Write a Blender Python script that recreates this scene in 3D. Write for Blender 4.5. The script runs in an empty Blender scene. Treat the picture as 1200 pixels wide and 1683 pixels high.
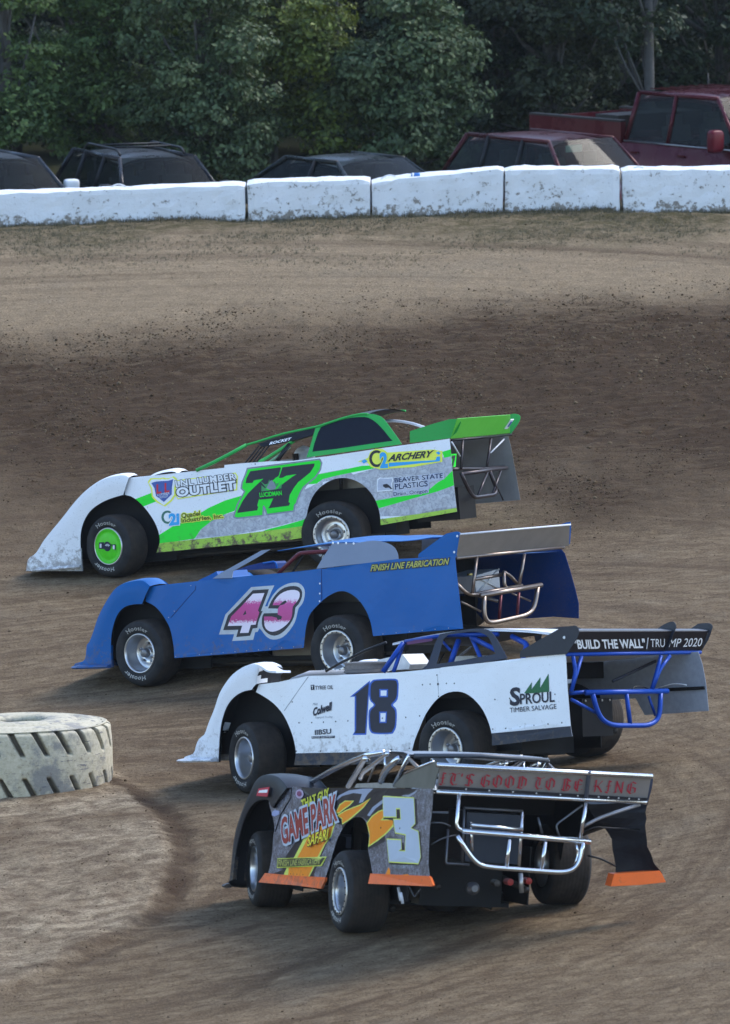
import bpy, bmesh, math, random
import numpy as np
from mathutils import Vector, Matrix, Euler
from mathutils.geometry import delaunay_2d_cdt
random.seed(7); np.random.seed(7)
R = math.radians
sc = bpy.context.scene
C = sc.collection

# ------------------------------------------------------------------ camera, sky, sun, exposure
CAM_H, CAM_P, FPX = 13.6, R(7.0), 15000.0
cd = bpy.data.cameras.new('camera'); cam = bpy.data.objects.new('camera', cd); C.objects.link(cam)
cam.location = (0, 0, CAM_H); cam.rotation_euler = (math.pi/2 - CAM_P, 0, 0)
cd.sensor_fit = 'HORIZONTAL'; cd.sensor_width = 24.0; cd.lens = 24.0*FPX/1200.0
cd.clip_start = 1.0; cd.clip_end = 5000.0
cd.dof.use_dof = True; cd.dof.focus_distance = 95.0; cd.dof.aperture_fstop = 5.6
sc.camera = cam
w = bpy.data.worlds.new("World"); sc.world = w; w.use_nodes = True
nt = w.node_tree; bg = nt.nodes['Background']
sky = nt.nodes.new('ShaderNodeTexSky'); sky.sky_type = 'NISHITA'; sky.sun_disc = False
SUN_EL, SUN_AZ = 48.0, 62.0          # elevation; azimuth measured from +Y (away from camera) towards +X
sky.sun_elevation = R(SUN_EL); sky.sun_rotation = R(SUN_AZ)
sky.air_density = 1.0; sky.dust_density = .7; sky.ozone_density = 1.0
nt.links.new(sky.outputs[0], bg.inputs[0]); bg.inputs[1].default_value = 0.15
sl = bpy.data.lights.new('sun', 'SUN'); sun = bpy.data.objects.new('sun', sl); C.objects.link(sun)
sl.energy = 1.0; sl.angle = R(24); sl.color = (1.0, 0.95, 0.88)
sd = Vector((math.sin(R(SUN_AZ))*math.cos(R(SUN_EL)), math.cos(R(SUN_AZ))*math.cos(R(SUN_EL)), math.sin(R(SUN_EL))))
sun.rotation_euler = sd.to_track_quat('Z', 'Y').to_euler()
sc.view_settings.view_transform = 'Standard'; sc.view_settings.look = 'None'
sc.view_settings.gamma = 1.0; sc.view_settings.exposure = 1.6
sc.view_settings.use_curve_mapping = False

# ------------------------------------------------------------------ small helpers
_a = math.cos(CAM_P); _b = math.sin(CAM_P)
def ray(px, py):
    a = (px-600)/FPX; b = -(py-841.5)/FPX
    return Vector((a, _a + b*_b, -_b + b*_a))
def at(px, py, Y):
    d = ray(px, py); t = Y/d.y
    return Vector((d.x*t, Y, CAM_H + d.z*t))
def sm(pts, n=4, closed=False):
    """Catmull-Rom through the points"""
    P = [Vector(p) for p in pts]; out = []; N = len(P)
    rng = range(N) if closed else range(N-1)
    for i in rng:
        p0 = P[(i-1) % N] if closed or i > 0 else P[0]*2-P[1]
        p1 = P[i]; p2 = P[(i+1) % N]
        p3 = P[(i+2) % N] if closed or i+2 < N else P[-1]*2-P[-2]
        for k in range(n):
            t = k/n
            out.append(0.5*((2*p1) + (p2-p0)*t + (2*p0-5*p1+4*p2-p3)*t*t + (3*p1-p0-3*p2+p3)*t**3))
    if not closed: out.append(P[-1])
    return [tuple(v) for v in out]
def Z(fr, pts):
    x0, y0, s = fr
    return [(x0+p[0]*s, y0+p[1]*s) for p in pts]
fA=(30,660,.375); fB=(450,660,.358333); fC=(110,850,.375); fD=(500,840,.391667); fE=(290,1020,.391667)
fF=(680,1000,.425); fG=(360,1220,.316667); fH=(680,1220,.358333); fa=(230,740,.25); fb=(380,670,.25)
fc=(580,670,.25); fn43=(340,880,1/6); fr43=(330,860,1/3); fr18=(540,1020,.3); fn18=(480,1100,.183333)
fr3=(500,1225,.25); fg3=(370,1280,1/6); fh3=(540,1280,1/6); fs43=(730,880,.2); fs18=(900,1010,.233333)
fp3=(700,1260,.316667); fbt=(0,1150,1/6); fP=(0,0,1)

# ------------------------------------------------------------------ materials
MATS = {}
def newmat(name):
    m = bpy.data.materials.new(name); m.use_nodes = True
    return m, m.node_tree, m.node_tree.nodes['Principled BSDF']
def N(t, typ, **k):
    n = t.nodes.new(typ)
    for a, v in k.items(): setattr(n, a, v)
    return n
def noise(t, vec, scale, detail=4, rough=.6):
    n = N(t, 'ShaderNodeTexNoise'); n.inputs['Scale'].default_value = scale
    n.inputs['Detail'].default_value = detail; n.inputs['Roughness'].default_value = rough
    if vec is not None: t.links.new(vec, n.inputs['Vector'])
    return n
def ramp(t, fac, stops):
    r = N(t, 'ShaderNodeValToRGB'); e = r.color_ramp.elements
    while len(e) < len(stops): e.new(0.5)
    for i, (p, c) in enumerate(stops):
        e[i].position = p; e[i].color = (c, c, c, 1) if isinstance(c, (int, float)) else (*c, 1)
    t.links.new(fac, r.inputs[0]); return r
def mix(t, fac, a, b, typ='MIX'):
    n = N(t, 'ShaderNodeMix', data_type='RGBA', blend_type=typ)
    for s, v in ((0, fac), (6, a), (7, b)):
        if hasattr(v, 'links') or isinstance(v, bpy.types.NodeSocket): t.links.new(v, n.inputs[s])
        elif isinstance(v, (int, float)): n.inputs[s].default_value = v if s == 0 else (v, v, v, 1)
        else: n.inputs[s].default_value = (*v, 1)
    return n.outputs[2]
def math_(t, op, a, b=None, c=None):
    n = N(t, 'ShaderNodeMath', operation=op)
    for i, v in enumerate((a, b, c)):
        if v is None: continue
        if isinstance(v, (int, float)): n.inputs[i].default_value = v
        else: t.links.new(v, n.inputs[i])
    return n.outputs[0]
def bump(t, bsdf, h, strength, dist):
    b = N(t, 'ShaderNodeBump'); b.inputs['Strength'].default_value = strength
    b.inputs['Distance'].default_value = dist; t.links.new(h, b.inputs['Height'])
    t.links.new(b.outputs[0], bsdf.inputs['Normal']); return b
DIRT = (.17, .125, .09)
def paint(name, col, rough=.32, dust=.25, metal=0.0, coat=.0, wave=.5, spec=.14):
    """painted sheet metal: colour, fine dried-mud splatter, broad dusty film, slight ripple"""
    if name in MATS: return MATS[name]
    m, t, b = newmat(name)
    co = N(t, 'ShaderNodeTexCoord').outputs['Object']
    n1 = noise(t, co, 2.2, 6, .65); f1 = ramp(t, n1.outputs[0], [(.42, 0), (.75, 1)])
    n2 = noise(t, co, 95, 2, .5);  f2 = ramp(t, n2.outputs[0], [(.66, 0), (.70, 1)])
    n4 = noise(t, co, 30, 3, .6);  f4 = ramp(t, n4.outputs[0], [(.68, 0), (.72, 1)])
    film = math_(t, 'MULTIPLY', f1.outputs[0], dust*.32)
    sxz = N(t, 'ShaderNodeSeparateXYZ'); t.links.new(co, sxz.inputs[0])
    lowz = ramp(t, sxz.outputs['Z'], [(.15, .30), (.75, 0)])
    n5 = noise(t, co, 13, 7, .75); mud = ramp(t, math_(t, 'ADD', n5.outputs[0], lowz.outputs[0]), [(.66, 0), (.78, min(1, dust*2.6))])
    spk = math_(t, 'MULTIPLY', math_(t, 'MAXIMUM', f2.outputs[0], f4.outputs[0]), min(1, dust*1.5))
    n3 = noise(t, co, 6, 5, .7)
    mpp = N(t, 'ShaderNodeMapping'); mpp.inputs['Scale'].default_value = (1.2, 4, 7); mpp.inputs['Rotation'].default_value = (0, .12, 0); t.links.new(co, mpp.inputs[0])
    sc2 = ramp(t, noise(t, mpp.outputs[0], 2.6, 7, .72).outputs[0], [(.58, 0), (.66, 1)])
    c0 = mix(t, math_(t, 'MULTIPLY', n3.outputs[0], .18), col, tuple(c*.72 for c in col))
    c1 = mix(t, film, c0, DIRT); c1 = mix(t, mud.outputs[0], c1, (.13, .095, .065)); c1 = mix(t, math_(t, 'MULTIPLY', sc2.outputs[0], min(.6, dust*1.1)), c1, tuple(c*.72+.012 for c in col)); c2 = mix(t, spk, c1, (.10, .075, .055))
    t.links.new(c2, b.inputs['Base Color'])
    t.links.new(math_(t, 'ADD', math_(t, 'MULTIPLY', film, 1.2), rough), b.inputs['Roughness'])
    b.inputs['Metallic'].default_value = metal; b.inputs['Specular IOR Level'].default_value = spec
    b.inputs['Coat Weight'].default_value = coat*.12; b.inputs['Coat Roughness'].default_value = .15
    nw = noise(t, co, 2.5, 2, .4); bump(t, b, nw.outputs[0], wave, .02)
    MATS[name] = m; return m
def plain(name, col, rough=.5, metal=0.0, var=.25, scale=20, bmp=0, coat=0, spec=.22):
    if name in MATS: return MATS[name]
    m, t, b = newmat(name)
    co = N(t, 'ShaderNodeTexCoord').outputs['Object']
    n = noise(t, co, scale, 5, .6)
    t.links.new(mix(t, n.outputs[0], tuple(c*(1-var) for c in col), tuple(min(1, c*(1+var)) for c in col)), b.inputs['Base Color'])
    b.inputs['Roughness'].default_value = rough; b.inputs['Metallic'].default_value = metal
    b.inputs['Coat Weight'].default_value = coat; b.inputs['Specular IOR Level'].default_value = spec
    if bmp: bump(t, b, n.outputs[0], bmp, .01)
    MATS[name] = m; return m

# ------------------------------------------------------------------ mesh helpers
def link(name, me, parent=None, mats=(), smooth=False):
    o = bpy.data.objects.new(name, me); C.objects.link(o)
    for m in (mats if isinstance(mats, (list, tuple)) else [mats]): me.materials.append(m)
    if smooth: me.shade_smooth()
    if parent is not None: o.parent = parent
    return o
def mk(name, V, F, mats, parent=None, idx=None, smooth=False):
    me = bpy.data.meshes.new(name); me.from_pydata([tuple(v) for v in V], [], F)
    if idx is not None: me.polygons.foreach_set('material_index', idx)
    me.update(); return link(name, me, parent, mats, smooth)
def tag(o, label=None, cat=None, group=None, kind=None):
    if label: o['label'] = label
    if cat: o['category'] = cat
    if group: o['group'] = group
    if kind: o['kind'] = kind
    return o
def empty(name, M):
    o = bpy.data.objects.new(name, None); C.objects.link(o); o.matrix_world = M; o.empty_display_size = .1
    return o
class MB:
    def __init__(s): s.V = []; s.F = []
    def add(s, V, F):
        k = len(s.V); s.V += [tuple(v) for v in V]; s.F += [tuple(i+k for i in f) for f in F]
    def box(s, c, d, rot=None):
        M = (rot or Matrix.Identity(3)); V = []
        for x in (-.5, .5):
            for y in (-.5, .5):
                for z in (-.5, .5): V.append(Vector(c) + M @ Vector((x*d[0], y*d[1], z*d[2])))
        s.add(V, [(0,1,3,2),(4,6,7,5),(0,4,5,1),(2,3,7,6),(0,2,6,4),(1,5,7,3)])
    def hexa(s, b4, t4):   # bottom and top quads, same order
        s.add(list(b4)+list(t4), [(3,2,1,0),(4,5,6,7),(0,1,5,4),(1,2,6,5),(2,3,7,6),(3,0,4,7)])
    def tube(s, pts, r, n=8, closed=False, cap=True):
        P = [Vector(p) for p in pts]; k0 = len(s.V); N_ = len(P)
        up = None
        for i, p in enumerate(P):
            if closed: d = P[(i+1) % N_]-P[i-1]
            else: d = P[min(i+1, N_-1)]-P[max(i-1, 0)]
            d.normalize()
            if up is None: up = Vector((0,0,1)) if abs(d.z) < .9 else Vector((1,0,0))
            a = d.cross(up).normalized(); up = a.cross(d).normalized()
            rr = r[i] if isinstance(r, (list, tuple)) else r
            for j in range(n):
                t = 2*math.pi*j/n; s.V.append(tuple(p + (a*math.cos(t)+up*math.sin(t))*rr))
        for i in range(N_ if closed else N_-1):
            for j in range(n):
                a0 = k0+i*n; b0 = k0+((i+1) % N_)*n
                s.F.append((a0+j, a0+(j+1) % n, b0+(j+1) % n, b0+j))
        if cap and not closed:
            s.F.append(tuple(k0+j for j in reversed(range(n)))); s.F.append(tuple(k0+(N_-1)*n+j for j in range(n)))
    def lathe(s, prof, n=32, M=None, closed=False):   # prof: (axial y, radius)
        k0 = len(s.V); m = len(prof)
        for i in range(n):
            t = 2*math.pi*i/n
            for (y, r) in prof:
                v = Vector((r*math.cos(t), y, r*math.sin(t))); s.V.append(tuple(M @ v if M else v))
        for i in range(n):
            for j in range(m if closed else m-1):
                a = k0+i*m+j; b = k0+((i+1) % n)*m+j; a2 = k0+i*m+(j+1) % m; b2 = k0+((i+1) % n)*m+(j+1) % m
                s.F.append((a, a2, b2, b))
    def build(s, name, mats, parent=None, smooth=False, **k):
        return mk(name, s.V, s.F, mats, parent, smooth=smooth, **k)
def tube(name, pts, r, mat, parent, bend=0, n=8):
    m = MB(); p = [Vector(q) for q in pts]
    if bend and len(p) > 2: p = [Vector(q) for q in fillet(p, bend)]
    m.tube(p, r, n); return m.build(name, mat, parent, True)
def fillet(P, r):
    out = [P[0]]
    for i in range(1, len(P)-1):
        a = (P[i-1]-P[i]); b = (P[i+1]-P[i]); ra = min(r, a.length*.48); rb = min(r, b.length*.48)
        s0 = P[i]+a.normalized()*ra; s1 = P[i]+b.normalized()*rb
        for k in range(5):
            t = k/4; out.append(s0*(1-t)**2 + P[i]*2*t*(1-t) + s1*t*t)
    out.append(P[-1]); return out
def inside(p, poly):
    x, y = p; c = False; j = len(poly)-1
    for i in range(len(poly)):
        xi, yi = poly[i]; xj, yj = poly[j]
        if (yi > y) != (yj > y) and x < (xj-xi)*(y-yi)/(yj-yi)+xi: c = not c
        j = i
    return c
def grow(poly, d):
    """offset a closed 2D polygon outwards by d (either winding)"""
    n = len(poly); A = sum(poly[i-1][0]*poly[i][1]-poly[i][0]*poly[i-1][1] for i in range(n)); sg = 1 if A > 0 else -1
    out = []
    for i in range(n):
        p = Vector(poly[i][:2]); e1 = p-Vector(poly[i-1][:2]); e2 = Vector(poly[(i+1) % n][:2])-p
        if e1.length < 1e-9 or e2.length < 1e-9: out.append(tuple(p)); continue
        n1 = Vector((e1.y, -e1.x)).normalized()*sg; n2 = Vector((e2.y, -e2.x)).normalized()*sg
        b = n1+n2
        if b.length < .2: b = n1
        else: b = b.normalized()/max(.45, math.cos(n1.angle(n2)/2))
        out.append(tuple(p+b*d))
    return out
def region_mesh(outline, regions, step=.09):
    """triangulate an outline with grid points and print regions; returns verts2D, {key: [tris]}; key = index of region or -1"""
    co = []; ed = []
    def addp(poly):
        k = len(co)
        for p in poly: co.append(Vector((p[0], p[1])))
        for i in range(len(poly)): ed.append((k+i, k+(i+1) % len(poly)))
    addp(outline)
    for polys in regions:
        for p in polys: addp(p)
    xs = [p[0] for p in outline]; zs = [p[1] for p in outline]
    x = min(xs)+step*.5; 
    while x < max(xs):
        z = min(zs)+step*.5
        while z < max(zs):
            if inside((x, z), outline): co.append(Vector((x+.003*math.sin(z*31), z+.003*math.sin(x*37))))
            z += step
        x += step
    r = delaunay_2d_cdt(co, ed, [], 0, 1e-6, True)
    V = [(v.x, v.y) for v in r[0]]; T = {}
    for f in r[2]:
        for i in range(1, len(f)-1):
            tr = (f[0], f[i], f[i+1])
            c = (sum(V[j][0] for j in tr)/3, sum(V[j][1] for j in tr)/3)
            if not inside(c, outline): continue
            key = -1
            for q, polys in enumerate(regions):
                cnt = 0
                for p in polys:
                    if inside(c, p): cnt += 1
                if cnt % 2: key = q
            T.setdefault(key, []).append(tr)
    return V, T
def text_tris(s, bold=0.0, shear=0.0, space=1.0):
    cu = bpy.data.curves.new('t', 'FONT'); cu.body = s; cu.size = 1; cu.offset = bold; cu.shear = shear
    cu.space_character = space; cu.resolution_u = 3; cu.fill_mode = 'FRONT'
    o = bpy.data.objects.new('t', cu); C.objects.link(o)
    dg = bpy.context.evaluated_depsgraph_get(); me = bpy.data.meshes.new_from_object(o.evaluated_get(dg))
    V = [(v.co.x, v.co.y) for v in me.vertices]; F = [tuple(p.vertices) for p in me.polygons]
    bpy.data.objects.remove(o); bpy.data.curves.remove(cu); bpy.data.meshes.remove(me)
    return V, F
# ------------------------------------------------------------------ the ground's shape
def interp(y, ys, zs): return np.interp(y, ys, zs)
GY = [-200, 40, 70, 80, 100, 112, 121.2, 123.2, 127, 200, 3000]; GZ = [-.3, -.3, -.3, 0, .7, 1.72, 2.62, 2.66, 1.25, 1.2, 0]
def g0(x, y):
    a = np.interp(y, GY, GZ); gx = np.interp(y, [40, 60, 95, 118, 124, 128], [0, .13, .13, .02, .02, 0])
    return a + gx*8*np.tanh(np.asarray(x)/8)
def depth(px, py, off=0.0):
    lo, hi = 60.0, 200.0
    for _ in range(50):
        m = (lo+hi)/2; q = at(px, py, m)
        if q.z-off > g0(q.x, m): lo = m
        else: hi = m
    return lo
def P(px, py): return at(px, py, depth(px, py))
# car placing: centre of left rear and left front wheel faces, yaw, right rear contact
SPEC = {
 'green': dict(LR=(545,879), LF=(178,898), yaw=18.2, byaw=19.5, pitch=6.6, roll=4.4, RRb=(692,876), RFb=None, steer=22, Rr=.37, Rf=.352),
 'blue':  dict(LR=(554,1070), LF=(229,1074), yaw=37.9, byaw=38.4, pitch=6.2, roll=3.6, RRb=(786,1037), RFb=None, steer=2, Rr=.37, Rf=.352),
 'white': dict(LR=(733,1232), LF=(401,1246), yaw=41.7, byaw=42.4, pitch=6.6, roll=4.8, RRb=(985,1246), RFb=None, steer=22, Rr=.37, Rf=.352),
 'grey':  dict(LR=(560,1465), LF=(418,1428), yaw=72.5, byaw=69.5, pitch=4.2, roll=5.0, RRb=(925,1488), RFb=None, steer=6, Rr=.37, Rf=.352)}
contacts = []
for n, s in SPEC.items():
    Y = depth(*s['LR'], s['Rr']); q = at(*s['LR'], Y); th = R(s['yaw'])
    F_ = Vector((-math.cos(th), math.sin(th), 0)); L_ = Vector((-math.sin(th), -math.cos(th), 0))
    lf = at(*s['LF'], Y+2.62*math.sin(th))
    rrY = Y + 2.1*math.cos(th); rr = at(s['RRb'][0], s['RRb'][1], rrY - .17*math.cos(th))
    s['pLR'] = q; s['pLF'] = lf; s['F'] = F_; s['L'] = L_
    zRR = rr.z; zl = q.z-s['Rr']; zf = lf.z-s['Rf']
    w = .17
    cLR = q - L_*w; cLF = lf - L_*w; cRR = q - L_*2.06; cRF = lf - L_*2.0
    s['z'] = dict(LR=zl, LF=zf, RR=zRR, RF=zf + (zRR-zl)*.9)
    s['c'] = dict(LR=cLR, LF=cLF, RR=cRR, RF=cRF)
    for k, v in s['c'].items(): contacts.append((v.x, v.y, s['z'][k]))
CX = np.array([c[0] for c in contacts]); CY = np.array([c[1] for c in contacts])
SG = 1.15
K = np.exp(-((CX[:,None]-CX)**2+(CY[:,None]-CY)**2)/(2*SG*SG)) + np.eye(len(CX))*.003
CW = np.linalg.solve(K, np.array([c[2] for c in contacts]) - g0(CX, CY))
def g(x, y):
    x = np.asarray(x, float); y = np.asarray(y, float); z = g0(x, y)
    for i in range(len(CX)):
        z = z + CW[i]*np.exp(-((x-CX[i])**2+(y-CY[i])**2)/(2*SG*SG))
    return z

# numpy value noise
_rng = np.random.RandomState(3); _T = _rng.rand(512, 512)
def vn(x, y):
    xi = np.floor(x).astype(int); yi = np.floor(y).astype(int); fx = x-xi; fy = y-yi
    fx = fx*fx*(3-2*fx); fy = fy*fy*(3-2*fy)
    a = _T[xi % 512, yi % 512]; b = _T[(xi+1) % 512, yi % 512]; c = _T[xi % 512, (yi+1) % 512]; d = _T[(xi+1) % 512, (yi+1) % 512]
    return (a*(1-fx)+b*fx)*(1-fy)+(c*(1-fx)+d*fx)*fy
def fbm(x, y, o=4, g_=.5):
    s = 0; a = 1; t = 0
    for i in range(o):
        s = s+a*vn(x*2**i+17*i, y*2**i+31*i); t += a; a *= g_
    return s/t
def sstep(a, b, x):
    t = np.clip((x-a)/(b-a), 0, 1); return t*t*(3-2*t)
# the infield's edge round the big tyre: a bank of dry clay, moist loose dirt along its foot
edge_px = sm([(-220,1205),(60,1195),(196,1262),(262,1330),(300,1400),(282,1462),(215,1530),(120,1585),(0,1640),(-120,1690),(-330,1800)], 6)
EDGE = [(p.x, p.y) for p in (P(*q) for q in edge_px)]
def edge_dist(x, y):
    best = np.full(x.shape, 1e9)
    for i in range(len(EDGE)-1):
        ax, ay = EDGE[i]; bx, by = EDGE[i+1]; dx, dy = bx-ax, by-ay; L2 = dx*dx+dy*dy
        t = np.clip(((x-ax)*dx+(y-ay)*dy)/L2, 0, 1)
        best = np.minimum(best, np.hypot(x-ax-t*dx, (y-ay-t*dy)))
    xs = np.array([e[0] for e in EDGE]); ys = np.array([e[1] for e in EDGE])
    ins = np.zeros(x.shape, bool); j = len(EDGE)-1
    for i in range(len(EDGE)):
        c = ((ys[i] > y) != (ys[j] > y)) & (x < (xs[j]-xs[i])*(y-ys[i])/(ys[j]-ys[i]+1e-12)+xs[i]); ins ^= c; j = i
    return np.where(ins, -best, best)
def polyline_dist(pts, x, y):
    best = np.full(x.shape, 1e9)
    for i in range(len(pts)-1):
        ax, ay = pts[i]; bx, by = pts[i+1]; dx, dy = bx-ax, by-ay; L2 = dx*dx+dy*dy
        t = np.clip(((x-ax)*dx+(y-ay)*dy)/L2, 0, 1); best = np.minimum(best, np.hypot(x-ax-t*dx, y-ay-t*dy))
    return best
RUTS = [[(p.x, p.y) for p in (P(*q) for q in sm(c, 4))] for c in (
   [(0,1612),(120,1585),(235,1540),(330,1505),(420,1460)],
   [(0,1560),(60,1540),(140,1480),(190,1440)],
   [(380,1640),(520,1570),(650,1530),(800,1495),(1000,1480)],
   [(192,1280),(235,1300),(280,1338),(300,1395),(292,1440),(262,1488),(200,1535),(110,1580)])]
def xy_px(px, py): p = P(px, py); return p.x, p.y
# moist band limits along x (world y at left / mid / right)
MX = [xy_px(0,560)[0], 0, xy_px(1200,500)[0]]
M_UP = [xy_px(0,548)[1], xy_px(600,520)[1], xy_px(1200,470)[1]]
M_LO = [xy_px(0,745)[1], xy_px(600,760)[1], xy_px(1200,770)[1]]
def fields(x, y):
    wv = (fbm(x*.8, y*.35, 4)-.5)
    up = np.interp(x, MX, M_UP)+wv*3.4; lo = np.interp(x, MX, M_LO)+wv*7
    moist = sstep(up+1.6, up-3.0, y)*sstep(lo-6.5, lo+2.5, y)
    ed = edge_dist(x, y)
    infield = sstep(.10, -.22, ed)
    rut = np.zeros_like(x)
    for i, rr in enumerate(RUTS):
        d = polyline_dist(rr, x, y)+ (fbm(x*5, y*5, 3)-.5)*.16; wd = (.17, .14, .16, .21)[i]
        fd = np.clip(1-np.minimum(1, np.maximum(0, (83.5-y)/4.5)), .35, 1) if i == 3 else 1
        rut = np.maximum(rut, sstep(wd, wd*.25, d)*(.45, .30, .35, .72)[i]*(.45+.9*fbm(x*3.1+i, y*2.3, 3))*fd)
    verge = sstep(118.8, 121.3, y + wv*3.5)
    churn = np.clip(moist*1.0 + sstep(up+2.6, up-.6, y)*sstep(up-4, up-.5, y)*.9, 0, 1)
    r = np.sqrt((1.5*(x+2.5))**2+(y-84)**2); th = np.arctan2(y-84, 1.5*(x+2.5))
    return moist, infield, rut, verge, churn, r, th
def relief(x, y, f=None):
    moist, infield, rut, verge, churn, r, th = f or fields(x, y)
    z = infield*.055 + infield*(fbm(x*1.6, y*1.1, 4)-.5)*.10
    z = z - rut*.03*(1-infield*.4) + rut*(fbm(x*11, y*11, 3)-.5)*.05
    z = z + (fbm(x*3.2, y*2.2, 4)-.5)*(.024+.06*churn) + (fbm(x*9, y*8, 3)-.5)*(.016+.050*churn)
    z = z + (fbm(r*3, th*5, 3)-.5)*.014*(1-churn)*(1-infield)
    z = z + verge*(fbm(x*1.3, y*2.5, 4)-.5)*.16
    # keep contact patches level
    near = np.zeros_like(x)
    for i in range(len(CX)): near = np.maximum(near, np.exp(-((x-CX[i])**2+(y-CY[i])**2)/(2*.22**2)))
    return z*(1-near*.9)
def ground_z(x, y):
    x = np.atleast_1d(np.asarray(x, float)); y = np.atleast_1d(np.asarray(y, float))
    return g(x, y)+relief(x, y)

def build_ground():
    def axis(lo, hi, st, far):
        a = list(np.arange(lo, hi+st/2, st)); s = st; v = a[-1]
        while v < far: s *= 1.35; v += s; a.append(v)
        s = st; v = a[0]
        while v > -far: s *= 1.35; v -= s; a.insert(0, v)
        return np.array(a)
    xs = axis(-5.6, 5.6, .042, 1500)
    ys = list(np.arange(73, 96, .06))+list(np.arange(96, 124, .075))+list(np.arange(124, 152, .5)); v = ys[-1]; s = .5
    while v < 3000: s *= 1.35; v += s; ys.append(v)
    v = 73; s = .06
    while v > -1500: s *= 1.35; v -= s; ys.insert(0, v)
    ys = np.array(ys); X, Y = np.meshgrid(xs, ys); X = X.ravel(); Y = Y.ravel()
    f = fields(X, Y); win = sstep(14, 7, np.abs(X))*sstep(60, 72, Y)*sstep(160, 135, Y)
    Zz = g(X, Y)+relief(X, Y, f)*win
    nx, ny = len(xs), len(ys)
    V = np.stack([X, Y, Zz], 1).astype(np.float32)
    i, j = np.meshgrid(np.arange(nx-1), np.arange(ny-1)); a = (j*nx+i).ravel()
    Fc = np.stack([a, a+1, a+nx+1, a+nx], 1).astype(np.int32)
    me = bpy.data.meshes.new('dirt_ground'); me.vertices.add(len(V)); me.vertices.foreach_set('co', V.ravel())
    me.loops.add(Fc.size); me.loops.foreach_set('vertex_index', Fc.ravel())
    me.polygons.add(len(Fc)); me.polygons.foreach_set('loop_start', np.arange(0, Fc.size, 4, dtype=np.int32))
    me.update(calc_edges=True)
    for nm, arr in (('moist', f[0]), ('infield', f[1]), ('rut', f[2]), ('verge', f[3]), ('churn', f[4])):
        at_ = me.attributes.new(nm, 'FLOAT', 'POINT'); at_.data.foreach_set('value', arr.astype(np.float32))
    av = me.attributes.new('sweep', 'FLOAT_VECTOR', 'POINT')
    av.data.foreach_set('vector', np.stack([f[5], f[6], np.zeros_like(f[5])], 1).astype(np.float32).ravel())
    # material
    m, t, b = newmat('dirt'); A = {}
    for nm in ('moist', 'infield', 'rut', 'verge', 'churn', 'sweep'): A[nm] = N(t, 'ShaderNodeAttribute', attribute_name=nm)
    pos = N(t, 'ShaderNodeNewGeometry').outputs['Position']
    fine = noise(t, pos, 38, 6, .72); mid = noise(t, pos, 5, 6, .65); big = noise(t, pos, .7, 5, .6)
    mp = N(t, 'ShaderNodeMapping'); mp.inputs['Scale'].default_value = (5.0, 4.0, 1); t.links.new(A['sweep'].outputs['Vector'], mp.inputs[0])
    sw = noise(t, mp.outputs[0], 1.5, 7, .68)
    mp2 = N(t, 'ShaderNodeMapping'); mp2.inputs['Scale'].default_value = (.6, 5, 1); t.links.new(pos, mp2.inputs[0])
    hs = noise(t, mp2.outputs[0], 2.2, 7, .7)
    dry = mix(t, ramp(t, mid.outputs[0], [(.35, 0), (.65, 1)]).outputs[0], (.188, .132, .078), (.315, .234, .145))
    dry = mix(t, ramp(t, sw.outputs[0], [(.34, .5), (.58, 0)]).outputs[0], dry, (.105, .070, .045))
    dry = mix(t, ramp(t, hs.outputs[0], [(.36, .55), (.56, 0)]).outputs[0], dry, (.110, .075, .046))
    yy_ = N(t, 'ShaderNodeSeparateXYZ'); t.links.new(pos, yy_.inputs[0]); fy = N(t, 'ShaderNodeMapRange'); fy.inputs[1].default_value = 110; fy.inputs[2].default_value = 116; t.links.new(yy_.outputs['Y'], fy.inputs[0])
    dry = mix(t, math_(t, 'MULTIPLY', fy.outputs[0], .42), dry, (.40, .308, .197))
    dry = mix(t, ramp(t, big.outputs[0], [(.55, 0), (.75, .5)]).outputs[0], dry, (.265, .215, .15))
    mp3 = N(t, 'ShaderNodeMapping'); mp3.inputs['Scale'].default_value = (1.5, 1.2, 1); t.links.new(A['sweep'].outputs['Vector'], mp3.inputs[0]); sw3 = noise(t, mp3.outputs[0], 1.0, 5, .6)
    dry = mix(t, ramp(t, sw3.outputs[0], [(.50, 0), (.66, .6)]).outputs[0], dry, (.080, .050, .031))
    wet = mix(t, mid.outputs[0], (.034, .0205, .0112), (.082, .0515, .0295))
    inf = mix(t, ramp(t, big.outputs[0], [(.36, 0), (.62, 1)]).outputs[0], (.200, .142, .086), (.46, .362, .240))
    inf = mix(t, ramp(t, mid.outputs[0], [(.40, .7), (.60, 0)]).outputs[0], inf, (.12, .080, .052))
    c = mix(t, A['infield'].outputs['Fac'], dry, inf)
    jit = math_(t, 'MULTIPLY', math_(t, 'SUBTRACT', mid.outputs[0], .5), 1.3)
    wf = N(t, 'ShaderNodeClamp'); t.links.new(math_(t, 'ADD', A['moist'].outputs['Fac'], math_(t, 'MULTIPLY', math_(t, 'ADD', jit, math_(t, 'MULTIPLY', math_(t, 'SUBTRACT', hs.outputs[0], .5), 2.6)), math_(t, 'MULTIPLY', A['moist'].outputs['Fac'], 1.0))), wf.inputs[0])
    c = mix(t, wf.outputs[0], c, wet)
    rf = ramp(t, A['rut'].outputs['Fac'], [(.1, 0), (.8, .95)])
    c = mix(t, rf.outputs[0], c, (.060, .036, .022))
    gr = mix(t, ramp(t, mid.outputs[0], [(.4, 0), (.6, 1)]).outputs[0], (.090, .078, .038), (.20, .155, .095))
    c = mix(t, A['verge'].outputs['Fac'], c, gr)
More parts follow.
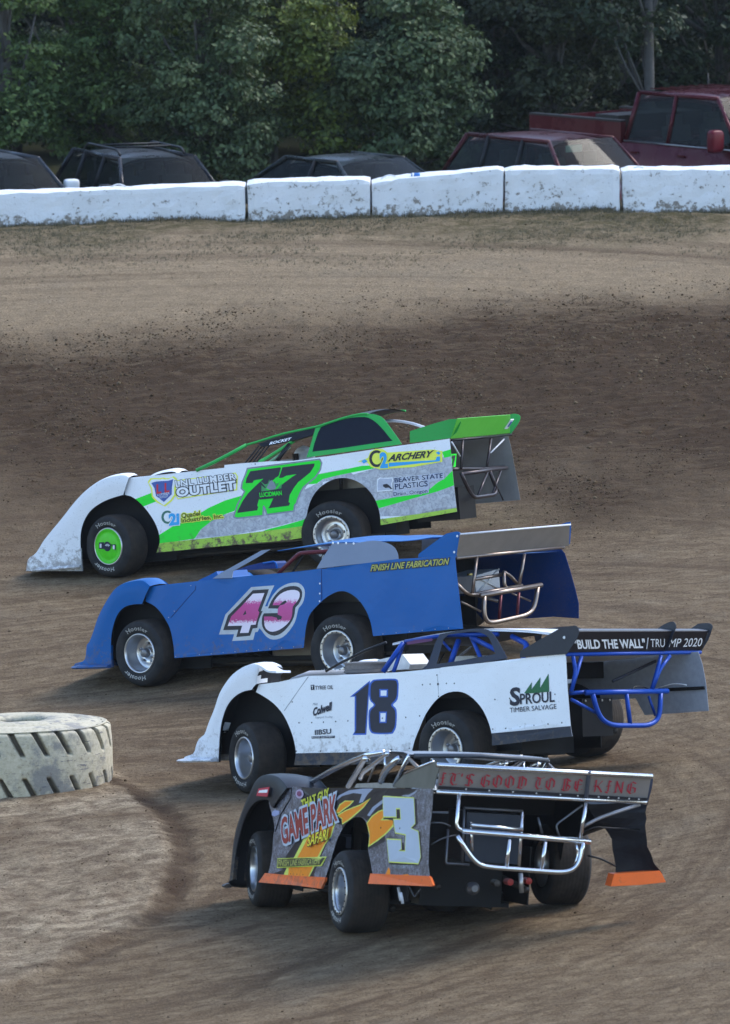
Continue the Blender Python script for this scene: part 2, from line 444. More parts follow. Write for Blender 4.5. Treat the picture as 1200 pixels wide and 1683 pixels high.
    sy_ = N(t, 'ShaderNodeSeparateXYZ'); t.links.new(pos, sy_.inputs[0]); fr_ = N(t, 'ShaderNodeMapRange'); fr_.inputs[1].default_value = 123.2; fr_.inputs[2].default_value = 126; t.links.new(sy_.outputs['Y'], fr_.inputs[0])
    c = mix(t, fr_.outputs[0], c, mix(t, mid.outputs[0], (.030, .038, .016), (.075, .075, .035)))
    c = mix(t, ramp(t, fine.outputs[0], [(.36, .65), (.55, 0)]).outputs[0], c, (.055, .036, .022))
    t.links.new(c, b.inputs['Base Color']); b.inputs['Roughness'].default_value = .92
    b.inputs['Specular IOR Level'].default_value = .04
    h = math_(t, 'ADD', fine.outputs[0], math_(t, 'MULTIPLY', mid.outputs[0], 1.6))
    bump(t, b, h, .95, .04)
    link('ground', me, None, m, True)['kind'] = 'structure'
build_ground()

def scatter_mesh(name, base_list, X, Y, Zc, S, mat, label, seed=1, flat=1.0):
    rg = np.random.RandomState(seed); Vs = []; Fs = []; k = 0
    for i in range(len(X)):
        bv, bf = base_list[rg.randint(len(base_list))]
        a = rg.rand()*6.28; ca, sa = math.cos(a), math.sin(a); s = S[i]
        v = bv*s*(rg.rand(3)*.6+.7); v = np.stack([v[:,0]*ca-v[:,1]*sa, v[:,0]*sa+v[:,1]*ca, v[:,2]*flat], 1)
        v += (X[i], Y[i], Zc[i]); Vs.append(v); Fs.append(bf+k); k += len(bv)
    V = np.concatenate(Vs); Fa = np.concatenate(Fs)
    me = bpy.data.meshes.new(name); me.vertices.add(len(V)); me.vertices.foreach_set('co', V.astype(np.float32).ravel())
    me.loops.add(Fa.size); me.loops.foreach_set('vertex_index', Fa.astype(np.int32).ravel())
    me.polygons.add(len(Fa)); me.polygons.foreach_set('loop_start', np.arange(0, Fa.size, Fa.shape[1], dtype=np.int32))
    me.update(calc_edges=True); o = link(name, me, None, mat); tag(o, label, None, None, 'stuff'); return o
def clod_shapes():
    out = []
    for s in range(6):
        bm = bmesh.new(); bmesh.ops.create_icosphere(bm, subdivisions=1, radius=1)
        for v in bm.verts: v.co *= random.uniform(.62, 1.2); v.co.z *= .75
        bm.verts.index_update(); out.append((np.array([v.co[:] for v in bm.verts]), np.array([[v.index for v in f.verts] for f in bm.faces]))); bm.free()
    return out
m, t, b = newmat('clod'); ri = N(t, 'ShaderNodeNewGeometry')
t.links.new(ramp(t, ri.outputs['Random Per Island'], [(0, (.050,.032,.019)), (.6, (.090,.060,.035)), (1, (.18,.135,.085))]).outputs[0], b.inputs['Base Color'])
b.inputs['Roughness'].default_value = .95; b.inputs['Specular IOR Level'].default_value = .05; MATS['clod'] = m
def clods():
    rg = np.random.RandomState(11); n = 110000
    Y = rg.uniform(76, 121, n); X = rg.uniform(-1, 1, n)*(Y*.0425+.3)
    f = fields(X, Y); pr = f[4]*.8*(.25+1.5*sstep(.42, .68, fbm(X*.9, Y*.6, 3))) + f[2]*.5 + .045 + .10*f[1]*(fbm(X*2, Y*2, 3) > .55)
    k = rg.rand(n) < pr; X, Y = X[k][:24000], Y[k][:24000]; f4 = f[4][k][:24000]
    S = .005+.010*rg.rand(len(X))**2+ (rg.rand(len(X)) > .975)*.018*rg.rand(len(X))
    S = S*(.7+.5*f4)
    scatter_mesh('dirt_clods', clod_shapes(), X, Y, ground_z(X, Y)+S*.2, S, MATS['clod'], 'loose dirt clods thrown over the churned clay track', 5)
clods()
def blades():
    out = []
    for s in range(5):
        V = []; F = []
        for k in range(7):
            a = random.random()*6.28; l = random.uniform(.5, 1); lean = random.uniform(.1, .75); w_ = .05
            dx, dy = math.cos(a)*lean*l, math.sin(a)*lean*l; ox, oy = random.uniform(-.35, .35), random.uniform(-.35, .35)
            k0 = len(V); V += [(ox-w_*math.sin(a), oy+w_*math.cos(a), -.1), (ox+w_*math.sin(a), oy-w_*math.cos(a), -.1), (ox+dx, oy+dy, l*(1-.4*lean))]
            F.append((k0, k0+1, k0+2))
        out.append((np.array(V), np.array(F)))
    return out
m, t, b = newmat('grass'); ri = N(t, 'ShaderNodeNewGeometry')
t.links.new(ramp(t, ri.outputs['Random Per Island'], [(0, (.040,.045,.018)), (.45, (.085,.072,.035)), (1, (.20,.16,.095))]).outputs[0], b.inputs['Base Color'])
b.inputs['Roughness'].default_value = .8; MATS['grass'] = m
def grass():
    rg = np.random.RandomState(4); n = 52000
    Y = rg.uniform(116.8, 123.0, n); X = rg.uniform(-5.9, 5.9, n)
    wv = fbm(X*.8, Y*1.4, 4); pr = sstep(117, 121.5, Y)*sstep(.38, .62, wv)*.8 + sstep(121.2, 121.7, Y)*.75
    k = rg.rand(n) < pr; X, Y = X[k][:21000], Y[k][:21000]
    S = .018+.035*rg.rand(len(X))+.05*(Y > 121.5)*rg.rand(len(X))
    scatter_mesh('dry_grass', blades(), X, Y, ground_z(X, Y), S, MATS['grass'], 'short dry grass and weeds along the foot of the white blocks', 8)
grass()

# ------------------------------------------------------------------ barrier blocks
def conc_mat(name, seed, dirt):
    m, t, b = newmat(name); co = N(t, 'ShaderNodeTexCoord').outputs['Object']
    off = N(t, 'ShaderNodeVectorMath', operation='ADD'); off.inputs[1].default_value = (seed*3.1, seed, 0); t.links.new(co, off.inputs[0]); v = off.outputs[0]
    n1 = noise(t, v, 13, 8, .78); n2 = noise(t, v, 40, 4, .6); n3 = noise(t, v, 2, 4, .6)
    sep = N(t, 'ShaderNodeSeparateXYZ'); t.links.new(co, sep.inputs[0])
    low = ramp(t, sep.outputs['Z'], [(0, .16), (.16, .03), (.6, 0)])
    ch = math_(t, 'ADD', n1.outputs[0], math_(t, 'ADD', low.outputs[0], math_(t, 'MULTIPLY', math_(t, 'SUBTRACT', n3.outputs[0], .5), .34)))
    chip = ramp(t, ch, [(.645-dirt, 0), (.675-dirt, 1)])
    mp = N(t, 'ShaderNodeMapping'); mp.inputs['Scale'].default_value = (1, 1, 7); t.links.new(v, mp.inputs[0])
    ln = ramp(t, noise(t, mp.outputs[0], 9, 5, .65).outputs[0], [(.66, 0), (.72, .7)])
    wht = mix(t, ramp(t, n3.outputs[0], [(.35, 0), (.7, .4)]).outputs[0], (.68, .69, .70), (.48, .48, .47))
    c = mix(t, ln.outputs[0], wht, (.36, .34, .31)); c = mix(t, chip.outputs[0], c, mix(t, n2.outputs[0], (.12, .10, .08), (.34, .31, .27)))
    t.links.new(c, b.inputs['Base Color']); b.inputs['Roughness'].default_value = .75
    h = math_(t, 'SUBTRACT', math_(t, 'ADD', n2.outputs[0], math_(t, 'MULTIPLY', n1.outputs[0], 1.5)), chip.outputs[0])
    bump(t, b, h, .5, .012); return m
BL = [([(-90,380),(403,361),(403,303),(-90,322)], 'long whitewashed concrete barrier block at the left end of the wall, below the dark cars', .0),
      ([(408,357),(609,350),(609,294),(406,300)], 'whitewashed concrete block standing below the black sedan', .03),
      ([(612,350),(827,342),(829,276),(611,298)], 'whitewashed concrete block whose top slopes up to the right, with the blue can on it', .01),
      ([(830,345),(1019,341),(1019,277),(830,278)], 'whitewashed concrete block standing below the red wagon', .02),
      ([(1024,343),(1265,346),(1265,277),(1022,279)], 'whitewashed concrete block below the red pickup, rightmost in the wall', .035)]
WY = 121.75
for bi, (q, lab, dr) in enumerate(BL):
    c = [at(px, py, WY) for px, py in q]; x0, x1 = c[0].x, c[1].x
    gz = float(g0((x0+x1)/2, WY)); nx = max(10, int((x1-x0)/.09)); nz, ny = 8, 7; D = .62
    bm = bmesh.new(); grid = {}
    def pt(u, v, d):   # u along, v up, d depth 0..1
        zb = c[0].z*(1-u)+c[1].z*u-.06; zt = c[3].z*(1-u)+c[2].z*u
        xb = c[0].x*(1-u)+c[1].x*u; xt = c[3].x*(1-u)+c[2].x*u
        return Vector((xb*(1-v)+xt*v - (x0+x1)/2, d*D + (1-v)*-.03, (zb*(1-v)+zt*v)-gz))
    def vert(u, v, d):
        k = (round(u, 4), round(v, 4), round(d, 4))
        if k not in grid:
            p = pt(u, v, d); e = .014
            ins = lambda a: min(a, 1-a)
            cu, cv, cdp = ins(u)*(x1-x0) < .02, (1-v) < .01, ins(d) < .01
            if cv and cdp: p.z -= .010; p.y += e*.6*(1 if d < .5 else -1)
            if cu and cdp: p.x += e*.5*(1 if u < .5 else -1); p.y += .012
            if cu and cv: p.z -= .02
            s = 6.0; n_ = float(fbm(np.array([p.x*s+bi*9.3+p.y*4]), np.array([p.z*s+p.y*5]), 3)[0])-.5
            p.y += n_*.035*(1 if d < .5 else 0); p.z += n_*.045*(v > .9); p.x += n_*.02*cu
            grid[k] = bm.verts.new(p)
        return grid[k]
    def sheet(fn, na, nb):
        for i in range(na):
            for j in range(nb):
                try: bm.faces.new([fn(i/na, j/nb), fn((i+1)/na, j/nb), fn((i+1)/na, (j+1)/nb), fn(i/na, (j+1)/nb)])
                except ValueError: pass
    sheet(lambda a, b_: vert(a, b_, 0), nx, nz); sheet(lambda a, b_: vert(a, 1, b_), nx, ny)
    sheet(lambda a, b_: vert(a, 1-b_, 1), nx, nz)
    sheet(lambda a, b_: vert(0, b_, 1-a), ny, nz); sheet(lambda a, b_: vert(1, b_, a), ny, nz)
    me = bpy.data.meshes.new('barrier_block'); bm.to_mesh(me); bm.free()
    o = link('barrier_block', me, None, conc_mat('whitewash', bi*2+1, dr+.012), False); o.location = ((x0+x1)/2, WY, gz)
    tag(o, lab, 'barrier block', 'concrete blocks of the trackside wall')
    if bi in (0, 2, 4):
        lx = {0: at(195, 306, WY+.3), 2: at(641, 291, WY+.2), 4: at(1050, 277, WY+.3)}[bi] - o.location
        m = MB(); m.tube([lx+Vector((-.15+.3*k/10, .02, -.05+.075*math.sin(math.pi*k/10))) for k in range(11)], .011, 6)
        m.build('lifting_loop', plain('loop_steel', (.62,.62,.62), .5), o, True)
q = at(683, 288, WY+.12); m = MB(); m.lathe([(-.06,0),(-.06,.026),(-.052,.033),(.05,.033),(.06,.028),(.06,0)], 16, Matrix.Rotation(R(90), 4, 'Z'))
o = m.build('drink_can', plain('can_blue', (.05,.16,.42), .3, .6), None, True); o.location = q
tag(o, 'small blue can lying on top of the white barrier block', 'can')
m = MB(); m.lathe([(.02,0),(.02,.0335),(.048,.0335),(.048,0)], 16, Matrix.Rotation(R(90), 4, 'Z')); m.build('white_band', plain('can_white', (.7,.7,.7), .4), o, True)
# white paint scrap on the grass
p = P(965, 364); m = MB(); m.tube([(0,0,0),(.06,-.05,.012),(.15,-.09,.008),(.22,-.2,.0)], .008, 5); o = m.build('wire_scrap', plain('scrap', (.6,.6,.6), .5)); o.location = (p.x, p.y, float(ground_z(p.x, p.y)[0])+.01)
tag(o, 'thin white scrap of wire lying in the dry grass by the right block', 'scrap')

# ------------------------------------------------------------------ trees
m, t, b = newmat('bark'); co = N(t, 'ShaderNodeTexCoord').outputs['Object']
mp = N(t, 'ShaderNodeMapping'); mp.inputs['Scale'].default_value = (3, 3, .6); t.links.new(co, mp.inputs[0])
n = noise(t, mp.outputs[0], 6, 7, .7); t.links.new(ramp(t, n.outputs[0], [(.35, (.030,.028,.025)), (.65, (.115,.108,.095))]).outputs[0], b.inputs['Base Color']); bump(t, b, n.outputs[0], .8, .03); b.inputs['Roughness'].default_value = .9; MATS['bark'] = m
m, t, b = newmat('bark_pale'); n = noise(t, N(t, 'ShaderNodeTexCoord').outputs['Object'], 5, 7, .7)
t.links.new(ramp(t, n.outputs[0], [(.40, (.05,.048,.045)), (.66, (.075,.072,.070))]).outputs[0], b.inputs['Base Color']); bump(t, b, n.outputs[0], .6, .02); b.inputs['Roughness'].default_value = .9; MATS['bark_pale'] = m
def leafmat(name, c1, c2, c3):
    m, t, b = newmat(name); ri = N(t, 'ShaderNodeNewGeometry').outputs['Random Per Island']
    pos = N(t, 'ShaderNodeTexCoord').outputs['Object']; n = noise(t, pos, 1.1, 3, .6)
    c = ramp(t, ri, [(0, c1), (.55, c2), (1, c3)]).outputs[0]
    c = mix(t, ramp(t, n.outputs[0], [(.4, 0), (.65, .5)]).outputs[0], c, c3)  # palest tone raised so cluster highlights sit in the leaf colour
    t.links.new(c, b.inputs['Base Color']); b.inputs['Roughness'].default_value = .55
    b.inputs['Specular IOR Level'].default_value = .35
    tr = N(t, 'ShaderNodeBsdfTranslucent'); t.links.new(c, tr.inputs[0]); ms = N(t, 'ShaderNodeMixShader'); ms.inputs[0].default_value = .25
    t.links.new(b.outputs[0], ms.inputs[1]); t.links.new(tr.outputs[0], ms.inputs[2]); t.links.new(ms.outputs[0], t.nodes['Material Output'].inputs[0])
    MATS[name] = m
leafmat('leaf_mid', (.024,.050,.014), (.055,.100,.026), (.13,.19,.050))
leafmat('leaf_grey', (.022,.044,.016), (.055,.090,.034), (.13,.17,.070))
leafmat('leaf_lime', (.035,.060,.014), (.085,.120,.024), (.20,.24,.040))
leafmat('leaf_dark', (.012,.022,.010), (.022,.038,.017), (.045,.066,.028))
leafmat('leaf_olive', (.020,.028,.012), (.036,.048,.020), (.062,.074,.030))
def tree(x, y, lean, h, rx, ry, z0, z1, mat, label, seed, n=9000, trunk_r=.12, size=.055, lumps=40, trunk_mat='bark', name='broadleaf_tree'):
    rg = np.random.RandomState(seed); gz = float(g0(x, y))
    o = empty(name, Matrix.Translation((x, y, gz)))
    tm = MB(); tp = []
    for k in range(9):
        u = k/8; tp.append(Vector((lean*u*h + .10*math.sin(u*7+seed)*u, .08*math.cos(u*5+seed)*u, u*h-.1)))
    tm.tube(tp, [trunk_r*(1.15-.85*k/8) for k in range(9)], 9)
    tm.build('trunk', MATS[trunk_mat], o, True)
    # lumps: leafy masses at the ends of limbs, spread through the crown's volume
    Ls = []; lm = MB()
    for i in range(lumps):
        a = rg.rand()*6.283; rr = .35+.65*math.sqrt(rg.rand()); zz = z0+(z1-z0)*rg.rand()
        u = (zz-z0)/(z1-z0); prof = math.sin(math.pi*(.14+.80*u))**.55
        a = a if math.sin(a) < .3 or rg.rand() < .35 else -a; c = np.array([lean*zz+rx*rr*prof*math.cos(a)*(1 if i % 3 else .4), ry*rr*prof*math.sin(a), zz]); Ls.append((c, rg.uniform(.22, .58)))
        if i % 2 == 0:
            k = min(8, max(1, int(zz/h*8-1))); s = tp[k]; e = Vector(c); md = (s+e)/2+Vector((0, 0, -.12))
            lm.tube([s, md, e], [trunk_r*.35, trunk_r*.22, .012], 5)
    lm.build('limbs', MATS[trunk_mat], o, True)['kind'] = 'stuff'
    per = rg.multinomial(n, np.array([l[1]**2 for l in Ls])/sum(l[1]**2 for l in Ls)); cs = []; ds = []
    for (c, r_), q_ in zip(Ls, per):
        # sprigs inside a lump: leaves sit in small clusters
        ns = max(1, q_//14); d = rg.normal(size=(ns, 3)); d /= np.linalg.norm(d, axis=1)[:,None]
        rad = r_*(.55+.5*rg.rand(ns))[:,None]*np.array([1.05, 1.0, .72]); sp = c+d*rad
        k = rg.randint(ns, size=q_); off = rg.normal(size=(q_, 3))*np.array([.075, .075, .035])
        cs.append(sp[k]+off); ds.append(d[k]+rg.normal(size=(q_, 3))*.55)
    cs = np.concatenate(cs); ds = np.concatenate(ds); ds[:,2] += .75; ds /= np.linalg.norm(ds, axis=1)[:,None]
    ok = cs[:,2] > .02; cs = cs[ok]; ds = ds[ok]; n = len(cs)
    r1 = rg.normal(size=(n, 3)); ax = np.cross(ds, r1); ax /= np.linalg.norm(ax, axis=1)[:,None]; bx = np.cross(ds, ax)
    L = size*1.35*(.6+.85*rg.rand(n))[:,None]; W = L*.30
    v0 = cs-ax*L*.5; v1 = cs+bx*W+ax*L*.05+ds*L*.07; v2 = cs+ax*L*.5-ds*L*.04; v3 = cs-bx*W+ax*L*.05+ds*L*.07
    V = np.stack([v0, v1, v2, v3], 1).reshape(-1, 3).astype(np.float32)
    a = np.arange(n)*4; Fc = np.stack([a, a+1, a+2, a, a+2, a+3], 1).reshape(-1, 3).astype(np.int32)
    me = bpy.data.meshes.new('crown'); me.vertices.add(len(V)); me.vertices.foreach_set('co', V.ravel())
    me.loops.add(Fc.size); me.loops.foreach_set('vertex_index', Fc.ravel()); me.polygons.add(len(Fc))
    me.polygons.foreach_set('loop_start', np.arange(0, Fc.size, 3, dtype=np.int32)); me.update(calc_edges=True)
    link('crown', me, o, MATS[mat]); tag(o, label, 'tree', 'trees behind the parked cars')
def tx(px, Y): return at(px, 200, Y).x
T = tree
T(tx(8,142), 142, .0, 8, .95, .8, .7, 4.8, 'leaf_mid', 'tree with a pale grey trunk at the left edge, thin foliage', 1, 16000, .11, .062, 34, 'bark_pale')
T(tx(175,143.5), 143.5, 0, 7.5, 1.45, 1.0, .3, 4.8, 'leaf_mid', 'full green tree behind the black wagon with roof rails', 2, 52000, .12, .054, 74)
T(tx(335,142.5), 142.5, 0, 6.5, 1.2, .9, .2, 4.6, 'leaf_grey', 'grey green tree with dense crown to the ground, between black wagon and sedan', 3, 50000, .12, .056, 68)
T(tx(450,144.5), 144.5, .03, 5, 1.1, .8, .9, 3.6, 'leaf_lime', 'bright yellow green bush with arching sprays above the black sedan', 4, 13000, .06, .062, 26)
T(tx(548,143.5), 143.5, 0, 4, .85, .7, .4, 2.9, 'leaf_lime', 'lower yellow green bush right of the arching one', 41, 9000, .05, .058, 18)
T(tx(660,143), 143, .02, 4.2, .95, .8, .1, 3.2, 'leaf_grey', 'pale grey green willow with a rounded top in the middle', 5, 26000, .08, .062, 40)
T(tx(545,149), 149, 0, 9, 2.2, 1.4, .2, 5, 'leaf_dark', 'dark tree standing back behind the yellow green bushes', 6, 42000, .16, .07, 80)
T(tx(810,147), 147, 0, 9, 1.9, 1.3, .3, 5, 'leaf_dark', 'dark tree behind the red wagon roof', 7, 40000, .15, .066, 76)
T(tx(905,145.5), 145.5, 0, 7, 1.25, 1.0, .5, 4.8, 'leaf_olive', 'olive tinted tree between the red wagon and the red pickup', 8, 26000, .13, .06, 54)
T(tx(1068,144.5), 144.5, 0, 9.5, 1.0, .8, 1.9, 6.0, 'leaf_dark', 'tall tree with a bare grey trunk rising behind the pickup bed', 9, 9000, .085, .06, 22, 'bark_pale')
T(tx(1190,147), 147, 0, 8, 1.6, 1.2, .4, 5, 'leaf_dark', 'dark green tree behind the red pickup cab', 10, 32000, .14, .064, 64)
T(tx(20,148), 148, 0, 9, 2.0, 1.3, .2, 5, 'leaf_dark', 'dark tree behind the left trunk', 11, 32000, .15, .068, 64)
T(tx(270,149.5), 149.5, 0, 9, 2.3, 1.3, .2, 5, 'leaf_dark', 'dark tree standing back behind the two full green crowns', 12, 34000, .16, .07, 70)
T(tx(1010,150), 150, 0, 9, 2.3, 1.3, .2, 5, 'leaf_dark', 'dark tree standing behind the bare grey trunk', 13, 40000, .16, .07, 80)
# the wood behind, one dense mass
def wood():
    rg = np.random.RandomState(77); n = 90000
    X = rg.uniform(-16, 16, n); Y = 153+rg.rand(n)*9; Zc = rg.rand(n)*11
    k = fbm(X*.9, Zc*.9+Y*.2, 3) > .44; X, Y, Zc = X[k], Y[k], Zc[k]; n = len(X)
    c = np.stack([X, Y, Zc+1.1], 1); d = rg.normal(size=(n, 3)); d /= np.linalg.norm(d, axis=1)[:,None]
    r1 = rg.normal(size=(n, 3)); ax = np.cross(d, r1); ax /= np.linalg.norm(ax, axis=1)[:,None]; bx = np.cross(d, ax); L = .17; W = .085
    V = np.stack([c-ax*L, c+bx*W, c+ax*L, c-bx*W], 1).reshape(-1, 3).astype(np.float32); a = np.arange(n)*4
    Fc = np.stack([a, a+1, a+2, a+3], 1).astype(np.int32)
    me = bpy.data.meshes.new('far_wood'); me.vertices.add(len(V)); me.vertices.foreach_set('co', V.ravel())
    me.loops.add(Fc.size); me.loops.foreach_set('vertex_index', Fc.ravel()); me.polygons.add(len(Fc))
    me.polygons.foreach_set('loop_start', np.arange(0, Fc.size, 4, dtype=np.int32)); me.update(calc_edges=True)
    tag(link('far_wood', me, None, MATS['leaf_dark']), 'deep dark wood behind the nearer trees', None, None, 'stuff')
wood()
# hillside behind the wood: a wooded rise closes the view
m = MB(); xs = np.linspace(-90, 90, 46); prof = [(164,0),(166,4),(169,8),(176,13),(190,19),(230,27)]
V = []; F = []
for j, (y, z) in enumerate(prof):
    for x in xs: V.append((x, y+3*math.sin(x*.13+j), z+float(fbm(np.array([x*.2]), np.array([j*.7]))[0])*2.5*(j > 0)+1.0-1.2*(j == 0)))
for j in range(len(prof)-1):
    for i in range(len(xs)-1): a = j*len(xs)+i; F.append((a, a+1, a+1+len(xs), a+len(xs)))
m, t, b = newmat('hill'); pos = N(t, 'ShaderNodeTexCoord').outputs['Object']; n = noise(t, pos, 1.6, 7, .75)
t.links.new(ramp(t, n.outputs[0], [(.35, (.012,.020,.012)), (.65, (.045,.065,.032))]).outputs[0], b.inputs['Base Color']); bump(t, b, n.outputs[0], 1, .6); b.inputs['Roughness'].default_value = .9
mk('wooded_hillside', V, F, m, None, smooth=True)['kind'] = 'structure'
# ------------------------------------------------------------------ parked cars behind the wall
def glass_mat():
    if 'autoglass' in MATS: return MATS['autoglass']
    m, t, b = newmat('autoglass'); b.inputs['Base Color'].default_value = (.010, .013, .014, 1); b.inputs['Roughness'].default_value = .04
    b.inputs['Specular IOR Level'].default_value = .13; tr = N(t, 'ShaderNodeBsdfTransparent'); tr.inputs[0].default_value = (.55, .62, .58, 1)
    ms = N(t, 'ShaderNodeMixShader'); ms.inputs[0].default_value = .55
    t.links.new(b.outputs[0], ms.inputs[1]); t.links.new(tr.outputs[0], ms.inputs[2]); t.links.new(ms.outputs[0], t.nodes['Material Output'].inputs[0])
    MATS['autoglass'] = m; return m
def tyre_simple(parent, x, y, r, wdt):
    m = MB(); Mx = Matrix.Translation((x, y, r))
    m.lathe([(-wdt/2,r*.62),(-wdt/2,r*.93),(-wdt*.36,r),(wdt*.36,r),(wdt/2,r*.93),(wdt/2,r*.62)], 28, Mx)
    t_ = m.build('wheel', plain('tyre_road', (.03,.03,.03), .85), parent, True)
    m = MB(); s = 1 if y > 0 else -1
    m.lathe([(s*wdt*.48,r*.62),(s*wdt*.40,r*.55),(s*wdt*.2,r*.50),(s*wdt*.25,r*.2),(s*wdt*.3,.001)], 20, Mx); m.build('rim', plain('alloy', (.45,.46,.47), .3, .9), t_, True)
def parked(name, px, pyroof, Y, head, spec, body, label, cat, refl=.0):
    """spec: L,W,H, belt, hood z, hood x front, ws base/top x, rear glass top/base x, half widths"""
    q = at(px, pyroof, Y); gz = float(g0(q.x, Y)); a = R(head)
    M = Matrix.Translation((q.x, Y, gz)) @ Matrix.Rotation(math.atan2(-math.cos(a), math.sin(a)), 4, 'Z')
    o = empty(name, M); L, W, H = spec['L'], spec['W'], spec['H']; hb = spec['belt']; hw = W/2; rw = spec['rw']/2
    wb, wt, rt, rb = spec['wb'], spec['wt'], spec['rt'], spec['rb']; xf = L/2; xr = -L/2; hh = spec['hood']
    bm_ = paint('p_'+name+str(spec.get('k','')), body, .25, .45, .25, .5, .12); gl = glass_mat(); blk = plain('trim_black', (.012,.012,.013), .5)
    # lower body, lofted along x
    secs = [(xr, .42, hb-.12, .86), (xr+.12, .30, hb-.02, .95), (xr+.6, .24, hb, 1), (rb, .22, hb, 1), (wb, .22, hb-.01, 1), ((wb+xf)/2, .22, hh+.01, .99), (xf-.25, .24, hh-.07, .95), (xf-.03, .34, hh-.2, .86), (xf, .42, hh-.32, .80)]
    V = []; F = []; k = 11
    for (x, zb, zt, wf) in secs:
        w_ = hw*wf; zc = zt+(.035 if x > wb-.01 or x < rb-.01 else .0)
        S = [(w_*.9, zb), (w_, zb+.12), (w_*1.005, (zb+zt)/2+.05), (w_*.985, zt-.04), (w_*.93, zt), (w_*.0, zc)]
        S = S + [(-y, z) for (y, z) in S[-2::-1]]
        for y, z in S: V.append((x, y, z))
    for i in range(len(secs)-1):
        for j in range(k-1): F.append((i*k+j, (i+1)*k+j, (i+1)*k+j+1, i*k+j+1))
        F.append((i*k+k-1, (i+1)*k+k-1, (i+1)*k, i*k))
    F.append(tuple(range(k))); F.append(tuple((len(secs)-1)*k+j for j in reversed(range(k))))
    mk('body', V, F, bm_, o, smooth=True)
    # roof, crowned
    V = []; F = []; nu, nv = 8, 8
    for i in range(nu+1):
        u = i/nu; x = wt+(rt-wt)*u
        for j in range(nv+1):
            v = -1+2*j/nv; V.append((x+(-.05*(1-v*v) if 0 else .06*(1-v*v)*(1-u)*1.0), rw*v*(1-.04*(abs(u-.5)*2)**2), H-.075*v*v*v*v-.02*v*v-.055*(2*abs(u-.45))**2))
    for i in range(nu):
        for j in range(nv): a0 = i*(nv+1)+j; F.append((a0, a0+1, a0+nv+2, a0+nv+1))
    k0 = len(V); V += [(x, y, z-.05) for x, y, z in V]; F += [tuple(q_+k0 for q_ in reversed(f)) for f in F[:nu*nv]]
    def rim(ix):
        for a0, b0 in zip(ix[:-1], ix[1:]): F.append((a0, b0, b0+k0, a0+k0))
    rim(list(range(nv+1))); rim([nu*(nv+1)+j for j in range(nv+1)][::-1]); rim([i*(nv+1) for i in range(nu+1)][::-1]); rim([i*(nv+1)+nv for i in range(nu+1)])
    mk('roof', V, F, bm_, o, smooth=True)
    zr = H-.06; bw = hw*.93
    def bar(a_, b_, r_, nm='pillar', mt=None): return tube(nm, [a_, b_], r_, mt or bm_, o)
    for s in (1, -1):
        bar((wb, s*bw, hb), (wt, s*rw, zr), .032); bar((rb, s*bw, hb), (rt, s*rw, zr), .04)
        bar((wt, s*rw, zr), (rt, s*rw*.985, zr), .035, 'roof_rail_edge')
        # side glass pieces between pillars
        xs = spec['pil']
        edges = [(wb, wt)]+[(x, x+(.0)) for x in xs]+[(rb, rt)]
        for (b0, t0), (b1, t1) in zip(edges[:-1], edges[1:]):
            nb = min(b0, wb-.02); V = [(b0-.02, s*bw*1.0, hb+.01), (b1+.02, s*bw, hb+.01), (t1+.02, s*rw, zr-.01), (t0-.02, s*rw, zr-.01)]
            g_ = mk('side_window', V, [(0, 1, 2, 3)], gl, o)
        for x in xs: bar((x, s*bw*1.003, hb), (x, s*rw*1.003, zr), .035, 'pillar', blk if spec.get('bp') else bm_)
        tube('belt_trim', [(wb-.05, s*hw*.975, hb-.01), (rb, s*hw*.975, hb+.0)], .012, plain('chrome_dull', (.3,.3,.3), .3, .9), o)
        for j, dx in enumerate(spec['doors']):
            m = MB(); m.box((dx, s*hw*1.0, hb-.16), (.16, .03, .03)); m.build('door_handle', bm_, o)
        # door mirror
        mc = spec.get('mir', body); mm = paint('mir_'+name+str(spec.get('k','')), mc, .3, .1)
        m = MB(); mx = wb-.30; ms = spec.get('ms', 1)
        prof = []; bmx = bmesh.new(); bmesh.ops.create_icosphere(bmx, subdivisions=3, radius=1)
        for v in bmx.verts:
            v.co = Vector([math.copysign(abs(q_)**.45, q_) for q_ in v.co]); v.co = Vector((max(-.25, v.co.x)*.07*ms, v.co.y*.10*ms, v.co.z*.085*ms*(1.5 if ms > 1.2 else 1))); v.co += Vector((mx, s*(hw+.10*ms), hb+.09*ms))
        me = bpy.data.meshes.new('door_mirror'); bmx.to_mesh(me); bmx.free(); mo = link('door_mirror', me, o, mm, True)
        tube('mirror_stalk', [(mx, s*hw*.93, hb+.02), (mx, s*(hw+.06), hb+.05)], .025, blk, mo)
    # windshield, curved, and rear glass
    for nm, (b0, t0), sg in (('windshield', (wb, wt), 1), ('rear_window', (rb, rt), -1)):
        V = []; F = []; n_ = 10
        for i in range(n_+1):
            v = -1+2*i/n_; bow = .10*(1-v*v)*sg
            V += [(b0+bow*1.3, v*bw*.97, hb), ((b0+t0)/2+bow*1.1, v*(bw+rw)/2*.97, (hb+zr)/2+.015), (t0+bow*.6, v*rw*.97, zr+.02)]
        for i in range(n_):
            for j in range(2): a0 = i*3+j; F.append((a0, a0+1, a0+4, a0+3))
        w_ = mk(nm, V, F, gl, o, smooth=True)
        if sg == 1:
            for yy in (.35, -.3): tube('wiper', [(wb+.13, yy, hb+.02), (wb+.06, yy-.5, hb+.07)], .009, blk, w_)
            if spec.get('visor'):
                m = MB(); m.box((wt+.10, -.22, zr-.10), (.01, .30, .10))
                m.build('sun_strip', plain('card_pale', (.45,.62,.55), .5), w_)
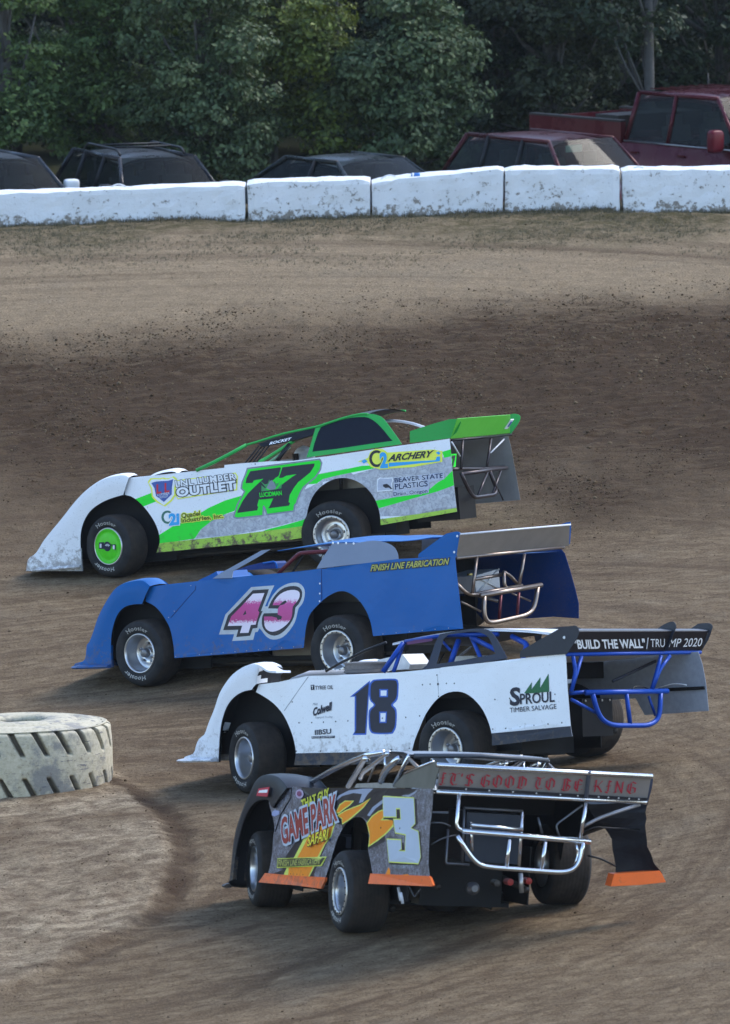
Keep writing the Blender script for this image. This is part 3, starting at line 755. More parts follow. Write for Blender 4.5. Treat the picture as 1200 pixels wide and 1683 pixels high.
    # cabin: seats, dash, steering wheel
    m = MB(); m.box(((wb+rb)/2, 0, hb-.35), (wb-rb-.3, bw*1.8, .1)); m.box((wb-.25, 0, hb-.06), (.45, bw*1.8, .12)); m.build('cabin_floor_and_dash', blk, o)
    for sx in spec.get('seats', (.15, -.75)):
        for s in (1, -1):
            m = MB(); m.box((sx, s*.38, hb-.05), (.14, .46, .55), Matrix.Rotation(R(-12), 3, 'Y')); m.box((sx-.08, s*.38, hb+.30), (.10, .24, .17)); m.build('seat', plain('seat_grey', (.09,.09,.095), .8), o)
    m = MB(); m.tube([(wb-.55+.05*math.sin(q_), .38+.18*math.cos(q_), hb-.03+.17*math.sin(q_)) for q_ in np.linspace(0, 6.283, 20)[:-1]], .014, 6, True); m.build('steering_wheel', blk, o, True)
    for s in (1, -1):
        m = MB(); m.box((xf-.06, s*hw*.66, hh-.24), (.14, .36, .15)); m.build('headlight', plain('lamp', (.5,.5,.5), .1), o)
        m = MB(); m.box((xr+.03, s*hw*.78, hb-.16), (.1, .16, .26)); m.build('tail_light', plain('lamp_red', (.35,.01,.01), .2), o)
        tyre_simple(o, xf-.9, s*(hw-.13), .34*spec.get('ws', 1), .22); tyre_simple(o, xr+.85, s*(hw-.13), .34*spec.get('ws', 1), .22)
    if spec.get('rack'):
        for s in (1, -1):
            tube('roof_rail', [(wt-.2, s*rw*.86, H-.02), (wt-.32, s*rw*.86, H+.055), (rt+.35, s*rw*.86, H+.055), (rt+.2, s*rw*.86, H-.04)], .018, blk, o, .08)
        for x in (wt-.7, rt+.7): tube('cross_bar', [(x, -rw*.86, H+.055), (x, rw*.86, H+.055)], .014, blk, o)
    if spec.get('bed'):
        bx0, bx1 = spec['bed']; m = MB()
        for s in (1, -1): m.box(((bx0+bx1)/2, s*(hw-.06), hb+.10), (abs(bx1-bx0), .10, .34))
        m.box((bx0+.04, 0, hb+.08), (.07, W-.2, .32)); m.build('bed_side', bm_, o)
        m = MB()
        for s in (1, -1): m.box(((bx0+bx1)/2, s*(hw-.06), hb+.285), (abs(bx1-bx0), .13, .03))
        m.build('bed_rail', blk, o)
        m = MB(); m.box((bx1-.45, 0, hb+.22), (.5, W-.3, .26)); m.build('tool_box', blk, o)
        tube('antenna', [(rt-.1, hw-.2, hb+.2), (rt-.14, hw-.2, H+.15)], .012, blk, o)
        for k_ in range(3):
            m = MB(); m.box((wt+.0, (-.25+.25*k_), H+.02), (.10, .12, .035)); m.build('cab_light', plain('amber', (.25,.05,.01), .3), o)
        for k_ in range(7):
            m = MB(); m.box(((wt+rt)/2, -rw*.8+rw*1.6*k_/6, H+.002), (abs(wt-rt)*.9, .02, .012)); m.build('roof_rib', bm_, o)
    tag(o, label, cat, 'cars parked behind the wall'); return o
WAG = dict(L=4.2, W=1.70, H=1.66, belt=1.02, hood=1.0, wb=1.0, wt=.38, rt=-1.50, rb=-1.85, rw=1.20, pil=[-.2, -1.0], doors=[.0, -.85])
SED = dict(L=4.7, W=1.80, H=1.44, belt=.93, hood=.93, wb=1.05, wt=.25, rt=-.95, rb=-1.65, rw=1.22, pil=[-.25], doors=[.0, -.9])
parked('parked_wagon', 243, 245, 130, 22, dict(WAG, k=1, H=1.57, W=1.62, rw=1.14, rack=1, bp=1), (.012,.013,.016), 'black wagon with curved roof rails, facing the wall in front of the green trees', 'car')
parked('parked_sedan', 592, 243, 131.0, 38, dict(SED, k=2, bp=1), (.010,.014,.014), 'black sedan parked low behind the wall below the yellow green bushes', 'car')
parked('parked_wagon', 928, 213, 132.0, 38, dict(WAG, k=3, H=1.66, bp=1, visor=1), (.050,.006,.009), 'dark red wagon with a pale strip in its windshield, next to the pickup', 'car')
parked('pickup_truck', 1184, 137, 135.5, 42, dict(L=6.2, W=2.0, H=2.05, belt=1.28, hood=1.25, wb=1.35, wt=.72, rt=-.95, rb=-1.05, rw=1.50, pil=[-.15], doors=[.2,-.8], bed=(-3.1,-1.1), ms=1.35, mir=(.10,.008,.015), ws=1.15, k=4, seats=(.3,-.5)), (.060,.003,.009), 'dark red crew cab pickup truck with an open bed, at the right edge', 'pickup truck')
parked('parked_sedan', -18, 238, 129.8, 26, dict(WAG, k=5, H=1.56, rt=-1.3, mir=(.75,.75,.75), ms=1.15), (.03,.035,.045), 'dark grey car with a white door mirror, cut off by the left edge', 'car')
# ------------------------------------------------------------------ race cars
RUB = None
def rubber():
    if 'rubber' in MATS: return MATS['rubber'], MATS['tread']
    for nm, c1, c2, r_ in (('rubber', (.014,.015,.017), (.034,.032,.031), .75), ('tread', (.016,.0135,.012), (.043,.033,.025), .9)):
        m, t, b = newmat(nm); co = N(t, 'ShaderNodeTexCoord').outputs['Object']
        n = noise(t, co, 7, 6, .7); t.links.new(mix(t, ramp(t, n.outputs[0], [(.35, 0), (.7, 1)]).outputs[0], c1, c2), b.inputs['Base Color'])
        b.inputs['Roughness'].default_value = r_; b.inputs['Specular IOR Level'].default_value = .2
        if nm == 'tread':
            mp = N(t, 'ShaderNodeMapping'); mp.inputs['Scale'].default_value = (1, 1, 1); t.links.new(co, mp.inputs[0])
            wv = N(t, 'ShaderNodeTexWave', wave_type='BANDS', bands_direction='Y'); wv.inputs['Scale'].default_value = 9; wv.inputs['Distortion'].default_value = .4; t.links.new(mp.outputs[0], wv.inputs[0])
            n2 = noise(t, co, 60, 3, .6); bump(t, b, math_(t, 'ADD', wv.outputs[0], n2.outputs[0]), .25, .004)
        else: bump(t, b, noise(t, co, 25, 4, .6).outputs[0], .25, .004)
        MATS[nm] = m
    return MATS['rubber'], MATS['tread']
ALU = lambda: plain('alu_rim', (.50,.51,.53), .28, .9, .2, 8)
STEEL = lambda: plain('raw_steel', (.22,.19,.17), .38, .8, .3, 14)
TXT_H = text_tris('Hoosier', .022, 0, 1.12)
def wheel_meshes(key, Rt, wd, beadlock, cover):
    """wheel with its outer face at y=0 and body towards -y, axle along y"""
    if key in MATS: return MATS[key]
    rb, tr = rubber(); rr = .200; out = []
    def grab(name, mb, mats, smooth=True):
        me = bpy.data.meshes.new(name); me.from_pydata(mb.V, [], mb.F); me.update()
        for q in (mats if isinstance(mats, list) else [mats]): me.materials.append(q)
        if smooth: me.shade_smooth()
        out.append((name, me)); return me
    # rim: outer lip, deep barrel, centre disc, inner lip
    m = MB(); m.lathe([(-.012,.212),(.004,.208),(.006,.198),(-.004,.190),(-.03,.182),(-.055,.178),(-.15,.172),(-.158,.165),(-.150,.12),(-.145,.075),(-.150,.070)], 40)
    m.lathe([(-.150,.070),(-.135,.060),(-.120,.055),(-.115,.04),(-.115,.001)], 24); m.lathe([(-wd,.212),(-wd+.03,.185),(-.16,.172)], 40)
    me = grab('wheel', m, [ALU()])
    # tyre
    m = MB(); R1 = Rt
    prof = [(-.020,rr-.004),(-.004,.215),(.010,.235),(.020,.262),(.021,.290),(.012,R1-.040),(-.006,R1-.020),(-.028,R1-.008),(-.060,R1-.002),(-wd*.5,R1),(-wd+.060,R1-.002),(-wd+.028,R1-.008),(-wd+.006,R1-.020),(-wd-.012,R1-.040),(-wd-.021,.290),(-wd-.02,.262),(-wd-.01,.235),(-wd+.004,.215),(-wd+.02,rr-.004)]
    m.lathe(prof, 56); me = grab('tyre', m, [rb, tr])
    idx = []
    for p in me.polygons: idx.append(1 if p.center.xz.length > R1-.017 else 0)
    me.polygons.foreach_set('material_index', idx)
    # raised sidewall lettering, twice round
    V, F = TXT_H; xs = [v[0] for v in V]; x0, x1 = min(xs), max(xs); m = MB()
    for a0 in (R(96), R(262)):
        m = MB(); VV = []; span = R(66); hgt = .050
        for (x, y) in V:
            t_ = a0+span/2-(x-x0)/(x1-x0)*span; r_ = .243+y*hgt*1.25
            yy = np.interp(r_, [.215,.235,.262,.290,R1-.040], [-.004,.010,.020,.021,.012])+.003
            VV.append((-r_*math.cos(t_)*-1*-1, yy, r_*math.sin(t_)))
        m.add(VV, F); grab('tyre_lettering', m, plain('tyre_white', (.33,.32,.30), .7, 0, .45, 30), False)
    if beadlock:
        m = MB(); m.lathe([(.004,.216),(.014,.214),(.016,.205),(.016,.185),(.010,.180),(-.004,.180)], 40); grab('beadlock_ring', m, plain('bead_alu', (.50,.49,.47), .35, .85, .2))
        m = MB()
        for k in range(20):
            a = 2*math.pi*k/20; m.lathe([(.016,.0075),(.024,.0075),(.024,.001)], 6, Matrix.Translation((.195*math.cos(a), 0, .195*math.sin(a))))
        grab('bolt_ring', m, plain('bolt_dark', (.07,.07,.075), .5, .7), False)
    if cover:
        m = MB(); m.lathe([(.004,.196),(.010,.19),(.002,.178),(-.004,.172),(.004,.14),(.012,.09),(.014,.001)], 40); grab('wheel_cover', m, plain('cover_green', (.07,.55,.02), .3))
        m = MB(); m.lathe([(.018,.055),(.019,.001)], 24)
        for s in (1, -1): m.add([(s*.05,.0175,-.035*s*1),(s*.125,.0175,-.035-.0*s),(s*.125,.0175,.035),(s*.05,.0175,.035+.01*s)], [(0,1,2,3)])
        grab('cover_badge', m, plain('navy', (.008,.012,.035), .4), False)
        m = MB()
        for k in range(4):
            a0 = R(40+k*32); m.add([(.042*math.cos(a0+dx)*r_-.005, .0205, .036*math.sin(a0+dx)*r_-.006) for dx, r_ in ((-.2,1.0),(.16,1.0),(.2,.35),(-.1,.35))], [(0,1,2,3)])
        for s in (1, -1): m.add([(s*.085,.0195,-.022),(s*.112,.0195,-.022),(s*.112,.0195,.022),(s*.085,.0195,.022)], [(0,1,2,3)])
        grab('badge_mark', m, plain('badge_white', (.6,.62,.65), .5), False)
    else:
        m = MB()
        for k in range(5):
            a = 2*math.pi*k/5+.3; m.lathe([(-.150,.016),(-.118,.016),(-.112,.008),(-.112,.001)], 6, Matrix.Translation((.10*math.cos(a), 0, .10*math.sin(a))))
        grab('lug_nuts', m, plain('lug', (.30,.30,.31), .35, .9), False)
        m = MB(); m.lathe([(-.116,.050),(-.070,.046),(-.060,.035),(-.060,.001)], 18); grab('hub', m, plain('hub_'+('r' if beadlock else 'f'), (.35,.05,.05) if 'blueF' in key else (.18,.18,.19), .4, .6))
    MATS[key] = out; return out

class RaceCar:
    def __init__(s, key, label):
        sp = SPEC[key]; s.sp = sp; s.key = key
        q = sp['pLR']; al = math.pi-R(sp['byaw'])
        Rm = (Matrix.Rotation(al, 4, 'Z') @ Matrix.Rotation(R(sp['pitch']), 4, 'Y') @ Matrix.Rotation(R(sp['roll']), 4, 'X'))
        anc = Vector((0, .98, .37)); s.M = Matrix.Translation(q) @ Rm @ Matrix.Translation(-anc); s.Mi = s.M.inverted()
        c = (sp['c']['LR']+sp['c']['RR']+sp['c']['LF']+sp['c']['RF'])/4; base = Vector((c.x, c.y, float(g(c.x, c.y))))
        s.rootM = Matrix.Translation(base) @ Matrix.Rotation(al, 4, 'Z'); s.root = empty('race_car', s.rootM)
        tag(s.root, label, 'race car', 'race cars in the turn'); s.B = s.rootM.inverted() @ s.M
        s.camL = s.Mi @ cam.location
        # wheels
        for k in ('LR', 'LF', 'RR', 'RF'):
            front = k[1] == 'F'; wd = .30 if front else .345; Rt = sp['Rf'] if front else sp['Rr']
            ms = wheel_meshes(('W%s%s' % (key if (key in ('green', 'blue') and k == 'LF') else '', 'F' if front else 'R')), Rt, wd, (not front), key == 'green' and k == 'LF')
            z = sp['z'][k]; cc = sp['c'][k]; yaw = math.pi-R(sp['yaw'])-(R(sp['steer']) if front else 0)
            if k in ('LR', 'LF'): fc = sp['p'+k]; W = Matrix.Translation(fc) @ Matrix.Rotation(yaw, 4, 'Z') @ Matrix.Rotation(R(2.5 if front else 3.5), 4, 'X')
            else: W = Matrix.Translation(Vector((cc.x, cc.y, z+Rt-.01)) - sp['L']*wd/2) @ Matrix.Rotation(yaw+math.pi, 4, 'Z') @ Matrix.Rotation(R(-3 if front else -4), 4, 'X')
            par = None
            for nm, me in ms:
                o = bpy.data.objects.new(nm, me); C.objects.link(o)
                if par is None: o.parent = s.root; o.matrix_local = s.rootM.inverted() @ W; par = o
                else: o.parent = par
    # pixel to a real plane of the car (metres in the car's own frame)
    def pl(s, fr, pts, n, p0):
        out = []; n = Vector(n); p0 = Vector(p0)
        for px, py in Z(fr, pts):
            d = s.Mi.to_3x3() @ ray(px, py); t = (p0-s.camL).dot(n)/d.dot(n); out.append(s.camL+d*t)
        return out
    K = .07; Y0 = .93
    def yS(s, z): return s.Y0 + s.K*(.6-z)
    def S(s, fr, pts, dy=0.0):             # left side panel plane, returns 2D (x, z)
        return [(v.x, v.z) for v in s.pl(fr, pts, (0, 1, s.K), (0, s.Y0+dy, .6))]
    def YP(s, fr, pts, y): return s.pl(fr, pts, (0, 1, 0), (0, y, 0))
    def XP(s, fr, pts, x, k=0.0): return s.pl(fr, pts, (1, 0, -k), (x, 0, .6))
    def ZP(s, fr, pts, z): return s.pl(fr, pts, (0, 0, 1), (0, 0, z))
    def add(s, o): o.matrix_local = s.B; return o
    def wv(s, x, z): return .009*math.sin(x*2.1+1)*math.sin(z*3.5+.5) + .0045*math.sin(x*6.3)*math.cos(z*5) + .002*math.sin(x*13+z*9)
    def panel(s, name, outline, regions, mat, side=1, back=None, th=.004, label=None, yoff=0.0, parent=None, step=.10):
        """sheet metal side panel from an (x,z) outline; regions = [(list of polys, material, object name or None)]"""
        V, T = region_mesh(outline, [r[0] for r in regions], step)
        f3 = lambda p, d=0: (p[0], side*(s.yS(p[1])+yoff+s.wv(*p)-d), p[1])
        mats = [mat]; base = []; idx = []; objs = []
        for key, tris in T.items():
            if key >= 0 and regions[key][2]: objs.append((regions[key][2], regions[key][1], tris, regions[key][3] if len(regions[key]) > 3 else None)); continue
            mt = mat if key < 0 else regions[key][1]
            if mt not in mats: mats.append(mt)
            base += tris; idx += [mats.index(mt)]*len(tris)
        allt = base + [t_ for o_ in objs for t_ in o_[2]]
        mats.append(back or mat); bi = len(mats)-1; n = len(V)
        VV = [f3(p) for p in V]+[f3(p, th) for p in V]; FF = list(base); idx = list(idx)
        flip = side < 0
        FF = [f if not flip else f[::-1] for f in FF]
        for t_ in allt: FF.append(tuple(i+n for i in (t_[::-1] if not flip else t_))); idx.append(bi)
        # rim along the outline
        cnt = {}
        for t_ in allt:
            for a, b in ((0,1),(1,2),(2,0)): cnt[(t_[a], t_[b])] = 1
        for (a, b) in cnt:
            if (b, a) not in cnt: FF.append((b, a, a+n, b+n) if not flip else (a, b, b+n, a+n)); idx.append(bi if back else 0)
        o = mk(name, VV, FF, mats, s.root, idx); s.add(o) if parent is None else None
        if label: o['label'] = label
        for nm, mt, tris, lab in objs:
            us = sorted({i for t_ in tris for i in t_}); mp = {i: k for k, i in enumerate(us)}
            q = mk(nm, [f3(V[i], -.0006) for i in us], [tuple(mp[i] for i in (t_ if not flip else t_[::-1])) for t_ in tris], mt, o)
            if lab: q['label'] = lab
        return o
    def stext(s, parent, string, fr, bl, br, tl, mat, name='lettering', bold=0.0, shear=0, d=.006, under=None, ub=.05, space=1.0, plane=None):
        """print on the left panel between pixel corners (baseline left, baseline right, cap-top left)"""
        f = (lambda z: s.yS(z)) if plane is None else plane
        a, b, c = s.S(fr, [bl, br, tl]); jobs = [(bold, mat, d)]
        if under: jobs.insert(0, (bold+ub, under, d-.002))
        V0, _ = text_tris(string, bold, shear, space); x0 = min(v[0] for v in V0); x1 = max(v[0] for v in V0); h = .70
        for bo, mt, dd in jobs:
            V, F = text_tris(string, bo, shear, space); VV = []
            for (u, v) in V:
                u_ = (u-x0)/(x1-x0); v_ = v/h
                x = a[0]+(b[0]-a[0])*u_+(c[0]-a[0])*v_; z = a[1]+(b[1]-a[1])*u_+(c[1]-a[1])*v_
                VV.append((x, s.yS(z)+s.wv(x, z)+dd, z))
            mk(name if mt is mat else 'lettering_outline', VV, F, mt, parent)
    def ptext(s, parent, string, A, B, Cc, off, mat, name='lettering', bold=0.0, shear=0, under=None, ub=.05, space=1.0):
        """print on any plane from three 3D corners"""
        jobs = [(bold, mat, 1.0)]
        if under: jobs.insert(0, (bold+ub, under, .6))
        V0, _ = text_tris(string, bold, shear, space); x0 = min(v[0] for v in V0); x1 = max(v[0] for v in V0)
        for bo, mt, k in jobs:
            V, F = text_tris(string, bo, shear, space)
            mk(name if mt is mat else 'lettering_outline', [A+(B-A)*((u-x0)/(x1-x0))+(Cc-A)*(v/.70)+Vector(off)*k for u, v in V], F, mt, parent)
    def decal(s, p, nm, fr, pts, mat, d=.004):
        V, T = region_mesh(s.S(fr, pts), [], .07); return mk(nm, [(x, s.yS(z)+s.wv(x, z)+d, z) for x, z in V], T.get(-1, []), mat, p)
    def rivets(s, parent, fr, pts, mat, r=.007, dx=.0):
        m = MB()
        for x, z in s.S(fr, pts):
            y = s.yS(z)+s.wv(x, z); m.lathe([(0, r), (.003, r*.8), (.004, .0005)], 7, Matrix.Translation((x, y, z)))
        m.build('rivets', mat, parent)['kind'] = 'stuff'
    def slab(s, name, pts3, mat, th, nrm, parent=None, back=None):
        """flat plate from coplanar 3D points with thickness along nrm; holes not needed"""
        from mathutils.geometry import tessellate_polygon
        nrm = Vector(nrm).normalized(); P_ = [Vector(p) for p in pts3]; T = tessellate_polygon([P_]); n = len(P_)
        V = P_+[p-nrm*th for p in P_]; F = []; idx = []
        A = Vector((0,0,0))
        for i in range(n): A += P_[i-1].cross(P_[i])
        for t_ in T:
            fn = (P_[t_[1]]-P_[t_[0]]).cross(P_[t_[2]]-P_[t_[0]]); t2 = t_ if fn.dot(nrm) > 0 else t_[::-1]
            F.append(tuple(t2)); idx.append(0); F.append(tuple(i+n for i in t2[::-1])); idx.append(1 if back else 0)
        for i in range(n):
            j = (i+1) % n; F.append((i, i+n, j+n, j) if A.dot(nrm) > 0 else (j, j+n, i+n, i)); idx.append(0)
        o = mk(name, V, F, [mat]+([back] if back else []), parent or s.root, idx)
        if parent is None: s.add(o)
        return o
    def frame(s, name, outer, inner, mat, th, f3, parent=None):
        """ring plate: outer and inner 2D outlines mapped by f3(p, depth)"""
        V, T = region_mesh(outer, [[inner]], .12); tr = T.get(-1, []); n = len(V)
        VV = [f3(p, 0) for p in V]+[f3(p, th) for p in V]; F = list(tr)+[tuple(i+n for i in t_[::-1]) for t_ in tr]; c = {}
        for t_ in tr:
            for a, b in ((0,1),(1,2),(2,0)): c[(t_[a], t_[b])] = 1
        F += [(b, a, a+n, b+n) for (a, b) in c if (b, a) not in c]
        o = mk(name, VV, F, mat, parent or s.root)
        if parent is None: s.add(o)
        return o
    def T(s, name, pts, r, mat, bend=0, n=8): o = tube(name, pts, r, mat, s.root, bend, n); s.add(o); return o
    def fender(s, face_out, face_in, mat, mirror=True, lip=(), inner_mat=None, flare=.05, width=.34, splitter=None):
        """rounded plastic nose fender: a face, a crowned top that sweeps inwards, a mirrored twin and the nose between"""
        blk = plain('under_black', (.012,.012,.013), .7)
        n = 40
        def resamp(p, n):
            P_ = [Vector(q) for q in p]; L = [0]
            for i in range(1, len(P_)): L.append(L[-1]+(P_[i]-P_[i-1]).length)
            out = []
            for k in range(n+1):
                t = L[-1]*k/n; i = max(1, min(len(L)-1, next((j for j in range(len(L)) if L[j] >= t-1e-9), len(L)-1)))
                u = (t-L[i-1])/max(1e-9, L[i]-L[i-1]); out.append(P_[i-1].lerp(P_[i], u))
            return out
        O = resamp(face_out, n); I = resamp(face_in, n)
        for sd in (1, -1):
            V = []; cols = 11
            for k in range(n+1):
                o_, i_ = O[k], I[k]
                y0 = s.yS(i_.y)+.04; yo = s.yS(o_.y)+.045+flare*math.sin(math.pi*k/n)*.3
                V += [(i_.x, y0-.03, i_.y), (i_.x, y0, i_.y), (i_.x, y0, i_.y), (i_.x*.5+o_.x*.5, (y0+yo)/2+.006, i_.y*.5+o_.y*.5), (o_.x*.97+i_.x*.03, yo, o_.y*.97+i_.y*.03), (o_.x, yo-.006, o_.y), (o_.x, yo-.006, o_.y)]
                up = Vector((o_.x-i_.x, o_.y-i_.y)); up = up.normalized() if up.length > 1e-6 else Vector((0, 1))
                for q, (dy, du) in enumerate(((.05, .012), (.14, .022), (.25, .018), (width, -.01))):
                    V.append((o_.x+up.x*du, yo-dy, o_.y+up.y*du))
            V = [(x, y*sd, z) for x, y, z in V]; F = []
            for k in range(n):
                for j in (0, 2, 3, 4, 6, 7, 8, 9):
                    f = (k*cols+j, k*cols+j+1, (k+1)*cols+j+1, (k+1)*cols+j); F.append(f if sd > 0 else f[::-1])
            # thickness: an inner skin
            m0 = len(V); V += [(x, y-.006*sd, z-.004) for x, y, z in V]; F += [tuple(i+m0 for i in f[::-1]) for f in list(F)]
            idx = [0]*(n*8)+[1]*(n*8)
            for j in (0, cols-1):
                for k in range(n): F.append((k*cols+j, (k+1)*cols+j, (k+1)*cols+j+m0, k*cols+j+m0)); idx.append(0)
            o = mk('nose_fender', V, F, [mat, inner_mat or blk], s.root, idx, smooth=True); s.add(o)
            ln = [(o_.x*.97+i_.x*.03, sd*.665, o_.y*.97+i_.y*.03) for o_, i_ in zip(O[2::2], I[2::2])]+[(I[-1].x-.5, sd*.61, I[-1].y-.05), (I[-1].x-.5, sd*.61, I[0].y+.10)]
            s.slab('added_arch_sheet', ln, blk, .006, (0, 1, 0))  # black sheet added inside the arch so the wheel well looks dark
            if sd > 0: ret = o; yin = s.yS(.5)+.03-width
        # nose between the fenders
        hi = [p for p in O if True]; nose = []
        top = max(O, key=lambda p: p.y)
        prof = [(O[0].x+.02, O[0].y+.01), (O[0].x-.08, O[0].y+.13), (O[0].x-.35, O[0].y+.26), (top.x-.1, top.y-.20), (top.x-.45, top.y-.08)]
        V = []; F = []
        for (x, z) in sm(prof, 4):
            for j in range(7): y = -yin+2*yin*j/6; V.append((x+.05*(1-(y/yin)**2), y, z))
        rows = len(V)//7
        for i in range(rows-1):
            for j in range(6): a = i*7+j; F.append((a, a+7, a+8, a+1))
        o = mk('nose', V, F, mat, s.root, smooth=True); s.add(o)
        # splitter lip along the bottom
        if splitter:
            x0, x1, z, ol = splitter; V = []; F = []
            prof = [(1.02, 0), (1.06+ol, -.015), (1.075+ol, -.03), (1.06+ol, -.045), (1.0, -.04)]
            path = [(x1, 1), (x0-.12, 1), (x0-.02, .93), (x0+.03, .6), (x0+.05, 0), (x0+.03, -.6), (x0-.02, -.93), (x0-.12, -1), (x1, -1)]
            m = MB()
            for k, (x, yf) in enumerate(path):
                for (yy, dz) in prof:
                    dd = yy-1.02; V.append((x+(dd if 1 < k < len(path)-2 else (dd*.4 if k in (1, len(path)-2) else 0)), yf*(yy if abs(yf) == 1 else 1.02+dd*(abs(yf) > .9)), z+dz))
            q = len(prof)
            for k in range(len(path)-1):
                for j in range(q): F.append((k*q+j, (k+1)*q+j, (k+1)*q+(j+1) % q, k*q+(j+1) % q))
            F.append(tuple(range(q))); F.append(tuple((len(path)-1)*q+j for j in reversed(range(q))))
            o = mk('splitter', V, F, mat, s.root); s.add(o)
        return ret
    def running_gear(s, xr, tank=True):
        blk = plain('under_black', (.012,.012,.013), .7); st = plain('greasy_steel', (.055,.050,.047), .5, .6, .4); 
        m = MB(); m.box((1.35, 0, .30), (3.0, 1.15, .04)); m.box((1.2, 0, .45), (1.4, .60, .30)); s.add(m.build('added_dark_box', blk, s.root))  # black boxes added under the body to block light and keep it dark
        for sd in (1, -1):
            for (xa, xb, za, zb, yy) in ((2.0, 2.75, .22, .70, .60), (-.62, .62, .34, .86, .57)):
                m = MB(); m.box(((xa+xb)/2, sd*yy, (za+zb)/2), (xb-xa, .012, zb-za)); s.add(m.build('added_well_sheet', blk, s.root))  # black sheets added beside the wheels to keep the wells dark
        s.T('rear_axle', [(0, -.62, .36), (0, .62, .36)], .055, st); s.T('axle_centre', [(-.16, 0, .36), (.22, 0, .36)], [.13, .16], st, n=14)
        for y in (.42, -.42):
            s.T('frame_rail', [(max(xr+.10, -.95), y, .50), (-.35, y, .56), (.25, y, .52), (.6, y, .26), (2.2, y, .26), (3.0, y*.8, .34)], .03, st, .1)
            s.T('shock', [(.12, y*1.1, .30), (.02, y*.9, .74)], [.035, .02], plain('shock_alu', (.4,.4,.4), .3, .8)); s.T('coil_spring', [(.10+.05*math.cos(a)-.1*k_/40, y*1.08+.05*math.sin(a), .36+.24*k_/40) for k_, a in ((k_, k_*.9) for k_ in range(41))], .008, plain('spring', (.05,.06,.10), .4, .5), n=5)
            s.T('trailing_arm', [(.05, y*1.15, .26), (.75, y*1.05, .30)], .016, st)
        s.T('driveshaft', [(.2, 0, .36), (1.5, 0, .38)], .035, st)
        s.T('front_axle_arms', [(2.62, -.62, .34), (2.62, .62, .34)], .03, st)
        m = MB(); m.box((1.95, 0, .52), (.62, .52, .44)); m.box((1.95, .26, .70), (.56, .14, .10)); m.box((1.95, -.26, .70), (.56, .14, .10)); s.add(m.build('engine', plain('engine', (.10,.10,.11), .5, .6), s.root))
        s.T('exhaust', [(1.9, .36, .55), (1.3, .40, .26), (.3, .44, .24), (-.1, .52, .24)], .04, st, .15)
    def tops(s, topline, mat, zhood=-.03, cock=(.05, 1.35), deckmat=None, right=True):
        """hood, cockpit tray and rear deck between the two side panels. topline: (x,z) from front to rear"""
        P_ = sorted(topline, key=lambda p: p[0]); xs = [p[0] for p in P_]; zs = [p[1] for p in P_]
        zt = lambda x: float(np.interp(x, xs, zs)); grey = deckmat or plain('tray_alu', (.30,.28,.25), .45, .6, .25, 6)
        def strip(name, x0, x1, dz, mt, hump=.0, n=10, yl=1.0):
            V = []; F = []
            for i in range(n+1):
                x = x0+(x1-x0)*i/n
                for j in range(9):
                    v = -1+2*j/8; z = zt(x)+dz+hump*(1-v*v); y = v*(s.yS(z)-.012)*yl; V.append((x, y, z))
            for i in range(n):
                for j in range(8): a = i*9+j; F.append((a, a+9, a+10, a+1))
            k0 = len(V); V += [(x, y, z-.004) for x, y, z in V]; F += [tuple(q+k0 for q in f[::-1]) for f in list(F)]
            o = mk(name, V, F, mt, s.root, smooth=True); s.add(o)
        strip('rear_deck', xs[0]+.01, cock[0]-.45, -.012, mat)
        strip('hood', cock[1]+.02, xs[-1]-.02, zhood, mat, .03)
        # cockpit surround: two side trays, sloping down to the middle
        for sd in (1, -1):
            V = []; F = []; n = 10
            for i in range(n+1):
                x = cock[0]-.45+(cock[1]-cock[0]+.47)*i/n; z = zt(x)
                V += [(x, sd*(s.yS(z)-.012), z-.02), (x, sd*.38, z-.22), (x, sd*.36, .30)]
            for i in range(n):
                for j in range(2): a = i*3+j; f = (a, a+3, a+4, a+1); F.append(f if sd > 0 else f[::-1])
            o = mk('interior_panel', V, F, grey, s.root); s.add(o)
        m = MB(); m.box((cock[0]-.47, 0, .60), (.01, .78, .6)); m.box((cock[0]-.475, 0, zt(cock[0]-.47)-.10), (.01, 1.70, .16)); s.add(m.build('rear_firewall', plain('under_black', (.012,.012,.013), .7), s.root))
        m = MB(); m.box((cock[1]+.02, 0, .55), (.01, .78, .62)); s.add(m.build('front_firewall', plain('under_black', (.012,.012,.013), .7), s.root))
        m = MB(); m.box((.32, 0, .48), (.5, .46, .06), Matrix.Rotation(R(8), 3, 'Y')); m.box((.08, 0, .78), (.06, .46, .66), Matrix.Rotation(R(-12), 3, 'Y'))
        for sd in (1, -1): m.box((.20, sd*.24, .70), (.34, .03, .34)); m.box((.12, sd*.19, 1.02), (.24, .025, .16))
        s.add(m.build('seat', s.seatmat, s.root))
        s.add(tube('steering_wheel', [(.78-.05*math.sin(a), .17*math.cos(a), .84+.15*math.sin(a)) for a in np.linspace(0, 6.4, 22)], .012, plain('under_black', (.012,.012,.013), .7), s.root))
        s.T('steering_column', [(.79, 0, .83), (1.35, 0, .62)], .014, plain('raw_steel', (.22,.19,.17), .38, .8))
    seatmat = None
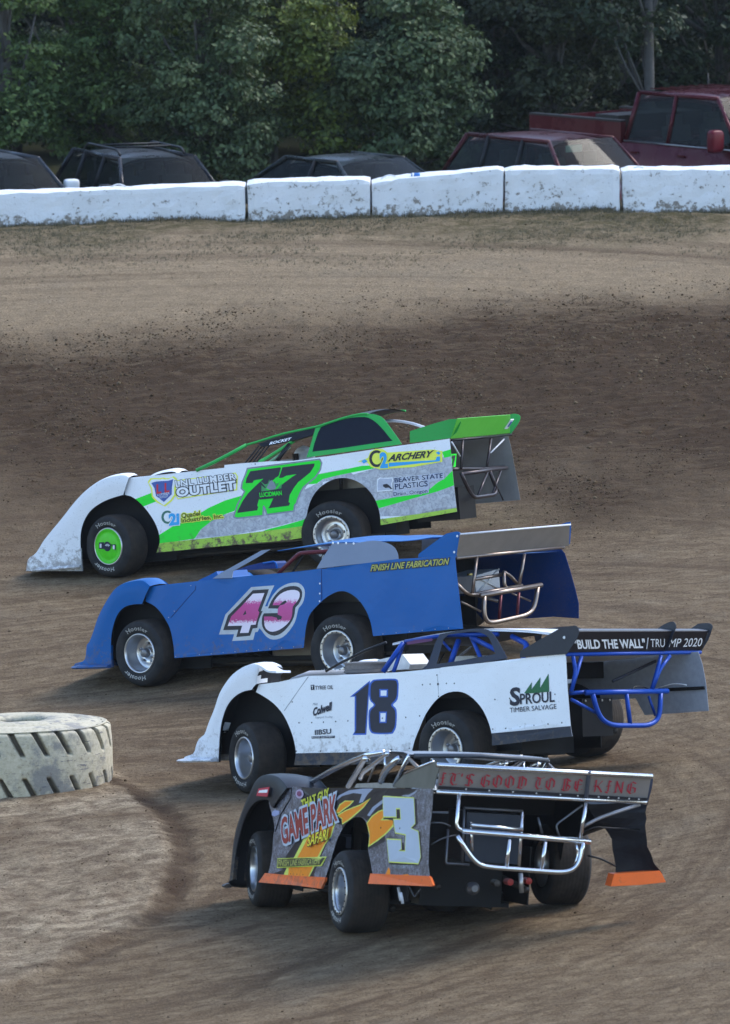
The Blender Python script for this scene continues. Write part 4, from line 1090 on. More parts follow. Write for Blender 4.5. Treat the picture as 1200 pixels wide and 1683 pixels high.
    def driver(s, suit, helmet, label, look=0, at3=None):
        """driver strapped in the seat: one continuous body, with helmet as a child"""
        pts = [(.18,0,.52),(.16,0,.70),(.13,0,.88),(.14,0,.98),(.16,0,1.03),(.15,.17,.92),(.33,.25,.76),(.60,.19,.80),(.73,.15,.85),(.15,-.17,.92),(.33,-.25,.76),(.60,-.19,.80),(.73,-.15,.85),(.30,.11,.53),(.68,.14,.58),(.98,.13,.42),(.30,-.11,.53),(.68,-.14,.58),(.98,-.13,.42)]
        ed = [(0,1),(1,2),(2,3),(3,4),(2,5),(5,6),(6,7),(7,8),(2,9),(9,10),(10,11),(11,12),(0,13),(13,14),(14,15),(0,16),(16,17),(17,18)]
        rad = [.15,.155,.15,.07,.06,.075,.055,.042,.040,.075,.055,.042,.040,.10,.075,.055,.10,.075,.055]
        me = bpy.data.meshes.new('person'); me.from_pydata(pts, ed, []); o = bpy.data.objects.new('person', me); C.objects.link(o)
        md = o.modifiers.new('skin', 'SKIN'); 
        if not me.skin_vertices: me.skin_vertices.new() if hasattr(me.skin_vertices, 'new') else None
        for v, r in zip(me.skin_vertices[0].data, rad): v.radius = (r, r)
        me.skin_vertices[0].data[0].use_root = True
        o.modifiers.new('sub', 'SUBSURF').levels = 2
        dg = bpy.context.evaluated_depsgraph_get(); m2 = bpy.data.meshes.new_from_object(o.evaluated_get(dg)); o.modifiers.clear(); o.data = m2; m2.materials.clear(); m2.materials.append(suit)
        W = s.M @ Matrix.Translation((max(-.1, min(.45, at3.x-.17)), 0, max(-.12, min(.12, at3.z-1.13))) if at3 else (0, 0, 0)); print('head', label, at3); base = W @ Vector((.2, 0, .5)); o.matrix_world = W; m2.shade_smooth()
        m = MB(); Mx = Matrix.Translation((.17, 0, 1.13)) @ Matrix.Rotation(look, 4, 'Z') @ Matrix.Rotation(R(90), 4, 'X')
        prof = [(-.02+.145*math.sin(a), .125*math.cos(a)) for a in np.linspace(-1.2, 1.5, 12)]+[(.128, .001)]
        m.lathe(prof, 24, Mx); h = m.build('helmet', helmet, o, True)
        bmx = bmesh.new(); m = MB(); V = []
        for i in range(9):
            a = -1.15+2.3*i/8
            for zz in (-.035, .045): V.append(Mx @ Vector((.133*math.cos(a), zz, -.133*math.sin(a))))
        m.add(V, [(2*i, 2*i+2, 2*i+3, 2*i+1) for i in range(8)]); m.build('visor', plain('visor', (.01,.01,.012), .08, 0, 0), h, True); bmx.free()
        tag(o, label, 'person'); return o
def rtop(outl, n, xr): return [(x, z-.004) for x, z in outl[:n] if xr+.03 < x < 2.15]
def mirror_pts(p): return [(x, -y, z) for x, y, z in p]
BLK = plain('gloss_black', (.014,.014,.016), .35); DKM = plain('under_black', (.012,.012,.013), .7)
WHT = paint('white_wrap', (.82,.84,.86), .42, .22); GRN = paint('bright_green', (.025,.76,.045), .38, .14)
GRN2 = paint('roof_green', (.035,.36,.075), .36, .25); LIME = paint('skirt_lime', (.40,.62,.08), .5, .6)
CHAR = paint('number_charcoal', (.035,.036,.045), .4, .15); NAVY = paint('print_navy', (.02,.035,.09), .4, .1)
PWHT = plain('print_white', (.78,.80,.82), .45, 0, .05); PYEL = plain('print_yellow', (.80,.85,.10), .45, 0, .08)
PCYN = plain('print_cyan', (.04,.36,.72), .45, 0, .08); GREYT = plain('grey_trim', (.22,.25,.28), .4)
ALUS = plain('alu_sheet', (.40,.39,.38), .42, .75, .22, 5); ALUD = plain('alu_dusty', (.25,.245,.24), .6, .15, .3, 4)
CHROME = plain('bright_tube', (.62,.64,.68), .2, .95, .15, 10)
TINT = plain('tint_glass', (.008,.010,.016), .12, 0, .3)
def camo(name, c1, c2, c3, scale=7, rg_=.9, fr=26):
    """grey print of overlapping outline shapes"""
    m, t, b = newmat(name); co = N(t, 'ShaderNodeTexCoord').outputs['Object']
    v = N(t, 'ShaderNodeTexVoronoi', feature='F1'); v.inputs['Scale'].default_value = scale; v.inputs['Randomness'].default_value = .9; 
    n = noise(t, co, scale*1.4, 4, .7); ad = N(t, 'ShaderNodeVectorMath', operation='ADD'); sc_ = N(t, 'ShaderNodeVectorMath', operation='SCALE'); sc_.inputs['Scale'].default_value = .12
    t.links.new(n.outputs['Color'], sc_.inputs[0]); t.links.new(co, ad.inputs[0]); t.links.new(sc_.outputs[0], ad.inputs[1]); t.links.new(ad.outputs[0], v.inputs['Vector'])
    s_ = math_(t, 'SINE', math_(t, 'MULTIPLY', v.outputs['Distance'], fr)); ring = ramp(t, s_, [(.35, 0), (.8, rg_)])
    base = mix(t, ramp(t, n.outputs[0], [(.38, 0), (.62, 1)]).outputs[0], c1, c2)
    t.links.new(mix(t, ring.outputs[0], base, c3), b.inputs['Base Color']); b.inputs['Roughness'].default_value = .38; b.inputs['Coat Weight'].default_value = .3
    return m
GHOST = camo('ghost_grey_print', (.30,.31,.35), (.44,.46,.50), (.20,.21,.25), 9, .55, 19)
SKULL = camo('skull_grey_print', (.055,.058,.080), (.21,.225,.29), (.010,.011,.015), 12)
def circle(cx, cy, r, n=20, ry=None): return [(cx+r*math.cos(2*math.pi*k/n), cy+(ry or r)*math.sin(2*math.pi*k/n)) for k in range(n)]

# ================================================================= the white and green car, farthest
def green_car():
    c = RaceCar('green', 'white race car with green stripes, green roof and number 77')
    S = c.S
    outl = (S(fA, [(466,336),(600,323),(740,308),(905,290),(905,278),(985,270),(1100,262)]) + S(fB, [(85,272),(250,250),(500,213),(690,187),(808,170),(822,330),(838,492),(840,505),(660,537),(490,567)])
            + S(fB, sm([(490,566),(485,510),(465,450),(430,400),(380,365),(320,350),(260,362),(210,395),(175,440),(155,500),(150,560),(155,622)], 3))
            + S(fA, [(1175,608),(900,633),(605,662)]) + S(fA, sm([(618,622),(618,590),(605,545),(580,500),(540,450),(500,418),(468,409)], 3)))
    skirt = S(fA, [(560,625),(618,621),(900,590),(1180,555),(1290,540)])+S(fB, [(250,560),(250,640),(100,660)])+S(fA, [(600,680),(560,680)])
    skirt2 = S(fB, [(470,542),(660,516),(870,482),(870,540),(470,600)])
    st1 = S(fA, [(512,428),(590,398),(610,436),(548,460),(530,450)])
    grey1 = S(fa, [(358,580),(400,520),(470,465),(560,420),(640,400),(760,330),(1000,300),(1200,200),(1200,470),(1080,455),(840,515),(600,560)])
    main = S(fa, [(120,560),(215,500),(330,455),(450,380),(560,330),(680,295),(660,330),(620,400),(560,420),(470,465),(400,520),(358,582),(120,616)])
    low = S(fa, [(840,520),(960,490),(1080,455),(1092,445),(1105,520),(900,535),(780,545)])
    greyR = S(fc, [(0,440),(160,395),(400,385),(640,310),(700,300),(700,700),(0,720)])+S(fb, [(970,720),(740,470),(500,500),(400,720),(380,600),(500,450),(760,400)])
    band = S(fb, [(500,480),(560,440),(700,415),(860,382),(930,380),(940,400),(800,425),(700,445),(600,470),(560,500),(500,505)])+[]
    gr2 = S(fc, [(588,290),(650,272),(650,318),(640,322),(600,330)])
    gr3 = S(fc, [(150,612),(300,585),(420,565),(500,540),(560,490),(600,470),(660,410),(668,510),(560,550),(420,590),(170,662)])
    G77 = S(fb, [(110,405),(578,345),(588,365),(580,405),(548,455),(505,490),(470,520),(450,555),(430,605),(425,625),(412,640),(408,675),(240,698),(230,665),(215,640),(208,650),(205,705),(40,722),(22,715),(45,640),(95,550),(72,528),(78,490),(95,450)])
    B1 = S(fb, [(125,418),(322,392),(325,400),(310,450),(290,462),(250,500),(215,540),(190,580),(178,620),(172,645),(178,652),(172,675),(40,693),(42,680),(75,615),(110,565),(165,510),(210,468),(150,478),(140,495),(95,497),(100,465)])
    B2 = S(fb, [(335,392),(548,367),(545,385),(520,425),(490,450),(440,490),(410,530),(385,575),(378,620),(388,628),(380,645),(245,662),(255,645),(275,600),(300,545),(340,500),(400,455),(430,437),(360,448),(335,462),(312,462),(322,430)])
    tape = plain('grey_line', (.30,.33,.36), .5)
    regs = [([grey1], GHOST, None), ([main], GRN, None), ([low], GRN, None), ([greyR], GHOST, None), ([band], GRN, None), ([gr2], GRN, None), ([gr3], GRN, None), ([st1], GRN, None),
            ([grow(G77, .018)], GREYT, None), ([G77], GRN, 'number_border'), ([B1], CHAR, 'race_number'), ([B2], CHAR, 'race_number'), ([skirt], LIME, 'side_skirt', 'scuffed lime green strip along the bottom of the door'), ([skirt2], LIME, 'side_skirt', 'scuffed lime green strip under the rear quarter')]
    p = c.panel('side_panel', outl, regs, WHT, 1, ALUD)
    # shield badge, lettering
    def badge(name, pts, mat, fr=fa, d=.005):
        return c.decal(p, name, fr, pts, mat, d)
    sh = [(62,215),(80,192),(110,190),(140,192),(150,186),(165,192),(190,190),(215,178),(238,195),(232,225),(226,250),(228,290),(205,325),(160,362),(120,335),(88,300),(82,245)]
    badge('badge_halo', [(x+(-8 if x < 150 else 8), y+(-8 if y < 240 else 8)) for x, y in sh], PYEL, d=.004)
    badge('badge_shield', sh, PWHT, d=.0055); badge('badge_field', [(78,215),(110,205),(150,202),(190,200),(222,190),(214,240),(212,290),(160,340),(108,300),(98,250)], plain('badge_blue', (.06,.11,.34), .4), d=.007)
    RED = plain('print_red', (.55,.03,.05), .45)
    c.stext(p, 'L L', fa, (112,285), (198,272), (112,225), RED, bold=.03, d=.0095); c.stext(p, 'LUMBER', fa, (118,300), (200,288), (116,286), PWHT, d=.0095); c.stext(p, 'OUTLET', fa, (128,318), (190,306), (127,304), PWHT, d=.0095)
    c.stext(p, 'LNL LUMBER', fa, (240,240), (634,190), (234,200), PWHT, bold=.03, under=CHAR, ub=.055, d=.010, space=1.12)
    c.stext(p, 'OUTLET', fa, (245,305), (634,255), (240,250), PWHT, bold=.045, under=CHAR, ub=.07, d=.010, space=1.1)
    badge('lettering_halo', [(232,198),(630,146),(645,170),(640,262),(250,322),(236,300)], PYEL, d=.0035); badge('lettering_ground', [(238,203),(626,153),(637,172),(632,256),(254,315),(243,298)], WHT, d=.0045)
    # maker's disc with 2i
    badge('logo_ring', [tuple(q) for q in circle(182,440,48,20,50)], PWHT, d=.004); badge('logo_ring_green', circle(182,440,40,20,44), plain('print_teal', (.05,.16,.12), .4), d=.005); badge('logo_disc', circle(184,440,26,18,30), WHT, d=.006)
    c.stext(p, '2i', fa, (192,492), (262,484), (190,420), PCYN, bold=.05, under=PWHT, d=.010)
    c.stext(p, 'Quadel', fa, (275,446), (398,428), (273,415), plain('print_olive', (.10,.12,.02), .5), bold=.03, under=PYEL, ub=.10, d=.008)
    c.stext(p, 'Industries, Inc.', fa, (275,476), (550,443), (273,448), MATS['print_olive'], bold=.03, under=PYEL, ub=.10, d=.008)
    # driver's name banner over the numbers
    badge('banner', [(176,555),(345,528),(332,590),(188,605)], CHAR, fb, .006)
    c.stext(p, 'LUCIDMAN', fb, (190,588), (336,574), (186,560), GRN, bold=.03, d=.009)
    for q in ([(190,480),(232,530),(262,520),(250,470),(240,500),(222,505)], [(330,470),(300,520),(275,520),(282,480),(295,500),(312,495)], [(200,510),(240,545),(300,535),(335,495),(330,530),(200,552)]): badge('banner_plume', q, plain('plume_green', (.06,.30,.10), .5), fb, .005)
    badge('banner_crest', [(232,530),(255,482),(268,475),(285,500),(296,528),(270,545)], GREYT, fb, .0055)
    # archery logo
    badge('arrow_halo', [(100,330),(115,290),(150,270),(200,272),(230,295),(520,275),(590,285),(590,355),(400,390),(180,405),(120,390),(95,360),(30,355)], PYEL, fc, .004)
    badge('logo_ring', circle(158,335,50,22,56), CHAR, fc, .0055); badge('logo_disc', circle(160,335,33,18,38), PYEL, fc, .0065)
    c.stext(p, '2', fc, (182,392), (235,388), (178,300), PCYN, bold=.06, under=PYEL, d=.011)
    c.stext(p, 'ARCHERY', fc, (232,352), (530,322), (240,310), CHAR, bold=.04, under=PYEL, ub=.06, shear=.25, d=.010)
    badge('arrow', [(240,362),(545,345),(555,322),(575,320),(575,352),(240,388)], PCYN, fc, .007)
    badge('arrow_tip', [(55,350),(80,338),(98,352),(72,368)], PCYN, fc, .007); badge('arrow_tip', [(548,296),(565,287),(580,298),(566,310)], PCYN, fc, .007)
    badge('state_outline', [(162,470),(180,458),(200,462),(232,460),(262,458),(268,480),(258,500),(262,545),(160,553),(158,510)], PWHT, fc, .005); badge('state_fill', [(168,476),(184,465),(230,467),(256,465),(260,480),(252,500),(255,538),(166,546),(164,510)], plain('pale_grey', (.45,.48,.56), .5), fc, .0065)
    badge('beaver', [(200,505),(225,500),(240,510),(262,535),(250,535),(238,525),(215,528),(200,518)], CHAR, fc, .008)
    badge('lettering_ground', [(268,462),(600,425),(604,470),(505,490),(500,560),(262,590),(262,556),(272,540)], plain('pale_grey', (.45,.48,.56), .5), fc, .004)
    DB = plain('print_dark_blue', (.02,.04,.10), .45)
    c.stext(p, 'BEAVER STATE', fc, (276,492), (595,460), (274,462), DB, bold=.018, under=PWHT, ub=.05); c.stext(p, 'PLASTICS', fc, (278,538), (495,515), (276,502), DB, bold=.018, under=PWHT, ub=.05)
    c.stext(p, 'Drain, Oregon', fc, (268,580), (492,558), (267,556), DB, bold=.01, under=PWHT, ub=.05)
    # right side panel, aluminium inside
    rear = [v for v in [(q.x, q.z) for q in c.YP(fc, [(1030,185),(1045,250),(1075,430),(1102,606)], -.93)]]
    xr = S(fB, [(808,170)])[0][0]; c.xr = xr
    zb = rear[-1][1]; zt = rear[0][1]
    ro = [(rear[0][0], zt), (rear[1][0], rear[1][1]), (rear[2][0], rear[2][1]), (rear[3][0], zb), (-.50, zb-.01)] + sm([(-.46, zb), (-.40, .62), (-.2, .80), (0, .84), (.2, .80), (.38, .62), (.44, zb)], 3) + [(2.0, .14), (2.12, .40), (2.3, .62), (2.25, .74)] + rtop(outl, 12, xr)
    c.panel('side_panel', ro, [], GRN2, -1, ALUD, label='right side panel, dusty aluminium inside')
    # fender
    fo = S(fA, sm([(40,742),(50,690),(80,668),(100,640),(118,610),(150,570),(200,510),(255,440),(310,385),(370,345),(420,328),(470,322),(492,332)], 4))
    fi = S(fA, sm([(286,742),(280,660),(278,610),(282,560),(300,510),(330,470),(380,437),(430,418),(466,408)], 4))
    z0 = fo[0][1]
    c.fender(fo, fi, paint('white_plastic', (.74,.75,.76), .42, .24), splitter=(fo[0][0]-.09, fi[0][0], z0+.03, .0))
    c.tops([q for q in outl[:12]], WHT, cock=(.05, 1.35)); c.running_gear(xr)
    c.driver(plain('suit_black', (.03,.03,.035), .8), plain('helmet_white', (.6,.6,.62), .3, 0, .5, 9), 'driver with white helmet in the black interior of the green and white car', .3, c.YP(fb, [(465,268)], .05)[0])
    # greenhouse
    zd = S(fb, [(495,328)])[0][1]; kk = .62
    def sail(fr, pts): return c.pl(fr, pts, (0, 1, kk), (0, .88, zd))
    def s2(fr, pts): return [(v.x, v.z) for v in sail(fr, pts)]
    f3 = lambda q, d: (q[0], .88-kk*(q[1]-zd)-d, q[1])
    so = s2(fb, [(495,328),(520,250),(555,130),(590,118)]+sm([(590,118),(640,100),(760,62),(860,43),(930,42),(985,60),(1020,95),(1060,150),(1100,205),(1122,240)], 3)[1:])
    si = s2(fb, [(533,290),(545,240),(570,165),(590,128)]+sm([(590,128),(650,105),(760,72),(840,62),(900,66),(950,95),(1000,145),(1040,195),(1062,218)], 3)[1:]+[(900,240),(700,270)])
    fr_ = c.frame('sail_panel', so, si, GRN2, .006, f3)
    for sd in (1,):
        V, T_ = region_mesh(grow(si, .006), [], .15); o = mk('quarter_window', [(f3(q, .004)[0], sd*f3(q, .004)[1], q[1]) for q in V], T_.get(-1, []), TINT, fr_ if sd == 1 else c.root)
        if sd == -1: c.add(o)
    # roof: green edged black skin
    rl = s2(fb, sm([(100,245),(180,222),(350,170),(560,125),(640,100),(760,62),(850,43),(900,42)], 3)); 
    V = []; F = []; n = len(rl)
    for (x, z) in rl:
        y = max(.42, .88-kk*(z-zd))
        for j in range(9): v = -1+2*j/8; V.append((x, y*v, z+.035*(1-v*v)))
    for i in range(n-1):
        for j in range(8): a = i*9+j; F.append((a, a+1, a+10, a+9))
    k0 = len(V); V += [(x, y, z-.012) for x, y, z in V]; F += [tuple(q+k0 for q in f[::-1]) for f in list(F)]
    c.add(mk('roof', V, F, paint('carbon_roof', (.03,.03,.035), .35, .2), c.root, smooth=True))
    for sd in (1, -1): c.T('roof_edging', [(x, sd*(max(.42, .88-kk*(z-zd))+.004), z) for x, z in rl], .014, GRN2, 0, 6)
    ap = s2(fb, [(100,245),(0,300)])+s2(fA, [(860,265),(780,302)])
    for sd in (1, -1): c.T('windshield_post', [(x, sd*(.88-kk*(z-zd)), z) for x, z in ap], .020, GRN2)
    vis = s2(fb, [(180,238),(250,214),(400,172),(552,132),(535,180),(480,196),(330,236),(200,258)])
    vz = c.slab('visor_strip', [f3(q, -.004) for q in vis], BLK, .004, (0, 1, kk))
    A_, B_, C_ = [Vector(f3(q, -.004)) for q in s2(fb, [(252,245), (396,213), (256,228)])]
    c.ptext(vz, 'ROCKET', A_, B_, C_, (0, .004, .002), PWHT, bold=.03, shear=.2)
    c.add(tube('roll_cage', [Vector(f3(q, .05)) for q in s2(fb, [(290,350),(375,240)])], .024, BLK, c.root))
    for k in range(4): c.T('window_bar', [Vector(f3(q, .02)) for q in s2(fb, [(80+24*k,374),(180+22*k,250)])], .009, BLK)
    c.T('window_brace', [Vector(f3(q, .25)) for q in s2(fb, [(195,368),(335,262)])], .016, plain('brace_pale_green', (.25,.5,.3), .4))
    for sd in (1, -1):
        c.T('roll_cage', [(.05, sd*.50, .5), (0, sd*.50, 1.1), (.1, sd*.46, 1.22), (.95, sd*.44, 1.14), (1.35, sd*.46, .8), (1.4, sd*.46, .4)], .022, BLK, .12)
    c.T('roll_cage', [(.0, -.5, 1.1), (.08, -.4, 1.22), (.08, .4, 1.22), (0, .5, 1.1)], .022, BLK, .1); c.T('roll_cage', [(.0, -.5, .6), (.08, .4, 1.2)], .018, BLK)
    rb_ = c.pl(fc, [(205,88),(270,86),(330,92),(400,106),(472,130)], (0, 1, 0), (0, -.42, 0)); c.T('rear_brace', rb_, .016, plain('pale_tube', (.52,.54,.58), .4))
    # spoiler
    zt_ = S(fB, [(808,170)])[0][1]; k_ = -.7; bl = c.pl(fc, [(645,204),(1033,167),(1036,47),(688,73)], (1, 0, -k_), (xr, 0, zt_)); print('green spoiler', [tuple(round(q,2) for q in v) for v in bl])
    def plate(fr, pts, y, mat, nm='end_plate', par=None, th=.006): return c.slab(nm, c.YP(fr, pts, y), mat, th, (0, 1, 0), par)
    b0, b1 = bl[0], bl[1]; t1, t0 = bl[2], bl[3]
    ya, yb = b0.y, b1.y; tL = t0
    spn = Vector((-1, 0, k_)).normalized(); sp_ = c.slab('spoiler', [b0, b1, t1, tL], paint('spoiler_green', (.12,.55,.06), .35, .2), .006, spn)
    plate(fc, sm([(375,232),(375,155)],1)+[(520,108),(640,75)]+sm([(640,75),(690,76),(710,92),(700,125),(680,165),(660,182),(645,200)],3)+[(500,218)], ya+.005, GRN2, par=None)
    yd = b0.y+(b1.y-b0.y)*.66; plate(fc, [(893,58)]+sm([(893,58),(935,52),(948,75),(935,110),(905,165),(890,172)],3), yd, GRN2, 'spoiler_divider')
    plate(fc, sm([(1035,45),(1062,40),(1095,50),(1100,75),(1080,115),(1040,172)],3)+[(1030,168)], yb-.004, GRN2)
    c.T('spoiler_hinge', [b0+Vector((-.01,0,-.02)), b1+Vector((-.01,0,-.02))], .016, BLK)
    m = MB(); q = b1+(t1-b1)*.5+Vector((-.012, .07, .0)); m.box(q, (.01, .10, .13), Matrix.Rotation(R(-40), 3, 'Y')); s_ = m.build('sticker', PWHT, sp_); m = MB(); m.box(q+Vector((-.008,0,0)), (.01, .05, .07), Matrix.Rotation(R(-40), 3, 'Y')); m.build('sticker_mark', plain('badge_blue', (.06,.11,.34), .4), sp_)
    # small number seen on the inner rear of the panel
    fl = c.slab('rear_flap', c.XP(fc, [(642,304),(682,303),(676,388),(650,392)], xr+.02), GRN, .004, (-1, 0, 0))
    fq = c.XP(fc, [(650,386),(672,384),(652,318)], xr+.012); c.ptext(fl, '7', fq[0], fq[1], fq[2], (-.004, 0, 0), CHAR, bold=.05)
    # rear bumper
    X = lambda pts, dx=0: c.XP(fc, pts, xr-.04+dx); DS = plain('dark_tube', (.06,.05,.055), .35, .6)
    c.T('rear_bumper', X([(715,436),(1012,396)]), .022, DS); c.T('rear_bumper', X([(650,405),(700,402),(880,402),(1010,388)], .06), .018, DS)
    c.T('rear_bumper', X([(712,430),(750,520),(795,592),(935,572),(945,535),(900,420)]), .022, DS, .1)
    for q in ([(885,425),(822,580)], [(978,402),(918,568)]): c.T('bumper_brace', X(q), .014, DS)
    for q in ([(908,205),(882,385)], [(722,212),(712,400)]): c.T('spoiler_strut', X(q, .03), .016, DS)
    for q in ([(1002,200),(905,298)], [(650,225),(705,320)]): c.T('spoiler_strut', X(q, .02), .009, plain('pale_tube', (.52,.54,.58), .4))
    c.T('panel_brace', X([(905,430),(988,608)], .1), .008, DS)
    m = MB(); m.box((xr+.42, 0, .60), (.5, .55, .36)); c.add(m.build('fuel_cell', BLK, c.root))
green_car()

# ================================================================= the blue car
def blue_car():
    c = RaceCar('blue', 'plain blue race car with pink number 43 and bare metal spoiler')
    c.seatmat = plain('seat_black', (.02,.02,.022), .6); S = c.S
    BLU = paint('blue_panel', (.0,.095,.335), .33, .18, 0, .4); BLUI = paint('blue_inside', (.008,.035,.15), .45, .5)
    outl = (S(fC, [(345,312),(375,303),(430,296),(545,283),(650,272),(790,258),(950,244),(1115,225)])+S(fD, [(75,243),(230,222),(395,201),(520,194),(635,190),(640,240),(665,494),(480,508),(290,525)])
        + S(fD, sm([(288,520),(280,470),(262,420),(225,370),(180,340),(140,338),(95,360),(50,400),(20,440),(6,500),(0,572)], 3))
        + S(fC, [(1035,573),(750,596),(470,618)])+S(fC, sm([(469,612),(465,560),(450,490),(420,430),(385,390),(345,370)], 3)))
    s4 = S(fn43, [(440,510),(665,493),(640,545),(575,700),(600,700),(612,660),(650,590),(700,530)]+sm([(700,530),(760,490),(830,468),(900,470),(945,505),(965,560),(955,640),(930,690),(905,720),(890,790),(870,860),(820,940),(760,1000),(690,1025),(630,1022),(580,990),(545,945),(520,915)],2)[1:]+[(500,950),(475,955),(455,1030),(245,1042),(265,975),(120,977),(185,780)])
    k4 = S(fn43, [(455,540),(612,530),(600,570),(535,745),(552,745),(520,820),(505,865),(498,912),(452,918),(425,990),(285,1003),(305,930),(160,935),(210,790),(320,680)])
    p4 = S(fn43, [(455,575),(568,568),(505,740),(518,760),(480,880),(432,883),(408,960),(322,963),(345,890),(205,893),(240,800),(340,700)])
    h4 = S(fn43, [(378,738),(388,775),(352,788)])
    k3 = S(fn43, [(605,720)]+sm([(605,720),(635,650),(690,570),(760,515),(850,498),(910,515),(938,560),(933,620),(905,680),(875,712),(870,765),(850,835),(800,910),(740,965),(670,990),(605,970),(560,925),(543,870),(548,800),(565,768)],2)[1:]+[(705,765),(705,722)])
    p3 = S(fn43, [(650,688)]+sm([(650,688),(670,640),(720,580),(790,545),(860,538),(908,558),(912,605),(890,650),(848,702),(845,760),(835,820),(790,880),(720,930),(650,950),(600,935),(570,890),(565,800)],2)[1:]+[(640,800),(690,812),(700,835),(735,828),(745,800),(700,780),(700,725),(722,690),(760,680),(790,655),(770,640),(740,660),(715,688)])
    # pink print with ragged edges
    m, t, b = newmat('pink_fade'); co = N(t, 'ShaderNodeTexCoord').outputs['Object']; sx = N(t, 'ShaderNodeSeparateXYZ'); t.links.new(co, sx.inputs[0])
    z_hi = S(fn43, [(480,690)])[0][1]; z_lo = S(fn43, [(400,850)])[0][1]
    n = noise(t, co, 70, 3, .7); zz = math_(t, 'ADD', math_(t, 'SUBTRACT', sx.outputs['Z'], math_(t, 'MULTIPLY', sx.outputs['X'], 0.02)), math_(t, 'MULTIPLY', math_(t, 'SUBTRACT', n.outputs[0], .5), .14))
    mr = N(t, 'ShaderNodeMapRange'); mr.inputs[1].default_value = z_lo-.06; mr.inputs[2].default_value = z_hi+.06; t.links.new(zz, mr.inputs[0])
    cr = ramp(t, mr.outputs[0], [(0, (.70,.62,.72)), (.10, (.70,.55,.68)), (.16, (.42,.015,.17)), (.80, (.50,.03,.24)), (.90, (.72,.60,.72)), (1, (.72,.64,.74))]); t.links.new(cr.outputs[0], b.inputs['Base Color']); b.inputs['Roughness'].default_value = .4; MATS['pink_fade'] = m
    SIL = plain('silver_print', (.33,.37,.43), .35, .3)
    p = c.panel('side_panel', outl, [([s4], SIL, 'number_border'), ([k4], CHAR, 'number_border'), ([p4], m, 'race_number'), ([h4], CHAR, 'number_border'), ([k3], CHAR, 'number_border'), ([p3], m, 'race_number')], BLU, 1, BLUI)
    # panel seams, rivets and the front corner fold
    def seam(fr, pts):
        q = S(fr, pts); m_ = MB(); m_.tube([(x, c.yS(z)+c.wv(x, z)+.001, z) for x, z in q], .004, 5); m_.build('panel_seam', BLUI, p)
    seam(fC, [(567,300),(565,318),(510,378),(455,440)]); seam(fn43, [(1128,330),(1130,640)])
    c.rivets(p, fn43, [(1112,475),(1110,574),(1108,650)], PWHT, .010)
    c.rivets(p, fC, [(475+k*52, 611-k*4.2) for k in range(11)]+[(445,440),(470,412),(545,300)], ALUS, .006)
    c.rivets(p, fD, [(330+k*55, 516-k*5) for k in range(6)], ALUS, .006)
    OLV = plain('letter_gold', (.40,.40,.10), .45)
    c.stext(p, 'FINISH LINE FABRICATION', fr43, (838,236), (1225,202), (842,206), OLV, bold=.02, under=CHAR, ub=.10, shear=.15, d=.008)
    fo = S(fC, sm([(40,655),(48,640),(90,625),(100,560),(112,545),(130,500),(150,440),(180,380),(215,325),(245,298),(290,282),(340,276),(362,290),(376,302)], 4))
    fi = S(fC, sm([(207,657),(203,560),(210,490),(230,430),(260,395),(300,382),(340,380)], 4))
    c.fender(fo, fi, paint('blue_plastic', (.0,.092,.31), .38, .18), splitter=(fo[0][0]+.0, fi[0][0], fo[0][1]+.02, .0))
    c.rivets(p, fC, [(110, 565+k*14) for k in range(7)], ALUS, .005) if 0 else None
    c.tops(outl[:13], BLU, cock=(.05, 1.35), zhood=-.02)
    # bulge of the hood beside the post
    hb = S(fC, [(545,284),(560,274),(600,256),(632,239),(641,262),(650,272)]); c.slab('hood_bulge', [(x, .80, z) for x, z in hb], BLU, .5, (0, 1, 0))
    c.running_gear(S(fD, [(635,190)])[0][0]); xr = S(fD, [(635,190)])[0][0]
    c.driver(plain('suit_dark', (.02,.02,.03), .8), plain('helmet_dark', (.05,.055,.07), .3), 'driver in dark suit and helmet behind the grey side panel of the blue car', .2, c.YP(fr43, [(578,178)], .05)[0])
    rp = [(q.x, q.z) for q in c.YP(fs43, [(985,112),(1012,145),(1050,290),(1090,440),(1115,560),(1110,682),(900,668),(700,682)], -.93)]
    zb = rp[-1][1]
    ro = rp+[(-.42, zb)]+sm([(-.42, zb), (-.40, .62), (-.2, .80), (0, .84), (.2, .80), (.38, .62), (.44, zb)], 3)+[(2.0, .14), (2.12, .40), (2.3, .60), (2.25, .72)]+rtop(outl, 13, xr)
    c.panel('side_panel', ro, [], BLU, -1, BLUI, label='right side panel, dark blue inside and dented at its rear corner')
    # greenhouse
    GP = plain('grey_panel', (.20,.225,.27), .32, .3, .15, 3, 0, .3)
    zd = S(fr43, [(570,222)])[0][1]; kk = .55
    s2 = lambda fr, pts: [(v.x, v.z) for v in c.pl(fr, pts, (0, 1, kk), (0, .88, zd))]
    f3 = lambda q, d=0: (q[0], .88-kk*(q[1]-zd)-d, q[1])
    so = s2(fr43, [(570,224),(600,172),(650,98),(760,98)]+sm([(760,98),(850,86),(910,94),(950,114),(970,145),(975,180)], 3)[1:]+[(760,202)])
    for sd in (1, -1): c.slab('sail_panel', [(f3(q)[0], sd*f3(q)[1], q[1]) for q in so], GP, .005, (0, sd, kk))
    ap = s2(fr43, [(60,272),(100,245),(200,190),(300,134),(345,128),(290,162),(160,236),(155,270)])
    for sd in (1, -1): c.slab('windshield_post', [(f3(q)[0], sd*f3(q, -.004)[1], q[1]) for q in ap], GP, .006, (0, sd, kk))
    rl = s2(fr43, sm([(325,138),(480,116),(640,96),(760,98),(850,90),(940,90),(1030,82),(1108,70)], 3)); V = []; F = []; n = len(rl); zs = f3(rl[n//2])[1]
